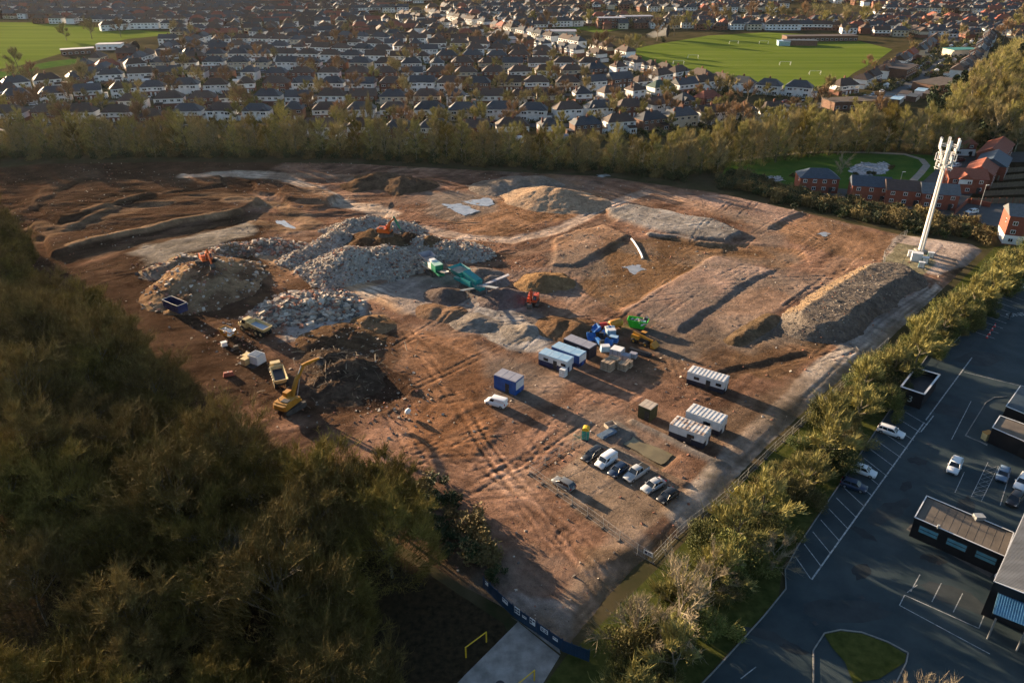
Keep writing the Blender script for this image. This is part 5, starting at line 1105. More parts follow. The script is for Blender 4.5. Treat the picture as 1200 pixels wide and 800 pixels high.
simple('drum', 'white and grey drum lying beside the red drum', 'drum', 714, 388, .3, [('barrel', m_grime, MB().tube([(-1.1, 0, .7), (1.1, 0, .7)], .7, 16)), ('band', m_pb, MB().tube([(-.3, 0, .7), (.3, 0, .7)], .72, 16, caps=False)), ('cradle', m_dark, MB().box((0, 0, .12), (1.5, .9, .24)))])
simple('mortar_silo', 'yellow tank with rounded ends behind the blue plant store', 'tank', 721, 384, .5, [('tank', m_exy, MB().tube([(-1.7, 0, 1.1), (-1.4, 0, 1.1), (1.4, 0, 1.1), (1.7, 0, 1.1)], [.6, .95, .95, .6], 16)), ('stand', m_dark, MB().box((-.9, 0, .25), (.25, 1.4, .5)).box((.9, 0, .25), (.25, 1.4, .5)))])
simple('timber_stack', 'loose stack of pale boards beside the blue plant store', 'timber', 690, 402, .9, [('board', m_ply, MB().box((0, 0, .12), (2.6, .25, .06), rz=.1)), ('board', m_ply, MB().box((.1, .4, .16), (2.4, .25, .06), rz=-.3)), ('board', m_ply, MB().box((.1, -.2, .24), (2.5, .22, .06), rz=.5))])
m_brk = M('brick_pack', (.24, .17, .11), col2=(.36, .27, .19), scale=1.5, rough=.85); m_wrap = M('grey_wrap', (.30, .32, .36), var=.25, scale=1.2, rough=.35)
for i, (px, py, mt, L, W_, h, lab) in enumerate(((712, 432, m_brk, 2.4, 2.0, 1.7, 'tan brick pack on a pallet at the front corner of the pallet group'), (719, 427, m_brk, 2.4, 1.6, 1.6, 'tan brick pack on a pallet behind the front corner pack'), (730, 432, m_brk, 1.9, 1.7, 1.3, 'low tan brick pack beside two others'), (737, 429, m_brk, 1.2, 1.3, 1.2, 'narrow tan brick pack at the open end of the pallet group'),
        (723, 417, m_wrap, 2.6, 2.4, 1.7, 'large grey wrapped pallet with pale top behind the brick packs'), (733, 421, m_wrap, 1.8, 1.6, 1.1, 'small grey wrapped pallet beside the large wrapped one'), (742, 418, m_wrap, 1.6, 1.3, .8, 'flat grey wrapped pallet next to a dark pipe stack'))):
    simple('material_pallet', lab, 'pallet', px, py, A_ + rnd.uniform(-.1, .1), [('load', mt, MB().box((0, 0, h / 2 + .14), (L, W_, h), top=(.97, .97))), ('pallet', m_ply, MB().box((0, 0, .07), (L + .1, W_ + .1, .14))), ('strap', m_dark, MB().box((L * .22, 0, h / 2 + .15), (.05, W_ + .02, h + .03)).box((-L * .22, 0, h / 2 + .15), (.05, W_ + .02, h + .03)))] + ([('top_sheet', m_grime if i == 4 else m_rfg, MB().box((0, 0, h + .17), (L * .9, W_ * .9, .04)))] if mt is m_wrap else []), 'pallets of building material')
simple('pipe_stack', 'stack of dark pipes lying beside the wrapped pallets', 'pipes', 750, 414, A_, [('pipe', m_dark, MB().tube([(-2.5, y_, z_), (2.5, y_, z_)], .2, 10)) for y_, z_ in ((-.45, .2), (0, .2), (.45, .2), (-.22, .56), (.22, .56))])
simple('roof_sheet_stack', 'blue grey stack of sheets lying behind the parked cars', 'sheets', 711, 509, heading((704, 513), (718, 506)), [('sheet', M('slate_sheets', (.10, .14, .19), var=.3, rough=.45), MB().box((0, 0, .2), (3.6, 1.6, .3)).box((.2, .15, .38), (3.4, 1.2, .08), rz=.06)), ('bearer', m_ply, MB().box((-1.2, 0, .03), (.1, 1.8, .1)).box((1.2, 0, .03), (.1, 1.8, .1)))])
simple('timber_crate', 'open wooden crate behind the stack of blue grey sheets', 'crate', 715, 500, .5, [('crate', m_ply, MB().box((0, -.7, .4), (1.8, .06, .7)).box((0, .7, .4), (1.8, .06, .7)).box((-.9, 0, .4), (.06, 1.4, .7)).box((.9, 0, .4), (.06, 1.4, .7))), ('floor_board', m_ply, MB().box((0, 0, .08), (1.8, 1.4, .06)))])
simple('cement_mixer', 'small pale mixer among broken blocks by the ruined soil at the wood edge', 'mixer', 477, 489, .7, [('drum', m_grime, MB().tube([(-.2, 0, .8), (.15, 0, 1.05), (.6, 0, 1.4), (.75, 0, 1.5)], [.3, .55, .42, .3], 12)), ('frame', m_exy, MB().tube([(-.6, -.4, 0), (0, -.4, .9), (.6, -.4, 0)], .05, 5).tube([(-.6, .4, 0), (0, .4, .9), (.6, .4, 0)], .05, 5)), ('wheel', m_rubber, MB().wheel((-.6, .5, .2), .2, .1).wheel((-.6, -.5, .2), .2, .1))])
# bent drain pipe on the ground
x, y = site(748, 290); pts = [site(*p) for p in [(740, 281), (743, 284), (748, 291), (752, 299), (753, 303)]]
tag(MB().tube([(a, b, Z(a, b) + .25) for a, b in pts], .28, 8).build('drain_pipe', m_grime), 'bent pale drain pipe lying on dug brown earth between the building pads', 'pipe')
# ================================================================== fences, gates, barriers, road at the site entrance
m_mesh = M('galvanised', (.36, .36, .35), var=.2, rough=.5, metal=.3)
def heras(label, pts, gap_wire=.35, step=3.4, group=None, foot=True):
    line = [site(*p) for p in pts]; r = thing('mesh_fence', label, 'fence', (line[0][0], line[0][1], Z(*line[0])), 0, group); ox, oy, oz = r.location
    st = along(line, step) + [(line[-1][0], line[-1][1], 0)]
    for i in range(len(st) - 1):
        a, b = st[i], st[i + 1]; za, zb = Z(a[0], a[1]) - oz, Z(b[0], b[1]) - oz; mb = MB()
        A = (a[0] - ox, a[1] - oy, za); B = (b[0] - ox, b[1] - oy, zb)
        for t in (0.01, .99):
            q = [A[k] + (B[k] - A[k]) * t for k in range(3)]; mb.tube([q, (q[0], q[1], q[2] + 2.0)], .025, 5)
        for h_ in (.1, 1.0, 1.98): mb.tube([(A[0], A[1], A[2] + h_), (B[0], B[1], B[2] + h_)], .022, 4, caps=False)
        n = int(step / gap_wire)
        for k in range(1, n): 
            q = [A[j] + (B[j] - A[j]) * k / n for j in range(3)]; mb.tube([(q[0], q[1], q[2] + .1), (q[0], q[1], q[2] + 1.98)], .008, 3, caps=False)
        mb.build('panel', m_mesh, r)
        if foot: MB().box((A[0], A[1], za + .07), (.7, .26, .14), rz=a[2] + pi / 2).build('foot_block', m_dark, r)
    return r
f1 = heras('mesh fence along the near side of the gravel compound with the parked cars', [(620, 556), (660, 585), (705, 618), (738, 643), (765, 657)])
heras('mesh fence between site road and hedge from the compound to the bund', [(765, 657), (800, 620), (848, 585), (905, 528), (968, 470), (1040, 402)], group=None)
heras('short mesh fence behind the portable toilet along the compound edge', [(622, 555), (655, 535), (690, 515)])
heras('mesh fence round the phone mast compound', [(1036, 312), (1034, 303), (1050, 284), (1062, 276)])
sgn = MB().box((0, 0, 0), (1.5, .04, .8)).build('warning_sign', m_white, f1); q = site(759, 652); sgn.location = (q[0] - f1.location.x, q[1] - f1.location.y - .06, Z(*q) + 1.2 - f1.location.z); sgn.rotation_euler = (0, 0, heading((738, 643), (765, 657)))
MB().box((-.35, -.03, .05), (.4, .02, .4)).box((.3, -.03, .15), (.6, .02, .12)).box((.3, -.03, -.1), (.6, .02, .12)).build('sign_marks', m_cabn, sgn)
m_hoard = M('hoarding_blue', (.012, .040, .085), var=.25, scale=.8, rough=.5)
G0, G1_ = site(601, 717), site(658, 757); ga = atan2(G1_[1] - G0[1], G1_[0] - G0[0]); GL = hypot(G1_[0] - G0[0], G1_[1] - G0[1])
def hoarding(label, p, q, name='hoarding', cat='hoarding', signs=(), n=4, hgt=2.0, gate=False):
    p, q = (site(*p), site(*q)); L = hypot(q[0] - p[0], q[1] - p[1]); r = thing(name, label, cat, (p[0], p[1], 0), atan2(q[1] - p[1], q[0] - p[0]))
    for i in range(n):
        w_ = L / n; mb = MB().box(((i + .5) * w_, 0, hgt / 2 + .1), (w_ - .05, .05, hgt)); [mb.box(((i + .5) * w_ + w_ * k, -.035, hgt / 2 + .1), (.05, .03, hgt)) for k in (-.33, 0, .33)]
        pn = mb.build('gate_leaf' if gate else 'panel', m_hoard, r)
    for i in range(n + 1): MB().tube([(i * L / n, .08, -.1), (i * L / n, .08, hgt + .25)], .06, 6).build('post', m_hoard, r)
    for t, z, w_, h_, marks in signs:
        s = MB().box((t * L, -.075, z), (w_, .03, h_)).build('sign', m_white, r); mk = MB()
        for k in range(marks): mk.box((t * L - w_ * .25 + (k % 2) * w_ * .48, -.095, z + h_ * .22 - (k // 2) * h_ * .4), (w_ * .36, .015, h_ * .26))
        mk.build('sign_marks', m_cabn, s)
    return r
hoarding('dark blue panelled site gates with white notices across the entrance road', (601, 719), (658, 759), 'site_gate', 'gate', [(.10, 1.75, .9, 1.1, 4), (.25, 1.5, .7, .4, 2), (.42, 1.7, .9, 1.1, 3), (.66, 1.6, 1.2, .7, 4), (.88, 1.45, .8, .5, 2)], 4, gate=True)
hoarding('dark blue hoarding running from the site gates into the bare wood', (566, 686), (600, 718), signs=[(.15, 1.7, .6, .6, 1), (.78, 1.6, 1.1, .7, 2)], n=4)
hoarding('dark blue hoarding between the site gates and the hedge', (659, 760), (690, 772), n=3)
m_yb = M('barrier_yellow', (.62, .40, .02), var=.12, rough=.5)
for a, b, lab in (((546, 770), (570, 752), 'yellow height barrier frame on the wood side of the entrance road'), ((608, 812), (626, 797), 'yellow height barrier frame on the hedge side of the entrance road')):
    p, q = at(*a), at(*b); r = thing('road_barrier', lab, 'barrier', (p[0], p[1], 0), atan2(q[1] - p[1], q[0] - p[0]), 'entrance road barriers'); L = hypot(q[0] - p[0], q[1] - p[1])
    for xx in (0, L): MB().box((xx, 0, .95), (.14, .14, 1.9)).build('post', m_yb, r)
    MB().box((L / 2, 0, 1.85), (L - .15, .1, .12)).build('rail', m_yb, r)
sheet('entrance_road', [(607, 728), (656, 768), (600, 860), (480, 860), (545, 790)], .03, m_conc)
sheet('gate_threshold', [(598, 722), (607, 727), (657, 766), (655, 758)], .05, m_conc)
x, y = at(586, 802); tag(MB().tube([(0, 0, .03), (0, 0, .05)], .6, 16).build('manhole_cover', m_dark, None, (x, y, .01)), 'round dark manhole cover in the entrance road', 'manhole')
# ================================================================== the suburb beyond the tree belt
m_brick = M('red_brick', (.17, .075, .05), var=.22, scale=1.2, rough=.9, objvar=.2)
m_brickb = M('brown_brick', (.15, .085, .06), var=.22, scale=1.2, rough=.9, objvar=.2)
m_rend = M('white_render', (.74, .73, .70), var=.12, scale=.5, rough=.8, objvar=.12)
m_cream = M('cream_render', (.52, .45, .34), var=.12, scale=.5, rough=.8, objvar=.12)
m_rbr = M('brown_tiles', (.075, .052, .042), var=.28, scale=1.6, rough=.75, objvar=.25, stretch=(1, 1, 4))
m_rsl = M('slate_tiles', (.05, .055, .062), var=.28, scale=1.6, rough=.6, objvar=.25, stretch=(1, 1, 4))
m_rrd = M('red_tiles', (.22, .065, .04), var=.25, scale=1.6, rough=.75, objvar=.2, stretch=(1, 1, 4))
m_rgn = M('green_tiles', (.035, .07, .055), var=.25, scale=1.6, rough=.7, stretch=(1, 1, 4))
m_upvc = M('white_frame', (.72, .72, .71), var=.05, rough=.5)
m_pot = M('chimney_pot', (.25, .10, .06), var=.2, rough=.9)
LOOK = [(m_brick, m_brick, m_rbr, 'red brick', 'brown roofed'), (m_brick, m_rend, m_rbr, 'white over brick', 'brown roofed'), (m_rend, m_rend, m_rbr, 'white rendered', 'brown roofed'), (m_rend, m_rend, m_rsl, 'white rendered', 'slate roofed'),
        (m_brickb, m_brickb, m_rsl, 'brown brick', 'slate roofed'), (m_brick, m_cream, m_rbr, 'cream over brick', 'brown roofed'), (m_cream, m_cream, m_rsl, 'cream rendered', 'slate roofed'), (m_brick, m_brick, m_rrd, 'red brick', 'red roofed'), (m_rend, m_rend, m_rgn, 'white rendered', 'green roofed'), (m_brick, m_rend, m_rsl, 'white over brick', 'slate roofed')]
LW = [4.5, 4.5, 6, 5, 3, 3, 2, .6, .3, 4]
def hip(mb, x0, x1, y0, y1, z, h, m=0, ov=.4, gable=(False, False), axis='x'):
    """hipped or gabled roof over a rectangle, ridge along the longer side"""
    if axis == 'x':
        x0 -= ov; x1 += ov; y0 -= ov; y1 += ov; d = (y1 - y0) / 2; yc = (y0 + y1) / 2
        a = x0 + (0.02 if gable[0] else d * .9); b = x1 - (0.02 if gable[1] else d * .9)
        if a > b: a = b = (a + b) / 2
        V = [(x0, y0, z), (x1, y0, z), (x1, y1, z), (x0, y1, z), (a, yc, z + h), (b, yc, z + h)]
    else:
        x0 -= ov; x1 += ov; y0 -= ov; y1 += ov; d = (x1 - x0) / 2; xc = (x0 + x1) / 2
        a = y0 + (0.02 if gable[0] else d * .9); b = y1 - (0.02 if gable[1] else d * .9)
        if a > b: a = b = (a + b) / 2
        V = [(x1, y0, z), (x1, y1, z), (x0, y1, z), (x0, y0, z), (xc, a, z + h), (xc, b, z + h)]
    mb.add(V, [(0, 1, 5, 4), (1, 2, 5), (2, 3, 4, 5), (3, 0, 4), (3, 2, 1, 0)], m)
def win(P, x, y, z, w_, h, s):
    """a window on a wall facing -y (s=-1) or +y"""
    f = MB().box((x, y + s * .03, z), (w_, .10, h)); g = MB().box((x - w_ * .245, y + s * .075, z), (w_ * .41, .05, h - .22)).box((x + w_ * .245, y + s * .075, z), (w_ * .41, .05, h - .22)); P.append(('window', f, g))
def house_parts(kind, v):
    """list of parts; walls carry two slots (lower, upper)"""
    rs = random.Random(kind * 31 + v); wl = MB(); rf = MB(); ch = []; W_ = []; dr = MB()
    EV = 5.0
    def shell(x0, x1, y0, y1, z=EV, sp=2.6):
        wl.box(((x0 + x1) / 2, (y0 + y1) / 2, sp / 2), (x1 - x0, y1 - y0, sp), 0); wl.box(((x0 + x1) / 2, (y0 + y1) / 2, (z + sp) / 2), (x1 - x0 + .02, y1 - y0 + .02, z - sp), 1)
    def gab(x0, x1, y, z, h, t=.25, m=1, s=-1):
        wl.add([(x0, y, z), (x1, y, z), ((x0 + x1) / 2, y, z + h), (x0, y + t, z), (x1, y + t, z), ((x0 + x1) / 2, y + t, z + h)], [(0, 1, 2), (5, 4, 3), (0, 2, 5, 3), (1, 4, 5, 2)], m)
    def chim(x, y, z, h=1.4, w_=.9):
        c = MB().box((x, y, z), (w_, .6, h)); [c.tube([(x + o, y, z + h / 2), (x + o, y, z + h / 2 + .4)], .12, 6, 1) for o in (-.25, .25)]; ch.append(c)
    if kind in (0, 1, 4):      # pair of houses
        L, D = 13.6, 7.8
        shell(-L / 2, L / 2, -D / 2, D / 2)
        if kind == 4:
            for s_ in (-1, 1): wl.add([(s_ * L / 2 - s_ * .1, -D / 2, EV), (s_ * L / 2 - s_ * .1, D / 2, EV), (s_ * L / 2 - s_ * .1, 0, EV + 3.1), (s_ * L / 2, -D / 2, EV), (s_ * L / 2, D / 2, EV), (s_ * L / 2, 0, EV + 3.1)], [(0, 1, 2), (5, 4, 3), (0, 3, 4, 1), (1, 4, 5, 2), (2, 5, 3, 0)], 1)
            hip(rf, -L / 2, L / 2, -D / 2, D / 2, EV, 3.3, gable=(True, True), ov=.25)
        else: hip(rf, -L / 2, L / 2, -D / 2, D / 2, EV, 3.3)
        chim(-.2 if v else .3, .6, EV + 3.4); 
        if v == 1: chim(L / 2 - 2.2, 1.2, EV + 2.3)
        for s_ in (-1, 1):
            bx = s_ * 4.2   # bays
            wl.box((bx, -D / 2 - .45, 1.35), (2.9, .9, 2.7), 0); wl.box((bx, -D / 2 - .45, 3.85), (2.9, .9, 2.3), 1)
            if kind == 1:
                gab(bx - 1.45, bx + 1.45, -D / 2 - .9, EV, 1.5); hip(rf, bx - 1.45, bx + 1.45, -D / 2 - .9, -D / 2 + 2.4, EV + .02, 1.65, axis='y', gable=(True, False), ov=.18)
            else: hip(rf, bx - 1.45, bx + 1.45, -D / 2 - .9, -D / 2 + 2.2, EV + .03, 1.2, axis='y', ov=.2)
            win(W_, bx, -D / 2 - .9, 1.45, 2.4, 1.3, -1); win(W_, bx, -D / 2 - .9, 3.95, 2.4, 1.2, -1); win(W_, s_ * 1.5, -D / 2, 4.0, 1.2, 1.0, -1)
            dr.box((s_ * 1.2, -D / 2 - .04, 1.05), (.95, .1, 2.1)); 
            for x_ in (1.7, 4.9): win(W_, s_ * x_, D / 2, 3.95, 1.6, 1.15, 1)
            win(W_, s_ * 4.6, D / 2, 1.3, 2.0, 1.3, 1)
        # rear extension or side garage
        if v in (0, 2): e = rs.choice((-1, 1)); wl.box((e * 4.4, D / 2 + 1.5, 1.3), (3.6, 3.0, 2.6), 0); rf.add([(e * 4.4 - 2, D / 2, 3.3), (e * 4.4 + 2, D / 2, 3.3), (e * 4.4 + 2, D / 2 + 3.2, 2.6), (e * 4.4 - 2, D / 2 + 3.2, 2.6)], [(0, 1, 2, 3), (3, 2, 1, 0)]); win(W_, e * 4.4, D / 2 + 3.0, 1.3, 2.0, 1.5, 1)
        if v in (1, 2): wl.box((L / 2 + 1.25, .8, 1.2), (2.5, 5.5, 2.4), 1); rf.box((L / 2 + 1.25, .8, 2.46), (2.7, 5.7, .12)); dr.box((L / 2 + 1.25, -2.0, 1.05), (2.1, .1, 2.0))
    elif kind == 2:            # detached
        L, D = 9.0, 8.0
        shell(-L / 2, L / 2, -D / 2, D / 2); hip(rf, -L / 2, L / 2, -D / 2, D / 2, EV, 3.2); chim(L / 2 - 1.2, .8, EV + 2.2, 2.4)
        wl.box((-2.2, -D / 2 - .5, 1.35), (3.2, 1.0, 2.7), 0); wl.box((-2.2, -D / 2 - .5, 3.85), (3.2, 1.0, 2.3), 1); gab(-3.8, -.6, -D / 2 - 1, EV, 1.7); hip(rf, -3.8, -.6, -D / 2 - 1, -D / 2 + 2.8, EV + .02, 1.85, axis='y', gable=(True, False), ov=.2)
        for z in (1.45, 3.95): win(W_, -2.2, -D / 2 - 1, z, 2.5, 1.2, -1); win(W_, 2.6, -D / 2, z, 1.7, 1.15, -1); win(W_, -2.2, D / 2, z, 1.8, 1.15, 1); win(W_, 2.2, D / 2, z, 1.8, 1.15, 1)
        dr.box((.7, -D / 2 - .04, 1.05), (1.0, .1, 2.1))
        if v: wl.box((L / 2 + 1.5, .5, 1.25), (3.0, 6.0, 2.5), 1); hip(rf, L / 2, L / 2 + 3, -2.5, 3.5, 2.5, 1.1, axis='y', ov=.15); dr.box((L / 2 + 1.5, -2.54, 1.05), (2.3, .1, 2.0))
    elif kind == 3:            # terrace of four
        L, D = 24.0, 7.6
        shell(-L / 2, L / 2, -D / 2, D / 2); hip(rf, -L / 2, L / 2, -D / 2, D / 2, EV, 3.0)
        for i in range(4):
            x = -L / 2 + 3 + i * 6
            for y, s_ in ((-D / 2, -1), (D / 2, 1)): win(W_, x - 1.2, y, 1.4, 2.0, 1.25, s_); win(W_, x - 1.2, y, 3.9, 2.0, 1.15, s_); win(W_, x + 1.6, y, 3.9, 1.1, 1.0, s_)
            dr.box((x + 1.4, -D / 2 - .04, 1.05), (.95, .1, 2.1))
        for x in (-6, 0, 6): chim(x, .3, EV + 3.1, 1.4, 1.2)
    else:                      # bungalow
        L, D = 11.0, 8.4
        shell(-L / 2, L / 2, -D / 2, D / 2, 2.7, 1.3); hip(rf, -L / 2, L / 2, -D / 2, D / 2, 2.7, 3.0); chim(2.5, .5, 5.0, 1.4)
        for x in (-3.2, 3.2): win(W_, x, -D / 2, 1.5, 2.2, 1.2, -1); win(W_, x, D / 2, 1.5, 2.0, 1.2, 1)
        dr.box((0, -D / 2 - .04, 1.05), (1.0, .1, 2.1))
    return wl, rf, ch, W_, dr
HM = {}
def slots(o, ms):
    for i, m in enumerate(ms):
        o.material_slots[i].link = 'OBJECT'; o.material_slots[i].material = m
HP = {}
def house(x, y, a, kind, v, look, label, group, full, sc=1.0):
    lo, up, rf_ = LOOK[look][:3]
    if (kind, v) not in HM:
        wl, rf, ch, W_, dr = house_parts(kind, v)
        HM[kind, v] = dict(wall=wl.mesh('wall', [m_brick, m_brick]), roof=rf.mesh('roof', [m_rbr]), chimney=[c.mesh('chimney', [m_brick, m_pot]) for c in ch], win=[(f.mesh('window', m_upvc), g.mesh('pane', m_glass)) for _, f, g in W_], door=dr.mesh('door', m_upvc))
        al = MB()
        for src, k in [(wl, None), (rf, 2), (dr, 4)] + [(c, 3) for c in ch]:
            o = len(al.v); al.v += src.v; al.f += [[o + i for i in f] for f in src.f]; al.m += [m if k is None else k for m in src.m]; al.sm += src.sm
        for _, f, g in W_:
            for src, k in ((f, 4), (g, 5)): o = len(al.v); al.v += src.v; al.f += [[o + i for i in q] for q in src.f]; al.m += [k] * len(src.f); al.sm += src.sm
        HM[kind, v]['all'] = al.mesh('house', [m_brick, m_rend, m_rbr, m_brick, m_upvc, m_glass])
    h = HM[kind, v]
    nm = ('pair_of_houses', 'pair_of_houses', 'detached_house', 'terraced_houses', 'pair_of_houses', 'bungalow')[kind]
    if not full:
        o = obj(nm, h['all'], None, (x, y, 0), a); slots(o, [lo, up, rf_, m_brick]); tag(o, label, 'house', group)
    else:
        o = thing(nm, label, 'house', (x, y, 0), a, group)
        slots(obj('wall', h['wall'], o), [lo, up]); r = obj('roof', h['roof'], o); slots(r, [rf_]); [obj('chimney', c, r) for c in h['chimney']]
        obj('door', h['door'], o)
        for f, g in h['win']: q = obj('window', f, o); obj('pane', g, q)
    o.scale = (sc, sc, sc); return o
ROWS = [  # (row phrase, photograph pixels along the house bases, facing away?, spacing)
 ('front row behind the belt', [(372, 160), (520, 161), (640, 159), (735, 153), (830, 143), (905, 138)], 1, 16.5),
 ('second row behind the belt', [(-40, 146), (0, 144), (120, 142), (250, 140), (420, 139), (560, 139), (650, 140), (760, 134), (850, 121)], 0, 16.5),
 ('third row behind the belt', [(150, 128), (300, 123), (450, 123), (600, 123), (700, 120), (800, 109), (850, 103)], 1, 16.5),
 ('fourth row behind the belt', [(-30, 126), (60, 119), (180, 111), (300, 107), (450, 107), (600, 106), (690, 106), (760, 99), (800, 92)], 0, 16.5),
 ('fifth row behind the belt', [(-20, 114), (20, 107), (120, 97), (220, 93), (300, 94), (450, 94), (600, 93), (680, 91), (740, 86)], 1, 16.5),
 ('sixth row behind the belt', [(120, 86), (170, 82), (300, 81), (450, 83), (600, 82), (690, 82)], 0, 16.5),
 ('seventh row behind the belt', [(190, 74), (230, 71), (330, 71), (450, 74), (600, 73), (660, 73)], 1, 16.5),
 ('eighth row behind the belt', [(200, 60), (340, 62), (450, 66), (560, 65), (640, 66)], 0, 16.5),
 ('ninth row behind the belt', [(280, 52), (380, 55), (450, 59), (520, 58), (600, 60)], 1, 16.5),
 ('tenth row behind the belt', [(300, 44), (400, 48), (460, 52), (550, 52)], 0, 16.5),
 ('sunlit street sloping to the sports field', [(470, 22), (520, 32), (580, 46), (650, 61), (712, 74)], 2, 13.5),
 ('far side of the sloping street', [(500, 19), (560, 30), (620, 44), (690, 58), (735, 69)], 3, 13.5),
 ('row backing onto the sports field', [(740, 80), (790, 92), (850, 104), (900, 110), (950, 114), (990, 110)], 0, 15.5),
 ('row between sports field and high street', [(1010, 103), (1032, 92), (1055, 78), (1078, 64), (1098, 50)], 3, 13),
 ('row across the high street', [(1122, 92), (1140, 74), (1152, 58), (1160, 44)], 2, 15),
 ('row along the top of the dim fields', [(130, 36), (160, 34), (225, 33)], 0, 26),
 ('slanting row near the dim fields', [(85, 102), (130, 88), (190, 66), (240, 50)], 0, 16.5),
 ('second slanting row near the dim fields', [(0, 118), (50, 106), (100, 96), (160, 82), (215, 68)], 1, 16.5),
]
placed = []; SPOT = []
for rname, pts, face, sp in ROWS:
    line = [at(*p) for p in pts]; n = 0
    for x, y, a in along(line, sp, 0, 4):
        jx, jy = rnd.uniform(-.8, .8), rnd.uniform(-1.2, 1.2); x += jx; y += jy
        if any((x - p[0]) ** 2 + (y - p[1]) ** 2 < 13.2 ** 2 for p in placed): continue
        q = proj(x, y, 5)
        if not (-30 < q[0] < 1230 and q[1] > -12): continue
        placed.append((x, y)); n += 1
        kind = rnd.choices([0, 1, 2, 3, 4, 5], [6, 3, 1.6, 0, 1.8, .35])[0]
        if 'dim fields' in rname and 'top' in rname: kind = 3
        if 'high street' in rname: kind = rnd.choice([1, 2, 4])
        v = rnd.choice([0, 1, 2]) if kind in (0, 1, 4) else rnd.choice([0, 1]) if kind == 2 else 0
        look = rnd.choices(range(10), LW)[0]
        if 'top of the dim' in rname or ('slanting' in rname and rnd.random() < .6): look = rnd.choice([2, 3])
        SPOT.append((x, y, a + rnd.uniform(-.06, .06) + (pi if face in (1, 3) else 0), kind, v, look, rname, n))
SPOT.sort(key=lambda s: s[1])
KN = ['hipped pair', 'gabled pair', 'detached house', 'terrace', 'pair', 'bungalow']
for i, (x, y, a, kind, v, look, rname, n) in enumerate(SPOT[:298]):
    lab = f"{LOOK[look][3]} {KN[kind]}, {ordinal(n)} from the left, {rname}"
    if len(lab.split()) < 14: lab = LOOK[look][4] + ' ' + lab
    house(x, y, a, kind, v, look, lab, 'houses in the ' + rname, y < 560, rnd.uniform(.94, 1.04))
# everything farther: one sea of rooftops
def sea():
    rs = np.random.RandomState(9); pts = [(s[0], s[1], s[2]) for s in SPOT[298:]]
    no = [[at(*q) for q in p] for p in ([(-400, 95), (-50, 97), (60, 92), (210, 48), (200, 38), (100, 29), (0, 27), (-400, 27)], [(600, 62), (720, 78), (860, 108), (990, 112), (1062, 62), (1010, 40), (760, 34), (640, 34)], [(1060, 170), (1060, 120), (1100, 95), (1150, 75), (1260, 50), (1500, 60), (1500, 170)])]
    P = np.array(placed)
    for row in range(52):
        y0 = 560 + row * 21.5 + (row % 2) * 9; bendk = rs.rand() * 6
        x = -1150 + rs.rand() * 10
        while x < 1150:
            x += 14.5 + 2.5 * rs.rand(); yy = y0 + 30 * sin(x / 170 + bendk * .15) + .05 * x + rs.randn() * 1.0
            q = proj(x, yy, 4)
            if not (-20 < q[0] < 1220) or q[1] < -14 or q[1] > 110: continue
            if any(inpoly(np.array([x]), np.array([yy]), p)[0] for p in no): continue
            if ((P[:, 0] - x) ** 2 + (P[:, 1] - yy) ** 2).min() < 15 ** 2: continue
            if fbm(np.array([x]), np.array([yy]), 120, 2, off=8)[0] > .33: continue
            pts.append((x, yy, .06 + .18 * cos(x / 170 + bendk * .15) + rs.randn() * .05 + (pi / 2 if rs.rand() < .12 else 0)))
    mb = MB()
    for x, y, a in pts:
        lk = rs.choice(10, p=np.array(LW) / sum(LW)); L = rs.choice([13.0, 13.5, 9, 22], p=[.45, .3, .15, .1]); D = 7.8; EV = 5.0 if rs.rand() < .9 else 3.0
        if q[1] < 40 and rs.rand() < .12: lk = 7
        b = MB(); b.box((0, 0, 1.3), (L, D, 2.6), 0 if LOOK[lk][0] is m_brick else 1 if LOOK[lk][0] is m_rend else 2); b.box((0, 0, (EV + 2.6) / 2), (L + .02, D + .02, EV - 2.6), 0 if LOOK[lk][1] in (m_brick, m_brickb) else 1 if LOOK[lk][1] is m_rend else 2)
        hip(b, -L / 2, L / 2, -D / 2, D / 2, EV, 3.2, {m_rbr: 3, m_rsl: 4, m_rrd: 5, m_rgn: 4}[LOOK[lk][2]], gable=(True, True) if rs.rand() < .25 else (False, False)); b.box((.2, .5, EV + 3.3), (.9, .6, 1.4), 0)
        for s_ in (-1, 1):
            for k in range(int(L / 3.2)):
                for z in (1.4, 3.9): b.box((-L / 2 + 1.6 + k * 3.2, s_ * (D / 2 + .03), z), (1.5, .08, 1.1), 6)
        c, s_ = cos(a), sin(a); o = len(mb.v)
        mb.v += [(x + c * p[0] - s_ * p[1], y + s_ * p[0] + c * p[1], p[2]) for p in b.v]; mb.f += [[o + i for i in f] for f in b.f]; mb.m += b.m; mb.sm += b.sm
    o = mb.build('distant_houses', [m_brick, m_rend, m_cream, m_rbr, m_rsl, m_rrd, m_glass]); o['kind'] = 'stuff'; o['label'] = 'far sea of brick and white houses fading towards the top of the town'
    return pts
FARP = sea()
# streets between facing rows
mb = MB()
for i in (1, 3, 5, 7):
    a = [at(*p) for p in ROWS[i][1]]; strip(mb, [(q[0], q[1]) for q in along(a, 20, -13.5)], 7.0, .03 + .01 * i)
for i in (10,):
    a = [at(*p) for p in ROWS[i][1]]; strip(mb, [(q[0], q[1]) for q in along(a, 15, -12)], 7.0, .03)
strip(mb, [at(*p) for p in [(905, 122), (960, 124), (1010, 119), (1045, 108), (1075, 92), (1095, 72), (1115, 48), (1122, 36), (1128, 24)]], 12, .035)
strip(mb, [at(*p) for p in [(715, 122), (735, 108), (745, 92), (735, 84)]], 6, .05)
mb.build('street', m_road)['kind'] = 'structure'
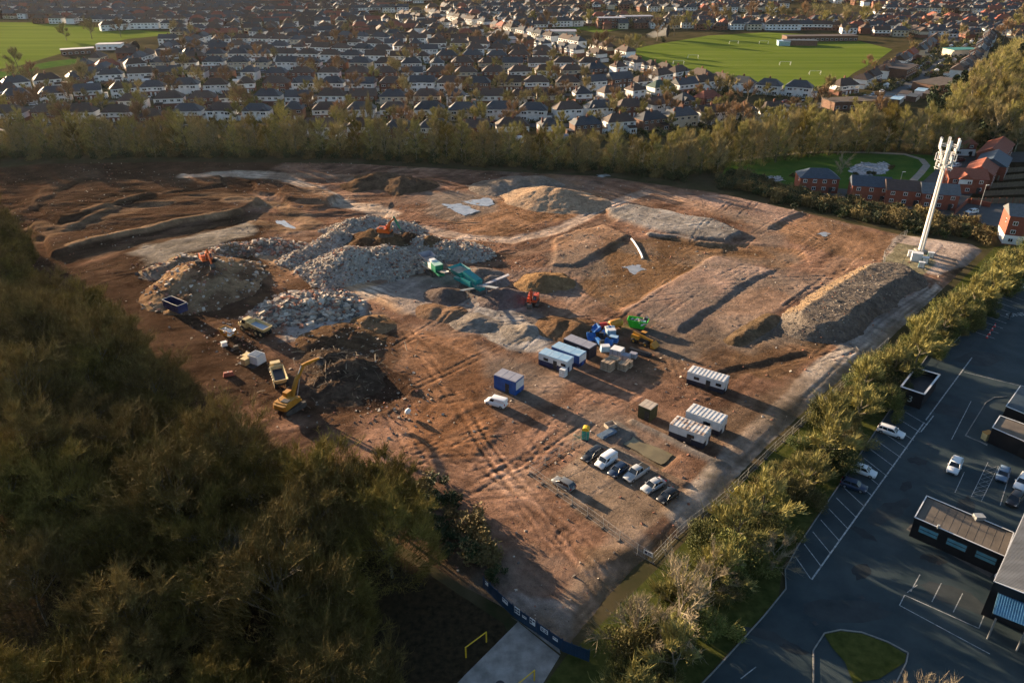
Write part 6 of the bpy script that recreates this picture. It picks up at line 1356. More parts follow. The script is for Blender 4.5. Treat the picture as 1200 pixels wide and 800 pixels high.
# playing fields
FLD = [(728, 60), (770, 52), (830, 42), (900, 38), (985, 43), (1046, 58), (1030, 70), (1000, 86), (985, 98), (935, 105), (885, 101), (830, 92), (770, 80)]
sheet('field', FLD, .06, m_field)
sheet('field', [(-300, 92), (-60, 90), (20, 78), (75, 62), (110, 54), (150, 46), (190, 42), (205, 38), (120, 33), (60, 27), (-20, 26), (-300, 26)], .06, m_field)
sheet('field', [(-60, 92), (0, 84), (60, 72), (100, 68), (95, 74), (30, 84), (-20, 97), (-60, 100)], .09, m_meadow)
sheet('field', [(665, 32), (720, 30), (735, 34), (700, 39)], .06, m_field)
m_post = M('goal_white', (.7, .7, .7), var=.05, rough=.5)
for px, py, dx, n_ in ((812, 69, 12, 'first'), (920, 77, 12, 'second'), (795, 76, 8, 'third'), (955, 88, 9, 'fourth'), (860, 52, 9, 'fifth'), (895, 52, 6, 'sixth')):
    x, y = at(px, py); w_ = 7.3; mb = MB(); [mb.tube([(s * w_ / 2, 0, 0), (s * w_ / 2, 0, 2.4)], .08, 5) for s in (-1, 1)]; mb.tube([(-w_ / 2, 0, 2.4), (w_ / 2, 0, 2.4)], .08, 5)
    [mb.tube([(s * w_ / 2, 0, 2.4), (s * w_ / 2, 2, 0)], .06, 4) for s in (-1, 1)]
    tag(mb.build('goal_frame', m_post, None, (x, y, .06), rnd.uniform(-.1, .1)), 'white football goal frame on the mown sports field', 'goal', 'goals on the sports field')
x, y = at(930, 53); r = thing('pavilion', 'long low pavilion with pale green end on the sports field', 'pavilion', (x, y, .05), -.1)
MB().box((4, 0, 1.8), (26, 9, 3.6)).build('wall', m_brickb, r); MB().box((4, 0, 3.75), (27, 10, .3)).build('roof', m_rsl, r); MB().box((-9, -3.5, 1.7), (9, 8, 3.4)).build('annexe', M('pale_green_sheet', (.30, .42, .40), var=.15), r); MB().box((-9, -3.5, 3.5), (9.6, 8.6, .2)).build('annexe_roof', m_rfb, r)
for px, py, L, D, h, a, wm, rm, lab in ((715, 33, 26, 12, 9, .1, m_brick, m_rfg, 'three storey brown brick flats behind the sunlit sloping street'), (745, 31, 30, 12, 9, .1, m_brickb, m_rfg, 'second three storey brick flats block beside the first flats'), (655, 42, 30, 16, 4, 0, m_cream, m_rfg, 'long flat roofed pale school hall below the brick flats'),
        (1000, 126, 30, 12, 4, .2, m_brickb, M('brown_flat_roof', (.085, .065, .052), var=.25, scale=.3), 'flat roofed brown store behind the tree belt'), (1100, 104, 30, 16, 4, .6, m_brickb, MATS['brown_flat_roof'], 'flat brown roofed shop block beside the evergreen'),
        (1125, 66, 22, 12, 5, .2, m_cream, M('teal_roof', (.03, .18, .17), var=.2), 'teal roofed hall across the high street'), (960, 48, 60, 11, 4, .06, m_brickb, m_rbr, 'long low brown roofed school at the top of the sports field'), (1055, 90, 26, 12, 6, .9, m_brickb, m_rbr, 'flat fronted shops beside the high street parking'),
        (130, 58, 18, 10, 4, .2, m_rend, m_rfg, 'white walled farm shed at the corner of the dim field'), (92, 64, 22, 8, 4, .5, m_brickb, m_rfg, 'low dark shed row beside the dim field')):
    x, y = at(px, py); r = thing('flat_roofed_building', lab, 'building', (x, y, 0), a); MB().box((0, 0, h / 2), (L, D, h)).build('wall', wm, r); MB().box((0, 0, h + .15), (L + .6, D + .6, .3)).build('roof', rm, r)
    for z in range(int(h // 3)):
        for k in range(int(L // 4)): f = MB().box((-L / 2 + 2 + k * 4, -D / 2 - .04, 1.6 + z * 3), (2.2, .1, 1.4)).build('window', m_upvc, r); MB().box((-L / 2 + 2 + k * 4, -D / 2 - .1, 1.6 + z * 3), (1.9, .04, 1.15)).build('pane', m_glass, f)
# lock-up garages beyond the belt
for i in range(9):
    x, y = at(1012 + i * 9.5, 127 - i * 1.6 - (i % 2) * 5); r = thing('garage_block', f'{"white fronted" if i % 2 else "dark roofed"} lock-up garages, {ordinal(i + 1)} along the lane behind the belt', 'garages', (x, y, 0), .95)
    MB().box((0, 0, 1.25), (11, 5, 2.5)).build('wall', m_brickb if i % 2 == 0 else m_rend, r); MB().box((0, 0, 2.6), (11.4, 5.4, .2)).build('roof', (m_rsl, m_rfb, m_rbr)[i % 3], r); [MB().box((-4 + k * 2.7, -2.55, 1.1), (2.2, .1, 2.0)).build('garage_door', m_upvc, r) for k in range(4)]
# garden trees and hedges among the houses
NG = [0]
def gtrees():
    rs = random.Random(31); P = np.array(placed); cnt = 0; ev = 0
    for k in range(9000):
        px, py = rs.uniform(-10, 1210), 30 + 125 * rs.random() ** .8; x, y = at(px, py)
        if y < 345 or (P.size and ((P[:, 0] - x) ** 2 + (P[:, 1] - y) ** 2).min() < 8.6 ** 2): continue
        if inpoly(np.array([x]), np.array([y]), [at(*q) for q in FLD])[0] or (px < 200 and 26 < py < 92 and rs.random() < .93) or (px > 1030 and py > 80): continue
        if rs.random() < .08 and ev < 24: eversp.put(x, y, 0, rs.uniform(.5, .85), ('pointed', 'broad')[eversp.n % 2] + ' dark evergreen standing among the gardens between the house rows', 'garden evergreens'); ev += 1; continue
        gardsp.put(x, y, 0, rs.uniform(.65, 1.35), 'small bare garden tree between the rows of houses', 'garden trees'); cnt += 1
        if cnt > 238: break
gtrees()
for i, (px, py, s) in enumerate(((705, 70, 1.9), (690, 34, 1.9), (560, 12, 1.6), (640, 36, 1.7), (625, 30, 1.5), (790, 42, 1.8), (770, 48, 1.7), (805, 36, 1.9), (850, 32, 1.9), (880, 26, 1.9), (900, 24, 2.0), (915, 28, 1.8), (940, 30, 2.0), (965, 34, 1.8), (990, 36, 1.9), (835, 30, 1.8), (745, 62, 1.5), (735, 66, 1.5), (1016, 84, 1.0), (78, 48, 1.6), (108, 46, 1.8), (142, 44, 1.5), (22, 82, 1.6), (102, 112, 1.9), (395, 60, 1.5), (1185, 40, 1.9), (1196, 30, 1.9), (1175, 52, 1.8), (1010, 30, 2.0), (1025, 26, 1.9))):
    gardsp.put(*at(px, py), 0, s, 'large bare tree standing at the edge of a mown field' if i not in (2, 3, 4, 24) else 'large bare tree standing among the farther houses', 'large trees round the fields')
poplar = obj('poplar_tree', None, None, (*at(436, 172), 0)); obj('trunk', gardsp.var[0][0], poplar); obj('crown', gardsp.var[0][1], poplar); poplar.scale = (.75, .75, 2.2); tag(poplar, 'slim tall golden poplar rising above the tree belt by the houses', 'tree')
def farveg():
    rs = np.random.RandomState(17); P = []
    while len(P) < 950:
        px, py = rs.rand() * 1240 - 20, -8 + 60 * rs.rand() ** 1.2; x, y = at(px, py)
        if (px < 205 and 24 < py) or (640 < px < 1060 and 33 < py): continue
        P.append((x, y))
    P = np.array(P); n = 46; N_ = len(P) * n; c = np.repeat(P, n, 0); s = np.repeat(rs.uniform(1.6, 3.6, len(P)), n)
    d = unit(rs.randn(N_, 3)) * (rs.rand(N_, 1) ** .4) * s[:, None]; p = np.stack([c[:, 0] + d[:, 0], c[:, 1] + d[:, 1], s * 1.35 + d[:, 2] * 1.2], 1)
    V, F = blades(p, unit(d) + (0, 0, .7), .8 + 1.6 * rs.rand(N_), .2 + .15 * rs.rand(N_), rs); mi = np.repeat(np.repeat(rs.choice(4, len(P), p=[.35, .3, .2, .15]), n), 2)
    o = obj('distant_trees', arrmesh('distant_trees', V, F, [m_twig_b, m_twig_g, m_twig_o, m_ever], mi)); o['kind'] = 'stuff'; o['label'] = 'brown winter trees sprinkled among the farther rooftops'
    # garden hedges and fences as low ragged bands between the gardens
    q = []
    for s_ in SPOT[:260]:
        x, y, a = s_[:3]
        for sx in (-1, 0, 1):
            for t in np.arange(5, 16, 1.3): q.append((x + cos(a) * 8.2 * sx - sin(a) * t, y + sin(a) * 8.2 * sx + cos(a) * t))
        for sx in np.arange(-8, 8, 1.3):
            if rs.rand() < .7: q.append((x + cos(a) * sx + sin(a) * 8.6, y + sin(a) * sx - cos(a) * 8.6)); q.append((x + cos(a) * sx - sin(a) * 16.5, y + sin(a) * sx + cos(a) * 16.5))
    q = np.array(q); n = 12; N_ = len(q) * n; c = np.repeat(q, n, 0)
    p = np.stack([c[:, 0] + rs.randn(N_) * .5, c[:, 1] + rs.randn(N_) * .4, .2 + 1.3 * rs.rand(N_)], 1); V, F = blades(p, rs.randn(N_, 3) + (0, 0, .5), .6 + .8 * rs.rand(N_), .3 + .3 * rs.rand(N_), rs)
    mi = np.repeat(np.repeat(rs.choice(3, len(q), p=[.5, .3, .2]), n), 2)
    o = obj('garden_hedges', arrmesh('garden_hedges', V, F, [m_ivy, m_bush, m_twig_b], mi)); o['kind'] = 'stuff'; o['label'] = 'clipped hedges and brown borders between the house gardens'
farveg()
# sheds, and cars in the streets
sh = {}
for i, s_ in enumerate(SPOT[:240]):
    if rnd.random() > .42: continue
    x, y, a = s_[:3]; t = rnd.uniform(11, 15); ox = rnd.uniform(-6, 6); k = rnd.randrange(3)
    if k not in sh: m_ = MB(); m_.box((0, 0, 1.1), (2.6 + k, 2.4, 2.2), 0); hip(m_, -1.3 - k / 2, 1.3 + k / 2, -1.2, 1.2, 2.2, .7, 1, .15, (True, True)); sh[k] = m_.mesh('shed', [(m_ply, m_rend, m_brickb)[k], (m_rfg, m_grime, m_rbr)[k]])
    tag(obj('garden_shed', sh[k], None, (x + cos(a) * ox - sin(a) * t, y + sin(a) * ox + cos(a) * t, 0), a), ('timber garden shed with grey felt roof in a back garden', 'white garden shed with pale roof in a back garden', 'brown garden garage with tiled roof in a back garden')[k], 'shed', 'garden sheds')
cm = {}
def farcar(x, y, a, group, lab):
    k = rnd.choices([0, 1, 2, 3, 4], [4, 3, 3, 1, 1])[0]; mp = (P_WHT, P_GRY, P_BLK, P_BLU, P_RED)[k]
    if k not in cm:
        b = MB(); hl, hw = 2.1, .87
        b.loft([ring(hl, hw * .75, .4, .62, .05), ring(hl - .4, hw * .97, .22, .76), ring(1.0, hw, .2, .9), ring(-1.8, hw, .2, .95), ring(-hl, hw * .85, .4, .75, .06)], 0)
        b.loft([[(1.0, -.8, .88), (1.0, .8, .88), (-1.9, .8, .92), (-1.9, -.8, .92)], [(.3, -.64, 1.4), (.3, .64, 1.4), (-1.4, .64, 1.4), (-1.4, -.64, 1.4)]], 1, False); b.box((-.55, 0, 1.42), (1.8, 1.3, .06), 0)
        for wx in (1.3, -1.3): b.wheel((wx, .76, .32), .32, .22, 2); b.wheel((wx, -.76, .32), .32, .22, 2)
        cm[k] = b.mesh('parked_car', [mp, m_glass, m_rubber])
    tag(obj('parked_car', cm[k], None, (x, y, .08), a), ('white', 'grey', 'black', 'blue', 'dark red')[k] + ' ' + lab, 'car', group)
for i in (1, 3, 5):
    a = [at(*p) for p in ROWS[i][1]]
    for off in (-9.2, -18.2):
        for x, y, an in along(a, 13, off, 3):
            if rnd.random() < .42: farcar(x + rnd.uniform(-2, 2), y, an + (pi if off < -12 else 0), 'cars in the suburban streets', 'car parked in a street between rows of houses')
for i in range(26):
    t = i / 26; l = [at(*p) for p in [(915, 123), (1010, 120), (1045, 109), (1075, 93), (1095, 73), (1115, 48)]]; q = along(l, 11, rnd.choice((-4.6, 4.6)), 5)
    if i < len(q): farcar(q[i][0], q[i][1], q[i][2], 'cars along the high street', 'car standing along the high street beside the sports field')
# ================================================================== car park beyond the hedge
sheet('car_park', [(1400, 240), (1200, 312), (1115, 405), (1091, 411), (1082, 424), (1062, 452), (935, 640), (920, 668), (921, 690), (895, 722), (838, 785), (760, 880), (900, 1300), (2200, 1300), (2200, 240)], .03, m_asph)
m_kerb = M('kerb_stone', (.20, .195, .18), var=.25, scale=1.2, rough=.85)
def kerb(pts, name='kerb', h=.14, w_=.16, world=False):
    line = [p if world else at(*p) for p in pts]; mb = MB()
    for a, b in zip(line[:-1], line[1:]):
        L = hypot(b[0] - a[0], b[1] - a[1]); mb.box(((a[0] + b[0]) / 2, (a[1] + b[1]) / 2, h / 2 + .03), (L + .02, w_, h), rz=atan2(b[1] - a[1], b[0] - a[0]))
    o = mb.build(name, m_kerb); o['kind'] = 'structure'; return o
kerb([(1200, 312), (1115, 405), (1091, 411), (1082, 424), (1062, 452), (935, 640), (920, 668), (921, 690), (895, 722), (838, 785), (790, 835)])
MK = MB(); zk = .045
def mark(a, b, w_=.12): strip(MK, [at(*a), at(*b)], w_, zk)
# bays along the hedge side
def bays(p0, p1, q0, q1, n, skip_=()):
    for i in range(n + 1):
        t = i / n
        if i in skip_: continue
        a = (at(*p0)[0] + (at(*p1)[0] - at(*p0)[0]) * t, at(*p0)[1] + (at(*p1)[1] - at(*p0)[1]) * t); b = (at(*q0)[0] + (at(*q1)[0] - at(*q0)[0]) * t, at(*q0)[1] + (at(*q1)[1] - at(*q0)[1]) * t)
        strip(MK, [a, b], .13, zk)
bays((1053, 478), (932, 652), (1085, 497), (950, 678), 15)
bays((1172, 342), (1140, 388), (1200, 352), (1166, 397), 8)
mark((1139, 419), (1085, 492), .22); mark((1094, 487), (1079, 506), .2); mark((1083, 495), (951, 679), .22)
mark((1115, 515), (1138, 470)); mark((1132, 510), (1157, 522)); mark((1075, 685), (1063, 694)); mark((1078, 673), (1067, 693)); mark((1103, 683), (1092, 705)); mark((1128, 695), (1117, 717))
for a, b in (((1060, 697), (1147, 736)), ((1054, 709), (1160, 766)), ((1060, 697), (1054, 709)), ((1147, 736), (1153, 721))): mark(a, b)
for i in range(2): mark((1158 + i * 12, 541 + i * 5), (1138 + i * 12, 582 + i * 5), .09)
for i in range(7): t = i / 7; mark((1157 - t * 19, 544 + t * 39), (1168 - t * 19, 552 + t * 36), .06); mark((1169 - t * 19, 546 + t * 39), (1155 - t * 19, 551 + t * 36), .06)
mark((1119, 577), (1130, 553), .1); mark((1184, 552), (1172, 592), .12)
mark((868, 795), (886, 781)); mark((1130, 436), (1196, 452))
MK.build('parking_markings', m_paint)['kind'] = 'structure'
# repaired patches and stains in the tarmac
m_patch = M('tarmac_patch', (.008, .013, .016), col2=(.022, .029, .032), scale=.5, rough=.75, bump=.02, bscale=10); m_oldt = M('worn_tarmac', (.018, .026, .029), col2=(.040, .047, .049), scale=.4, rough=.8, bump=.02, bscale=10)
for i, (px, py, a, b, mt) in enumerate(((1012, 625, 2.0, .9, m_patch), (1075, 540, 1.6, 1.2, m_patch), (1062, 569, 1.8, .9, m_patch), (1010, 670, 2.0, 1.2, m_patch), (1095, 655, 1.8, 1.0, m_patch), (1110, 480, 5, 2.5, m_oldt), (1040, 600, 6, 1.6, m_oldt), (985, 715, 7, 2.0, m_oldt), (1120, 700, 5, 2.0, m_oldt), (930, 760, 2, .8, m_patch), (1150, 420, 6, 3, m_oldt), (1130, 600, 5, 1.5, m_patch), (900, 745, 3, 1.0, m_oldt))):
    c = at(px, py); an = rnd.uniform(-1, 1); pts = [(c[0] + cos(an) * a * cos(t) * k - sin(an) * b * sin(t) * k, c[1] + sin(an) * a * cos(t) * k + cos(an) * b * sin(t) * k) for t, k in ((j * .45, rnd.uniform(.7, 1.15)) for j in range(14))]
    sheet('tarmac_patch', pts, .036 + i * .0004, mt, world=True)
for i, (px, py) in enumerate(((1030, 585), (1068, 620), (1100, 660), (955, 730), (1088, 520), (1010, 700))):
    x, y = at(px, py); tag(MB().box((0, 0, .02), (.6, .6, .03)).box((0, 0, .037), (.5, .06, .01)).box((.15, 0, .037), (.06, .5, .01)).build('drain_cover', m_dark, None, (x, y, .03), .4), 'small square iron drain cover set in the dark car park tarmac', 'drain', 'drain covers in the car park')
# traffic island
isl = [(966, 742), (985, 738), (1010, 741), (1040, 752), (1064, 765), (1062, 776), (1050, 800), (1030, 850), (960, 850), (952, 800), (953, 760)]
kerb([(953, 800), (953, 762), (966, 742), (985, 738), (1010, 741), (1040, 752), (1064, 765), (1062, 776), (1050, 800)]); sheet('grass_island', [(966, 743), (985, 739), (1010, 742), (1040, 753), (1062, 766), (1060, 776), (1030, 795), (1000, 800), (990, 775), (975, 758)], .10, m_verge)
# buildings
m_blk = M('black_cladding', (.010, .011, .014), var=.3, scale=.6, rough=.45)
m_felt = M('grey_roof_felt', (.085, .07, .056), col2=(.14, .115, .092), scale=.35, rough=.85, detail=8)
m_edge = M('white_trim', (.62, .62, .62), var=.08, rough=.5)
m_winb = M('bluish_window', (.10, .26, .33), var=.15, rough=.12, spec=.7)
def block(name, label, cat, corners, h, wm, rm, parapet=0, edge=None, z0=.03, open_=False):
    """corners: photograph pixels of the ROOF outline at height h"""
    P = [at(*c, h) for c in corners]; cx, cyy = sum(p[0] for p in P) / len(P), sum(p[1] for p in P) / len(P); Q = [(p[0] - cx, p[1] - cyy) for p in P]
    if sum(Q[i][0] * Q[(i + 1) % len(Q)][1] - Q[(i + 1) % len(Q)][0] * Q[i][1] for i in range(len(Q))) < 0: Q = Q[::-1]
    r = thing(name, label, cat, (cx, cyy, z0)); (MB().prism(Q, h - .45, h).build('fascia', wm, r), [MB().tube([(x * .9, y * .9, 0), (x * .9, y * .9, h - .4)], .12, 8).build('post', m_steel, r) for x, y in Q]) if open_ else MB().prism(Q, 0, h - parapet).build('wall', wm, r); R_ = MB(); R_.prism([(x * .985, y * .985) for x, y in Q], h - parapet + .004, h - parapet + .1); R_.build('roof', rm, r)
    if edge or parapet:
        e = MB(); pw = MB()
        for a, b in zip(Q, Q[1:] + Q[:1]):
            L = hypot(b[0] - a[0], b[1] - a[1]); an_ = atan2(b[1] - a[1], b[0] - a[0]); k_ = .95 if parapet > 1 else 1
            if parapet: pw.box(((a[0] + b[0]) / 2, (a[1] + b[1]) / 2, h - parapet / 2 - .02), (L + .06, .2, parapet + .02), rz=an_)
            e.box(((a[0] + b[0]) / 2, (a[1] + b[1]) / 2, h + .02), (L + .12, .34 if parapet > 1 else .16, .09), rz=an_)
        if parapet: pw.build('parapet', wm, r)
        e.build('roof_edge', edge or wm, r)
    return r, Q
r, Q = block('trolley_shelter', 'square black enclosure with white rim and pale 3 on its side, beside the hedge', 'enclosure', [(1073, 431), (1101, 439), (1083, 462), (1056, 453)], 3.4, m_blk, m_dark, 1.2, m_edge)
fc = bpy.data.curves.new('numeral', 'FONT'); fc.body = '3'; fc.size = 2.0; fc.extrude = .02; fc.align_x = 'CENTER'; fc.align_y = 'CENTER'
ft = bpy.data.objects.new('numeral_tmp', fc); COL.objects.link(ft); dg = bpy.context.evaluated_depsgraph_get(); me = bpy.data.meshes.new_from_object(ft.evaluated_get(dg)); me.materials.clear(); me.materials.append(M('pale_numeral', (.30, .34, .36), var=.1)); bpy.data.objects.remove(ft)
nb3 = obj('numeral', me, r); a, b = sorted(Q, key=lambda p: p[1])[:2]; a, b = (a, b) if a[0] < b[0] else (b, a); an = atan2(b[1] - a[1], b[0] - a[0])
nb3.location = ((a[0] + b[0]) / 2 + sin(an) * .05, (a[1] + b[1]) / 2 - cos(an) * .05, 1.5); nb3.rotation_euler = (pi / 2, 0, an)
r, Q = block('store_annexe', 'black flat roofed annexe with three pairs of bluish windows', 'building', [(1086, 581), (1188, 624), (1178, 652), (1072, 606)], 3.6, m_blk, m_felt, .25, m_edge)
a, b = at(1072, 606, 3.6), at(1178, 652, 3.6); a = (a[0] - r.location.x, a[1] - r.location.y); b = (b[0] - r.location.x, b[1] - r.location.y); an = atan2(b[1] - a[1], b[0] - a[0]); L = hypot(b[0] - a[0], b[1] - a[1])
for t in (.14, .24, .46, .56, .78, .88):
    x, y = a[0] + (b[0] - a[0]) * t, a[1] + (b[1] - a[1]) * t; f = MB().box((x + sin(an) * .03, y - cos(an) * .03, 2.1), (1.5, .1, 1.3), rz=an).build('window', m_dark, r)
    MB().box((x + sin(an) * .09, y - cos(an) * .09, 2.42), (1.35, .04, .48), rz=an).box((x + sin(an) * .09, y - cos(an) * .09, 1.8), (1.35, .04, .48), rz=an).build('pane', m_winb, f)
sm = MB()
for t in [k / 11 for k in range(1, 11)]: p, q = [at(u[0][0] + (u[1][0] - u[0][0]) * t, u[0][1] + (u[1][1] - u[0][1]) * t, 3.4) for u in (((1086, 581), (1188, 624)), ((1072, 606), (1178, 652)))]; sm.tube([(p[0] - r.location.x, p[1] - r.location.y, 3.46), (q[0] - r.location.x, q[1] - r.location.y, 3.455)], .012, 4)
sm.build('roof_seam', m_felt, r)
MB().box((3, 1.5, 3.75), (1.4, 1.0, .7)).build('roof_vent', m_mesh, r); MB().tube([(-4, -.5, 3.4), (-4, -.5, 4.0)], .2, 10).build('roof_flue', m_mesh, r)
sheet('paving', [(1070, 612), (1062, 620), (1160, 676), (1172, 662)], .042, M('paving_strip', (.07, .066, .06), col2=(.14, .13, .12), scale=.8, rough=.85))
m_cor = M('corrugated_roof', (.22, .205, .18), col2=(.36, .34, .31), scale=.5, rough=.55, stretch=(.3, 1, 1))
m_bcan = M('blue_canopy_sheet', (.06, .17, .29), var=.2, scale=.5, rough=.45)
r, Q = block('store_building', 'large store with pale corrugated roof at the car park edge', 'building', [(1206, 590), (1165, 681), (1203, 696), (1330, 750), (1380, 640)], 6.0, m_blk, m_cor, 0, m_edge)
g = MB(); g0, g1, g2 = at(1206, 590, 6.1), at(1165, 681, 6.1), at(1380, 640, 6.1)
for i in range(70):
    t = i / 70; p = (g0[0] + (g1[0] - g0[0]) * t - r.location.x, g0[1] + (g1[1] - g0[1]) * t - r.location.y); d = Vector((g2[0] - g0[0], g2[1] - g0[1])).normalized() * 22; g.tube([(p[0], p[1], 6.12), (p[0] + d.x, p[1] + d.y, 6.12)], .07, 4, caps=False)
g.build('roof_rib', m_cor, r)
r, Q = block('entrance_canopy', 'blue ribbed canopy in front of the large store', 'canopy', [(1172, 687), (1204, 700), (1320, 748), (1300, 780), (1202, 734), (1163, 719)], 4.4, m_blk, m_bcan, 0, None, open_=True)
g0, g1 = at(1172, 687, 4.5), at(1204, 700, 4.5); h0 = at(1163, 719, 4.5); dv = (h0[0] - g0[0], h0[1] - g0[1]); g = MB()
for i in range(40):
    t = i / 11; p = (g0[0] + (g1[0] - g0[0]) * t - r.location.x, g0[1] + (g1[1] - g0[1]) * t - r.location.y); g.tube([(p[0], p[1], 4.55), (p[0] + dv[0] * .97, p[1] + dv[1] * .97, 4.55)], .025, 4, caps=False)
g.build('roof_rib', m_bcan, r)
r, Q = block('kiosk', 'dark kiosk with brown stained roof beside the planted kerb', 'kiosk', [(1172, 487), (1192, 494), (1260, 520), (1254, 545), (1198, 516), (1163, 501)], 3.2, m_blk, m_felt, .2, m_edge)
r, Q = block('ribbed_shelter', 'dark ribbed roof shelter behind the brown roofed kiosk', 'shelter', [(1196, 452), (1260, 470), (1250, 505), (1179, 476)], 3.2, m_blk, M('dark_ribbed_roof', (.03, .045, .06), var=.3, scale=.4, rough=.5), 0, m_edge)
kerb([(1180, 465), (1165, 466), (1155, 472), (1131, 511), (1157, 521)], h=.12)
simple('waste_bin', 'pale yellow bin standing at the corner of the kiosk', 'bin', 1156, 512, .3, [('bin', m_crm, MB().box((0, 0, .75), (1.3, 1.0, 1.4), top=(1.1, 1.1))), ('lid', m_exy, MB().box((0, 0, 1.5), (1.5, 1.15, .12)))], z=.03)
simple('satellite_dish', 'small white round lamp on the wall corner by the blue canopy', 'lamp', 1163, 690, 0, [('dish', m_white, MB().tube([(0, 0, 3.0), (0, -.25, 3.05)], [.5, .1], 12)), ('pole', m_dark, MB().tube([(0, .1, 0), (0, .1, 3.1)], .06, 6))], z=.03)
for i, (px, py) in enumerate(((1166, 381), (1163, 385), (1160, 390), (1157, 394))):
    simple('traffic_cone', 'red and white cone in the row across the painted bays', 'cone', px, py, 0, [('cone', M('cone_red', (.55, .03, .03), var=.1, rough=.5), MB().tube([(0, 0, .05), (0, 0, 1.0)], [.24, .05], 10)), ('band', m_white, MB().tube([(0, 0, .45), (0, 0, .65)], [.165, .125], 10, caps=False)), ('base', m_dark, MB().box((0, 0, .03), (.6, .6, .06)))], 'cones across the bays', z=.05)
simple('banner_stand', 'dark upright sign post beside the cones in the car park', 'sign', 1183, 372, .5, [('post', m_dark, MB().box((0, 0, .9), (.14, .14, 1.8))), ('panel', m_dark, MB().box((0, 0, 1.3), (.9, .08, .9))), ('base', m_dark, MB().box((0, 0, .05), (.8, .5, .1)))], z=.03)
fc = bpy.data.curves.new('paint', 'FONT'); fc.body = 'ONE'; fc.size = 2.4; fc.align_x = 'CENTER'; fc.align_y = 'CENTER'; ft = bpy.data.objects.new('tmp', fc); COL.objects.link(ft); dg = bpy.context.evaluated_depsgraph_get(); me = bpy.data.meshes.new_from_object(ft.evaluated_get(dg)); me.materials.clear(); me.materials.append(m_paint); bpy.data.objects.remove(ft)
rl = obj('road_lettering', me, None, (*at(1191, 369), .047), .15); rl['kind'] = 'structure'
def park(kind, mp, label, fr, bk, cat='car', group='cars in the asphalt car park'):
    p, q = at(*fr), at(*bk); return car(kind, mp, label, (p[0] + q[0]) / 2, (p[1] + q[1]) / 2, .03, atan2(p[1] - q[1], p[0] - q[0]), cat, group)
park('estate', P_WHT, 'white estate car in the hedge side bays, closest to the black enclosure', (1060, 514), (1027, 503))
park('hatch', P_WHT, 'white hatchback in the hedge side bays next to a dark hatchback', (1027, 560), (996, 549))
park('hatch', P_NAVY, 'dark hatchback in the hedge side bays beside the white hatchback', (1016, 577), (984, 566))
park('suv', P_WHT, 'white car standing alone in the middle bays facing the annexe', (1112, 561), (1123, 538))
park('hatch', P_BLU, 'slate blue hatchback beside the hatched walkway marking', (1170, 570), (1178, 548))
park('suv', P_WHT, 'white car at the frame edge beside the slate blue hatchback', (1191, 578), (1203, 560))
park('hatch', P_BLK, 'black hatchback at the end of the bays by the store wall', (1182, 596), (1194, 580))
park('hatch', P_SIL, 'silver white hatchback by the cones at the top of the car park', (1177, 333), (1200, 340))
park('hatch', P_NAVY, 'dark blue hatchback, nose to the hedge above the silver one', (1184, 320), (1208, 327))
park('suv', P_WHT, 'white car at the very top of the car park', (1197, 308), (1222, 314))
# ================================================================== phone mast
MX, MY = at(1078, 297); m_mast = M('mast_white', (.66, .64, .60), var=.08, scale=.4, rough=.5)
r = thing('phone_mast', 'tall white phone mast with a crown of antennas', 'mast', (MX, MY, Z(MX, MY)))
MH = 31.0
MB().tube([(0, 0, 0), (0, 0, MH * .5), (0, 0, MH - 1)], [.72, .58, .44], 12).build('pole', m_mast, r)
MB().box((0, 0, .25), (2.6, 2.6, .5)).build('plinth', m_conc, r)
hd = MB()
for z in (MH - 7.2, MH - 5.2, MH - 3.2, MH - 1.2):
    n = 12
    for k in range(n): a0, a1 = 2 * pi * k / n, 2 * pi * (k + 1) / n; hd.tube([(2.2 * cos(a0), 2.2 * sin(a0), z), (2.2 * cos(a1), 2.2 * sin(a1), z)], .07, 4, caps=False)
    for k in range(6): a0 = 2 * pi * k / 6; hd.tube([(.5 * cos(a0), .5 * sin(a0), z), (2.2 * cos(a0), 2.2 * sin(a0), z)], .06, 4, caps=False)
for k in range(6): a0 = 2 * pi * k / 6; hd.tube([(2.2 * cos(a0), 2.2 * sin(a0), MH - 7.6), (2.2 * cos(a0), 2.2 * sin(a0), MH + .4)], .08, 5)
hd.build('headframe', m_grime, r)
for k in range(6):
    a0 = 2 * pi * (k + .12) / 6
    MB().box((2.5 * cos(a0), 2.5 * sin(a0), MH - .8), (.26, .5, 2.6), rz=a0).build('antenna', m_white, r); MB().box((2.45 * cos(a0 + .5), 2.45 * sin(a0 + .5), MH - 4.4), (.2, .36, 2.0), rz=a0 + .5).build('antenna', m_white, r)
    MB().box((1.9 * cos(a0 + .3), 1.9 * sin(a0 + .3), MH - 6.2), (.3, .42, .8), rz=a0).build('radio_unit', m_grime, r); MB().box((2.0 * cos(a0), 2.0 * sin(a0), MH - 2.4), (.28, .42, .7), rz=a0).build('radio_unit', m_grime, r)
fl = MB(); [fl.tube([(0, 0, z), (0, 0, z + .12)],   .78 - .0095 * z, 12) for z in (5, 10, 15, 20)]; fl.build('flange', m_grime, r)
ld = MB(); [ld.tube([(.74, s_ * .22, .5), (.5, s_ * .22, MH - 7)], .03, 4) for s_ in (-1, 1)]; [ld.box((.78 - .28 * k / 60, 0, .8 + k * .38), (.03, .44, .03)) for k in range(60)]; ld.build('ladder', m_steel, r)
MB().box((0, -.82, MH * .4), (.35, .12, MH * .78)).build('cable_tray', m_grime, r)
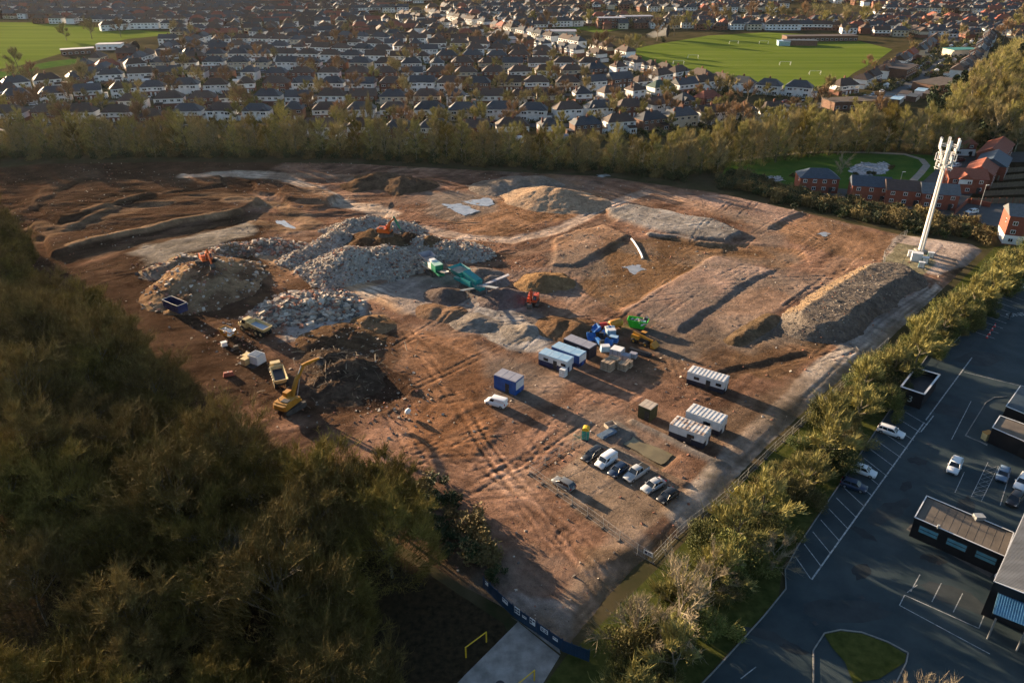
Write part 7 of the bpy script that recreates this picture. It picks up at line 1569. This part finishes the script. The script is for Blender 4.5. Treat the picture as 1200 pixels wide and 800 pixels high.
for px, py, L, D, h, mt, lab in ((1073, 306, 2.6, 1.8, 2.2, m_grime, 'large pale equipment cabinet at the foot of the phone mast'), (1083, 309, 1.6, 1.2, 1.6, M('cabinet_green', (.05, .10, .085), var=.15, rough=.5), 'green equipment cabinet beside the large pale cabinet'), (1066, 301, 1.2, 1.0, 1.5, m_grime, 'small pale cabinet on the site side of the mast'), (1090, 302, 1.5, 1.0, 1.3, MATS['cabinet_green'], 'low green cabinet behind the mast foot'), (1079, 314, 1.4, .9, 1.4, m_winb, 'teal fronted cabinet at the front of the mast compound')):
    simple('equipment_cabinet', lab, 'cabinet', px, py, A_ + .2, [('cabinet', mt, MB().box((0, 0, h / 2 + .12), (L, D, h))), ('door', m_grime if mt is not m_grime else m_edge, MB().box((-L * .22, -D / 2 - .02, h / 2 + .12), (L * .4, .04, h * .86)).box((L * .22, -D / 2 - .02, h / 2 + .12), (L * .4, .04, h * .86))), ('roof', m_edge, MB().box((0, 0, h + .16), (L + .15, D + .15, .08))), ('plinth', m_conc, MB().box((0, 0, .06), (L + .3, D + .3, .14)))], 'mast cabinets')
# ================================================================== meadow, ponds and brick estate
MD = [(852, 190), (900, 184), (960, 180), (1040, 180), (1096, 182), (1098, 198), (1080, 214), (1045, 220), (1000, 222), (940, 218), (880, 214), (846, 206)]
sheet('meadow', MD, .05, m_meadow)
pm = MB(); strip(pm, [at(*p) for p in [(860, 189), (900, 183), (960, 178), (1020, 179), (1060, 181), (1080, 187), (1086, 194), (1078, 204), (1068, 214), (1062, 222)]], 2.6, .09); pm.build('path', M('pale_path', (.26, .23, .19), var=.2, scale=.5))['kind'] = 'structure'
m_pond = M('pond_water', (.20, .22, .25), col2=(.5, .52, .55), scale=.9, detail=8, contrast=(.42, .56), rough=.12, spec=.9)
def pond(pts):
    P = [at(*p) for p in pts]; Q = []
    for i, p in enumerate(P):
        q = P[(i + 1) % len(P)]
        for k in range(6): f = k / 6; Q.append((p[0] + (q[0] - p[0]) * f + rnd.uniform(-.5, .5), p[1] + (q[1] - p[1]) * f + rnd.uniform(-1.2, 1.2)))
    sheet('pond', Q, .12, m_pond, world=True)
pond([(993, 201), (1000, 194), (1012, 190), (1025, 192), (1035, 190), (1047, 195), (1040, 202), (1028, 206), (1010, 206)]); pond([(938, 204), (945, 199), (962, 200), (968, 204), (950, 207)]); pond([(888, 211), (895, 207), (915, 207), (920, 212), (905, 215), (892, 215)])
for px, py in ((1018, 204), (1023, 205), (1044, 198), (1003, 206), (930, 207), (972, 206)): shrubsp.put(*at(px, py), 0, .5, 'low bare shrub leaning over the edge of a meadow pond', 'shrubs round the ponds')
m_nbr = M('new_red_brick', (.21, .062, .038), var=.18, scale=1.5, rough=.85); m_nrt = M('new_red_roof', (.24, .075, .045), var=.2, scale=1.5, rough=.8, stretch=(1, 1, 4)); m_nsl = M('blue_slate_roof', (.045, .062, .085), var=.25, scale=1.2, rough=.5, stretch=(1, 1, 4)); m_ngr = M('grey_tile_roof', (.11, .115, .12), var=.25, scale=1.2, rough=.65, stretch=(1, 1, 4)); m_nbn = M('dark_brown_roof', (.075, .05, .042), var=.25, scale=1.2, rough=.7, stretch=(1, 1, 4))
sheet('estate_gardens', [(1132, 236), (1160, 205), (1180, 190), (1330, 190), (1330, 236)], .06, m_litter)
sheet('estate_ground', [(925, 214), (1060, 222), (1100, 196), (1110, 178), (1230, 178), (1320, 200), (1250, 262), (1180, 268), (1040, 240), (930, 224)], .04, m_road)
def newhouse(label, px, py, L, D, a, rm, ev=5.0, rh=2.6, gab=False, front_gable=False, wm=None, white=False, storeys=2):
    x, y = at(px, py); wm = wm or m_nbr; r = thing('brick_house', label, 'house', (x, y, .05), a, 'brick estate beside the phone mast')
    w_ = MB().box((0, 0, ev / 2), (L, D, ev), 0)
    if gab:
        for s_ in (-1, 1): w_.add([(s_ * L / 2, -D / 2, ev), (s_ * L / 2, D / 2, ev), (s_ * L / 2, 0, ev + rh - .15), (s_ * (L / 2 - .2), -D / 2, ev), (s_ * (L / 2 - .2), D / 2, ev), (s_ * (L / 2 - .2), 0, ev + rh - .15)], [(0, 1, 2), (2, 1, 0), (5, 4, 3), (0, 2, 5, 3), (1, 4, 5, 2)], 0)
    if white: w_.box((0, 0, 1.6), (L + .03, D + .03, 2.6), 1)
    if front_gable: w_.box((-L * .1, -D / 2 - .6, ev / 2), (L * .34, 1.2, ev), 0); w_.add([(-L * .27, -D / 2 - 1.21, ev - 1.6), (L * .07, -D / 2 - 1.21, ev - 1.6), (L * .07, -D / 2 - 1.21, ev), (-L * .1, -D / 2 - 1.21, ev + 1.7), (-L * .27, -D / 2 - 1.21, ev)], [(0, 1, 2, 3, 4)], 1)
    w_.build('wall', [wm, m_rend], r)
    R_ = MB(); hip(R_, -L / 2, L / 2, -D / 2, D / 2, ev, rh, 0, .35, (gab, gab))
    if front_gable: hip(R_, -L * .27, L * .07, -D / 2 - 1.2, 0, ev + .02, 1.85, 0, .2, (True, False), 'y')
    R_.build('roof', rm, r)
    for s_ in (-1, 1):
        n = max(2, int(L / 3.2))
        for k in range(n):
            for st in range(storeys):
                xx = -L / 2 + (k + .5) * L / n; yy = s_ * (D / 2 + .02) if not (front_gable and s_ < 0 and abs(xx + L * .1) < L * .18) else -D / 2 - 1.24
                f = MB().box((xx, yy, 1.5 + st * 2.5), (1.3, .12, 1.15)).build('window', m_upvc, r); MB().box((xx - .3, yy + s_ * .06, 1.5 + st * 2.5), (.48, .05, .9)).box((xx + .3, yy + s_ * .06, 1.5 + st * 2.5), (.48, .05, .9)).build('pane', m_glass, f)
    for s_ in (-1, 1): f = MB().box((s_ * (L / 2 + .02), -D * .2, 1.5 + 2.5 * (storeys - 1)), (.12, .9, 1.05)).build('window', m_upvc, r); MB().box((s_ * (L / 2 + .09), -D * .2, 1.5 + 2.5 * (storeys - 1)), (.04, .7, .8)).build('pane', m_glass, f)
    MB().box((L * .3, -D / 2 - .06, 1.05), (1.0, .12, 2.1)).build('door', m_dark, r); return r
newhouse('brick house with blue slate hipped roof, standing apart beside the smaller pond', 955, 222, 13, 8, -.12, m_nsl)
newhouse('slate roofed brick terrace house, first of three behind the thicket', 1016, 232, 12, 8, -.25, m_nsl, gab=True)
newhouse('dark brown roofed brick house, middle of three behind the thicket', 1055, 237, 11.5, 8, -.25, m_nbn, gab=True)
newhouse('grey roofed brick house right behind the white phone mast pole', 1095, 241, 11, 8.5, -.25, m_ngr, gab=True)
newhouse('red roofed brick house with a white front gable beside the phone mast', 1126, 222, 12.5, 9, -.2, m_nrt, gab=True, front_gable=True)
newhouse('pink tiled brick house end on behind the white gabled house', 1146, 214, 15, 9, .95, m_nrt, gab=True)
newhouse('blue slate roofed brick house behind the pink tiled one', 1160, 204, 16, 10, .95, m_nsl, gab=True)
newhouse('long red roofed brick terrace at the back of the estate below the wood', 1163, 189, 24, 9, .9, m_nrt, gab=True)
newhouse('small red hipped roof house with white walls behind the antennas', 1125, 181, 8, 7, -.1, m_nrt, white=True)
newhouse('tall brick house with white ground floor and grey roof at the frame edge', 1195, 283, 11, 9, -.35, m_ngr, ev=8.6, rh=2.4, gab=True, white=True, storeys=3)
m_tf = M('garden_fence_timber', (.13, .095, .065), var=.25, scale=1.2)
for i, (p, q) in enumerate((((1137, 239), (1200, 238)), ((1152, 230), (1215, 227)), ((1160, 221), (1220, 217)), ((1168, 212), (1225, 207)), ((1175, 203), (1230, 199)))):
    a, b = at(*p), at(*q); L = hypot(b[0] - a[0], b[1] - a[1]); r = thing('garden_fence', f'brown timber garden fence, {ordinal(i + 1)} from the street behind the red roofed houses', 'fence', (a[0], a[1], .05), atan2(b[1] - a[1], b[0] - a[0]))
    MB().box((L / 2, 0, .9), (L, .06, 1.8)).build('panel', m_tf, r); [MB().box((k * 2.4, 0, 1.0), (.16, .16, 2.0)).build('post', m_nbr if i == 0 else m_tf, r) for k in range(int(L / 2.4) + 1)]
for pts, lab in (([(1118, 252), (1133, 238), (1160, 243)], 'low red brick wall round the parking court beside the mast'),):
    line = [at(*p) for p in pts]; mb = MB()
    for a, b in zip(line[:-1], line[1:]): L = hypot(b[0] - a[0], b[1] - a[1]); mb.box(((a[0] + b[0]) / 2, (a[1] + b[1]) / 2, .8), (L, .25, 1.6), rz=atan2(b[1] - a[1], b[0] - a[0]))
    tag(mb.build('brick_wall', m_nbr), lab, 'wall')
park('hatch', P_WHT, 'white hatchback in the estate parking court behind the thicket', (1130, 251), (1147, 249), group='cars in the brick estate'); park('suv', P_BLK, 'black car in the parking court behind the white hatchback', (1128, 257), (1142, 258), group='cars in the brick estate')
park('estate', P_WHT, 'white car by the antennas on the street of the brick estate', (1112, 197), (1126, 195), group='cars in the brick estate'); park('hatch', P_RED, 'dark red car parked beside the white walled red roofed house', (1118, 190), (1130, 189), group='cars in the brick estate')
def lamp(px, py, h, label):
    x, y = at(px, py); r = thing('street_lamp', label, 'lamp', (x, y, 0)); MB().tube([(0, 0, 0), (0, 0, h * .2), (0, 0, h)], [.13, .09, .06], 8).build('pole', m_mesh, r); MB().box((.5, 0, h - .02), (1.1, .26, .12)).build('lamp_head', m_grime, r)
lamp(1148, 243, 7.5, 'pale street lamp on the estate street in front of the garden fences'); lamp(1173, 281, 9, 'tall street lamp rising out of the thicket beside the tall brick house'); lamp(1053, 221, 6, 'short street lamp at the end of the meadow path'); lamp(1075, 178, 7, 'slim lamp at the top of the meadow path bend')
# ================================================================== smoke from garden fires
def smoke(px, py, scl, dens, label):
    m = bpy.data.materials.new('fire_smoke'); m.use_nodes = True; nt = m.node_tree; nt.nodes.remove(nt.nodes['Principled BSDF']); v = nt.nodes.new('ShaderNodeVolumePrincipled'); v.inputs['Color'].default_value = (.9, .9, .9, 1); v.inputs['Density'].default_value = dens; v.inputs['Anisotropy'].default_value = .3
    nt.links.new(v.outputs[0], nt.nodes['Material Output'].inputs['Volume']); x, y = at(px, py); mb = MB()
    rs = []; 
    for i in range(9):
        t = i / 8; cx, cz, rr = t * scl * 3.2, scl * (.4 + .8 * t), scl * (.35 + .55 * t)
        rs.append([(cx + .25 * rr * cos(a * pi / 5), rr * cos(a * pi / 5) * rnd.uniform(.8, 1.2), max(.1, cz + rr * sin(a * pi / 5) * rnd.uniform(.7, 1.2))) for a in range(10)])
    mb.loft(rs); o = mb.build('smoke', m, None, (x, y, .2), -.2); tag(o, label, 'smoke', kind='stuff')
smoke(757, 46, 5.5, .035, 'white smoke drifting over the corner of the sports field'); smoke(140, 64, 4.5, .03, 'pale smoke puff above the sheds by the dim field')
# ================================================================== air
if HAZE > 0:
    m = bpy.data.materials.new('air_haze'); m.use_nodes = True; nt = m.node_tree; nt.nodes.remove(nt.nodes['Principled BSDF']); v = nt.nodes.new('ShaderNodeVolumePrincipled')
    v.inputs['Color'].default_value = (.88, .90, .93, 1); v.inputs['Density'].default_value = HAZE; v.inputs['Anisotropy'].default_value = .35; nt.links.new(v.outputs[0], nt.nodes['Material Output'].inputs['Volume'])
    mb = MB().box((0, 1000, 43.5), (3600, 2600, 89)); tag(mb.build('haze', m), 'thin sunlit haze over the town', None, kind='stuff')
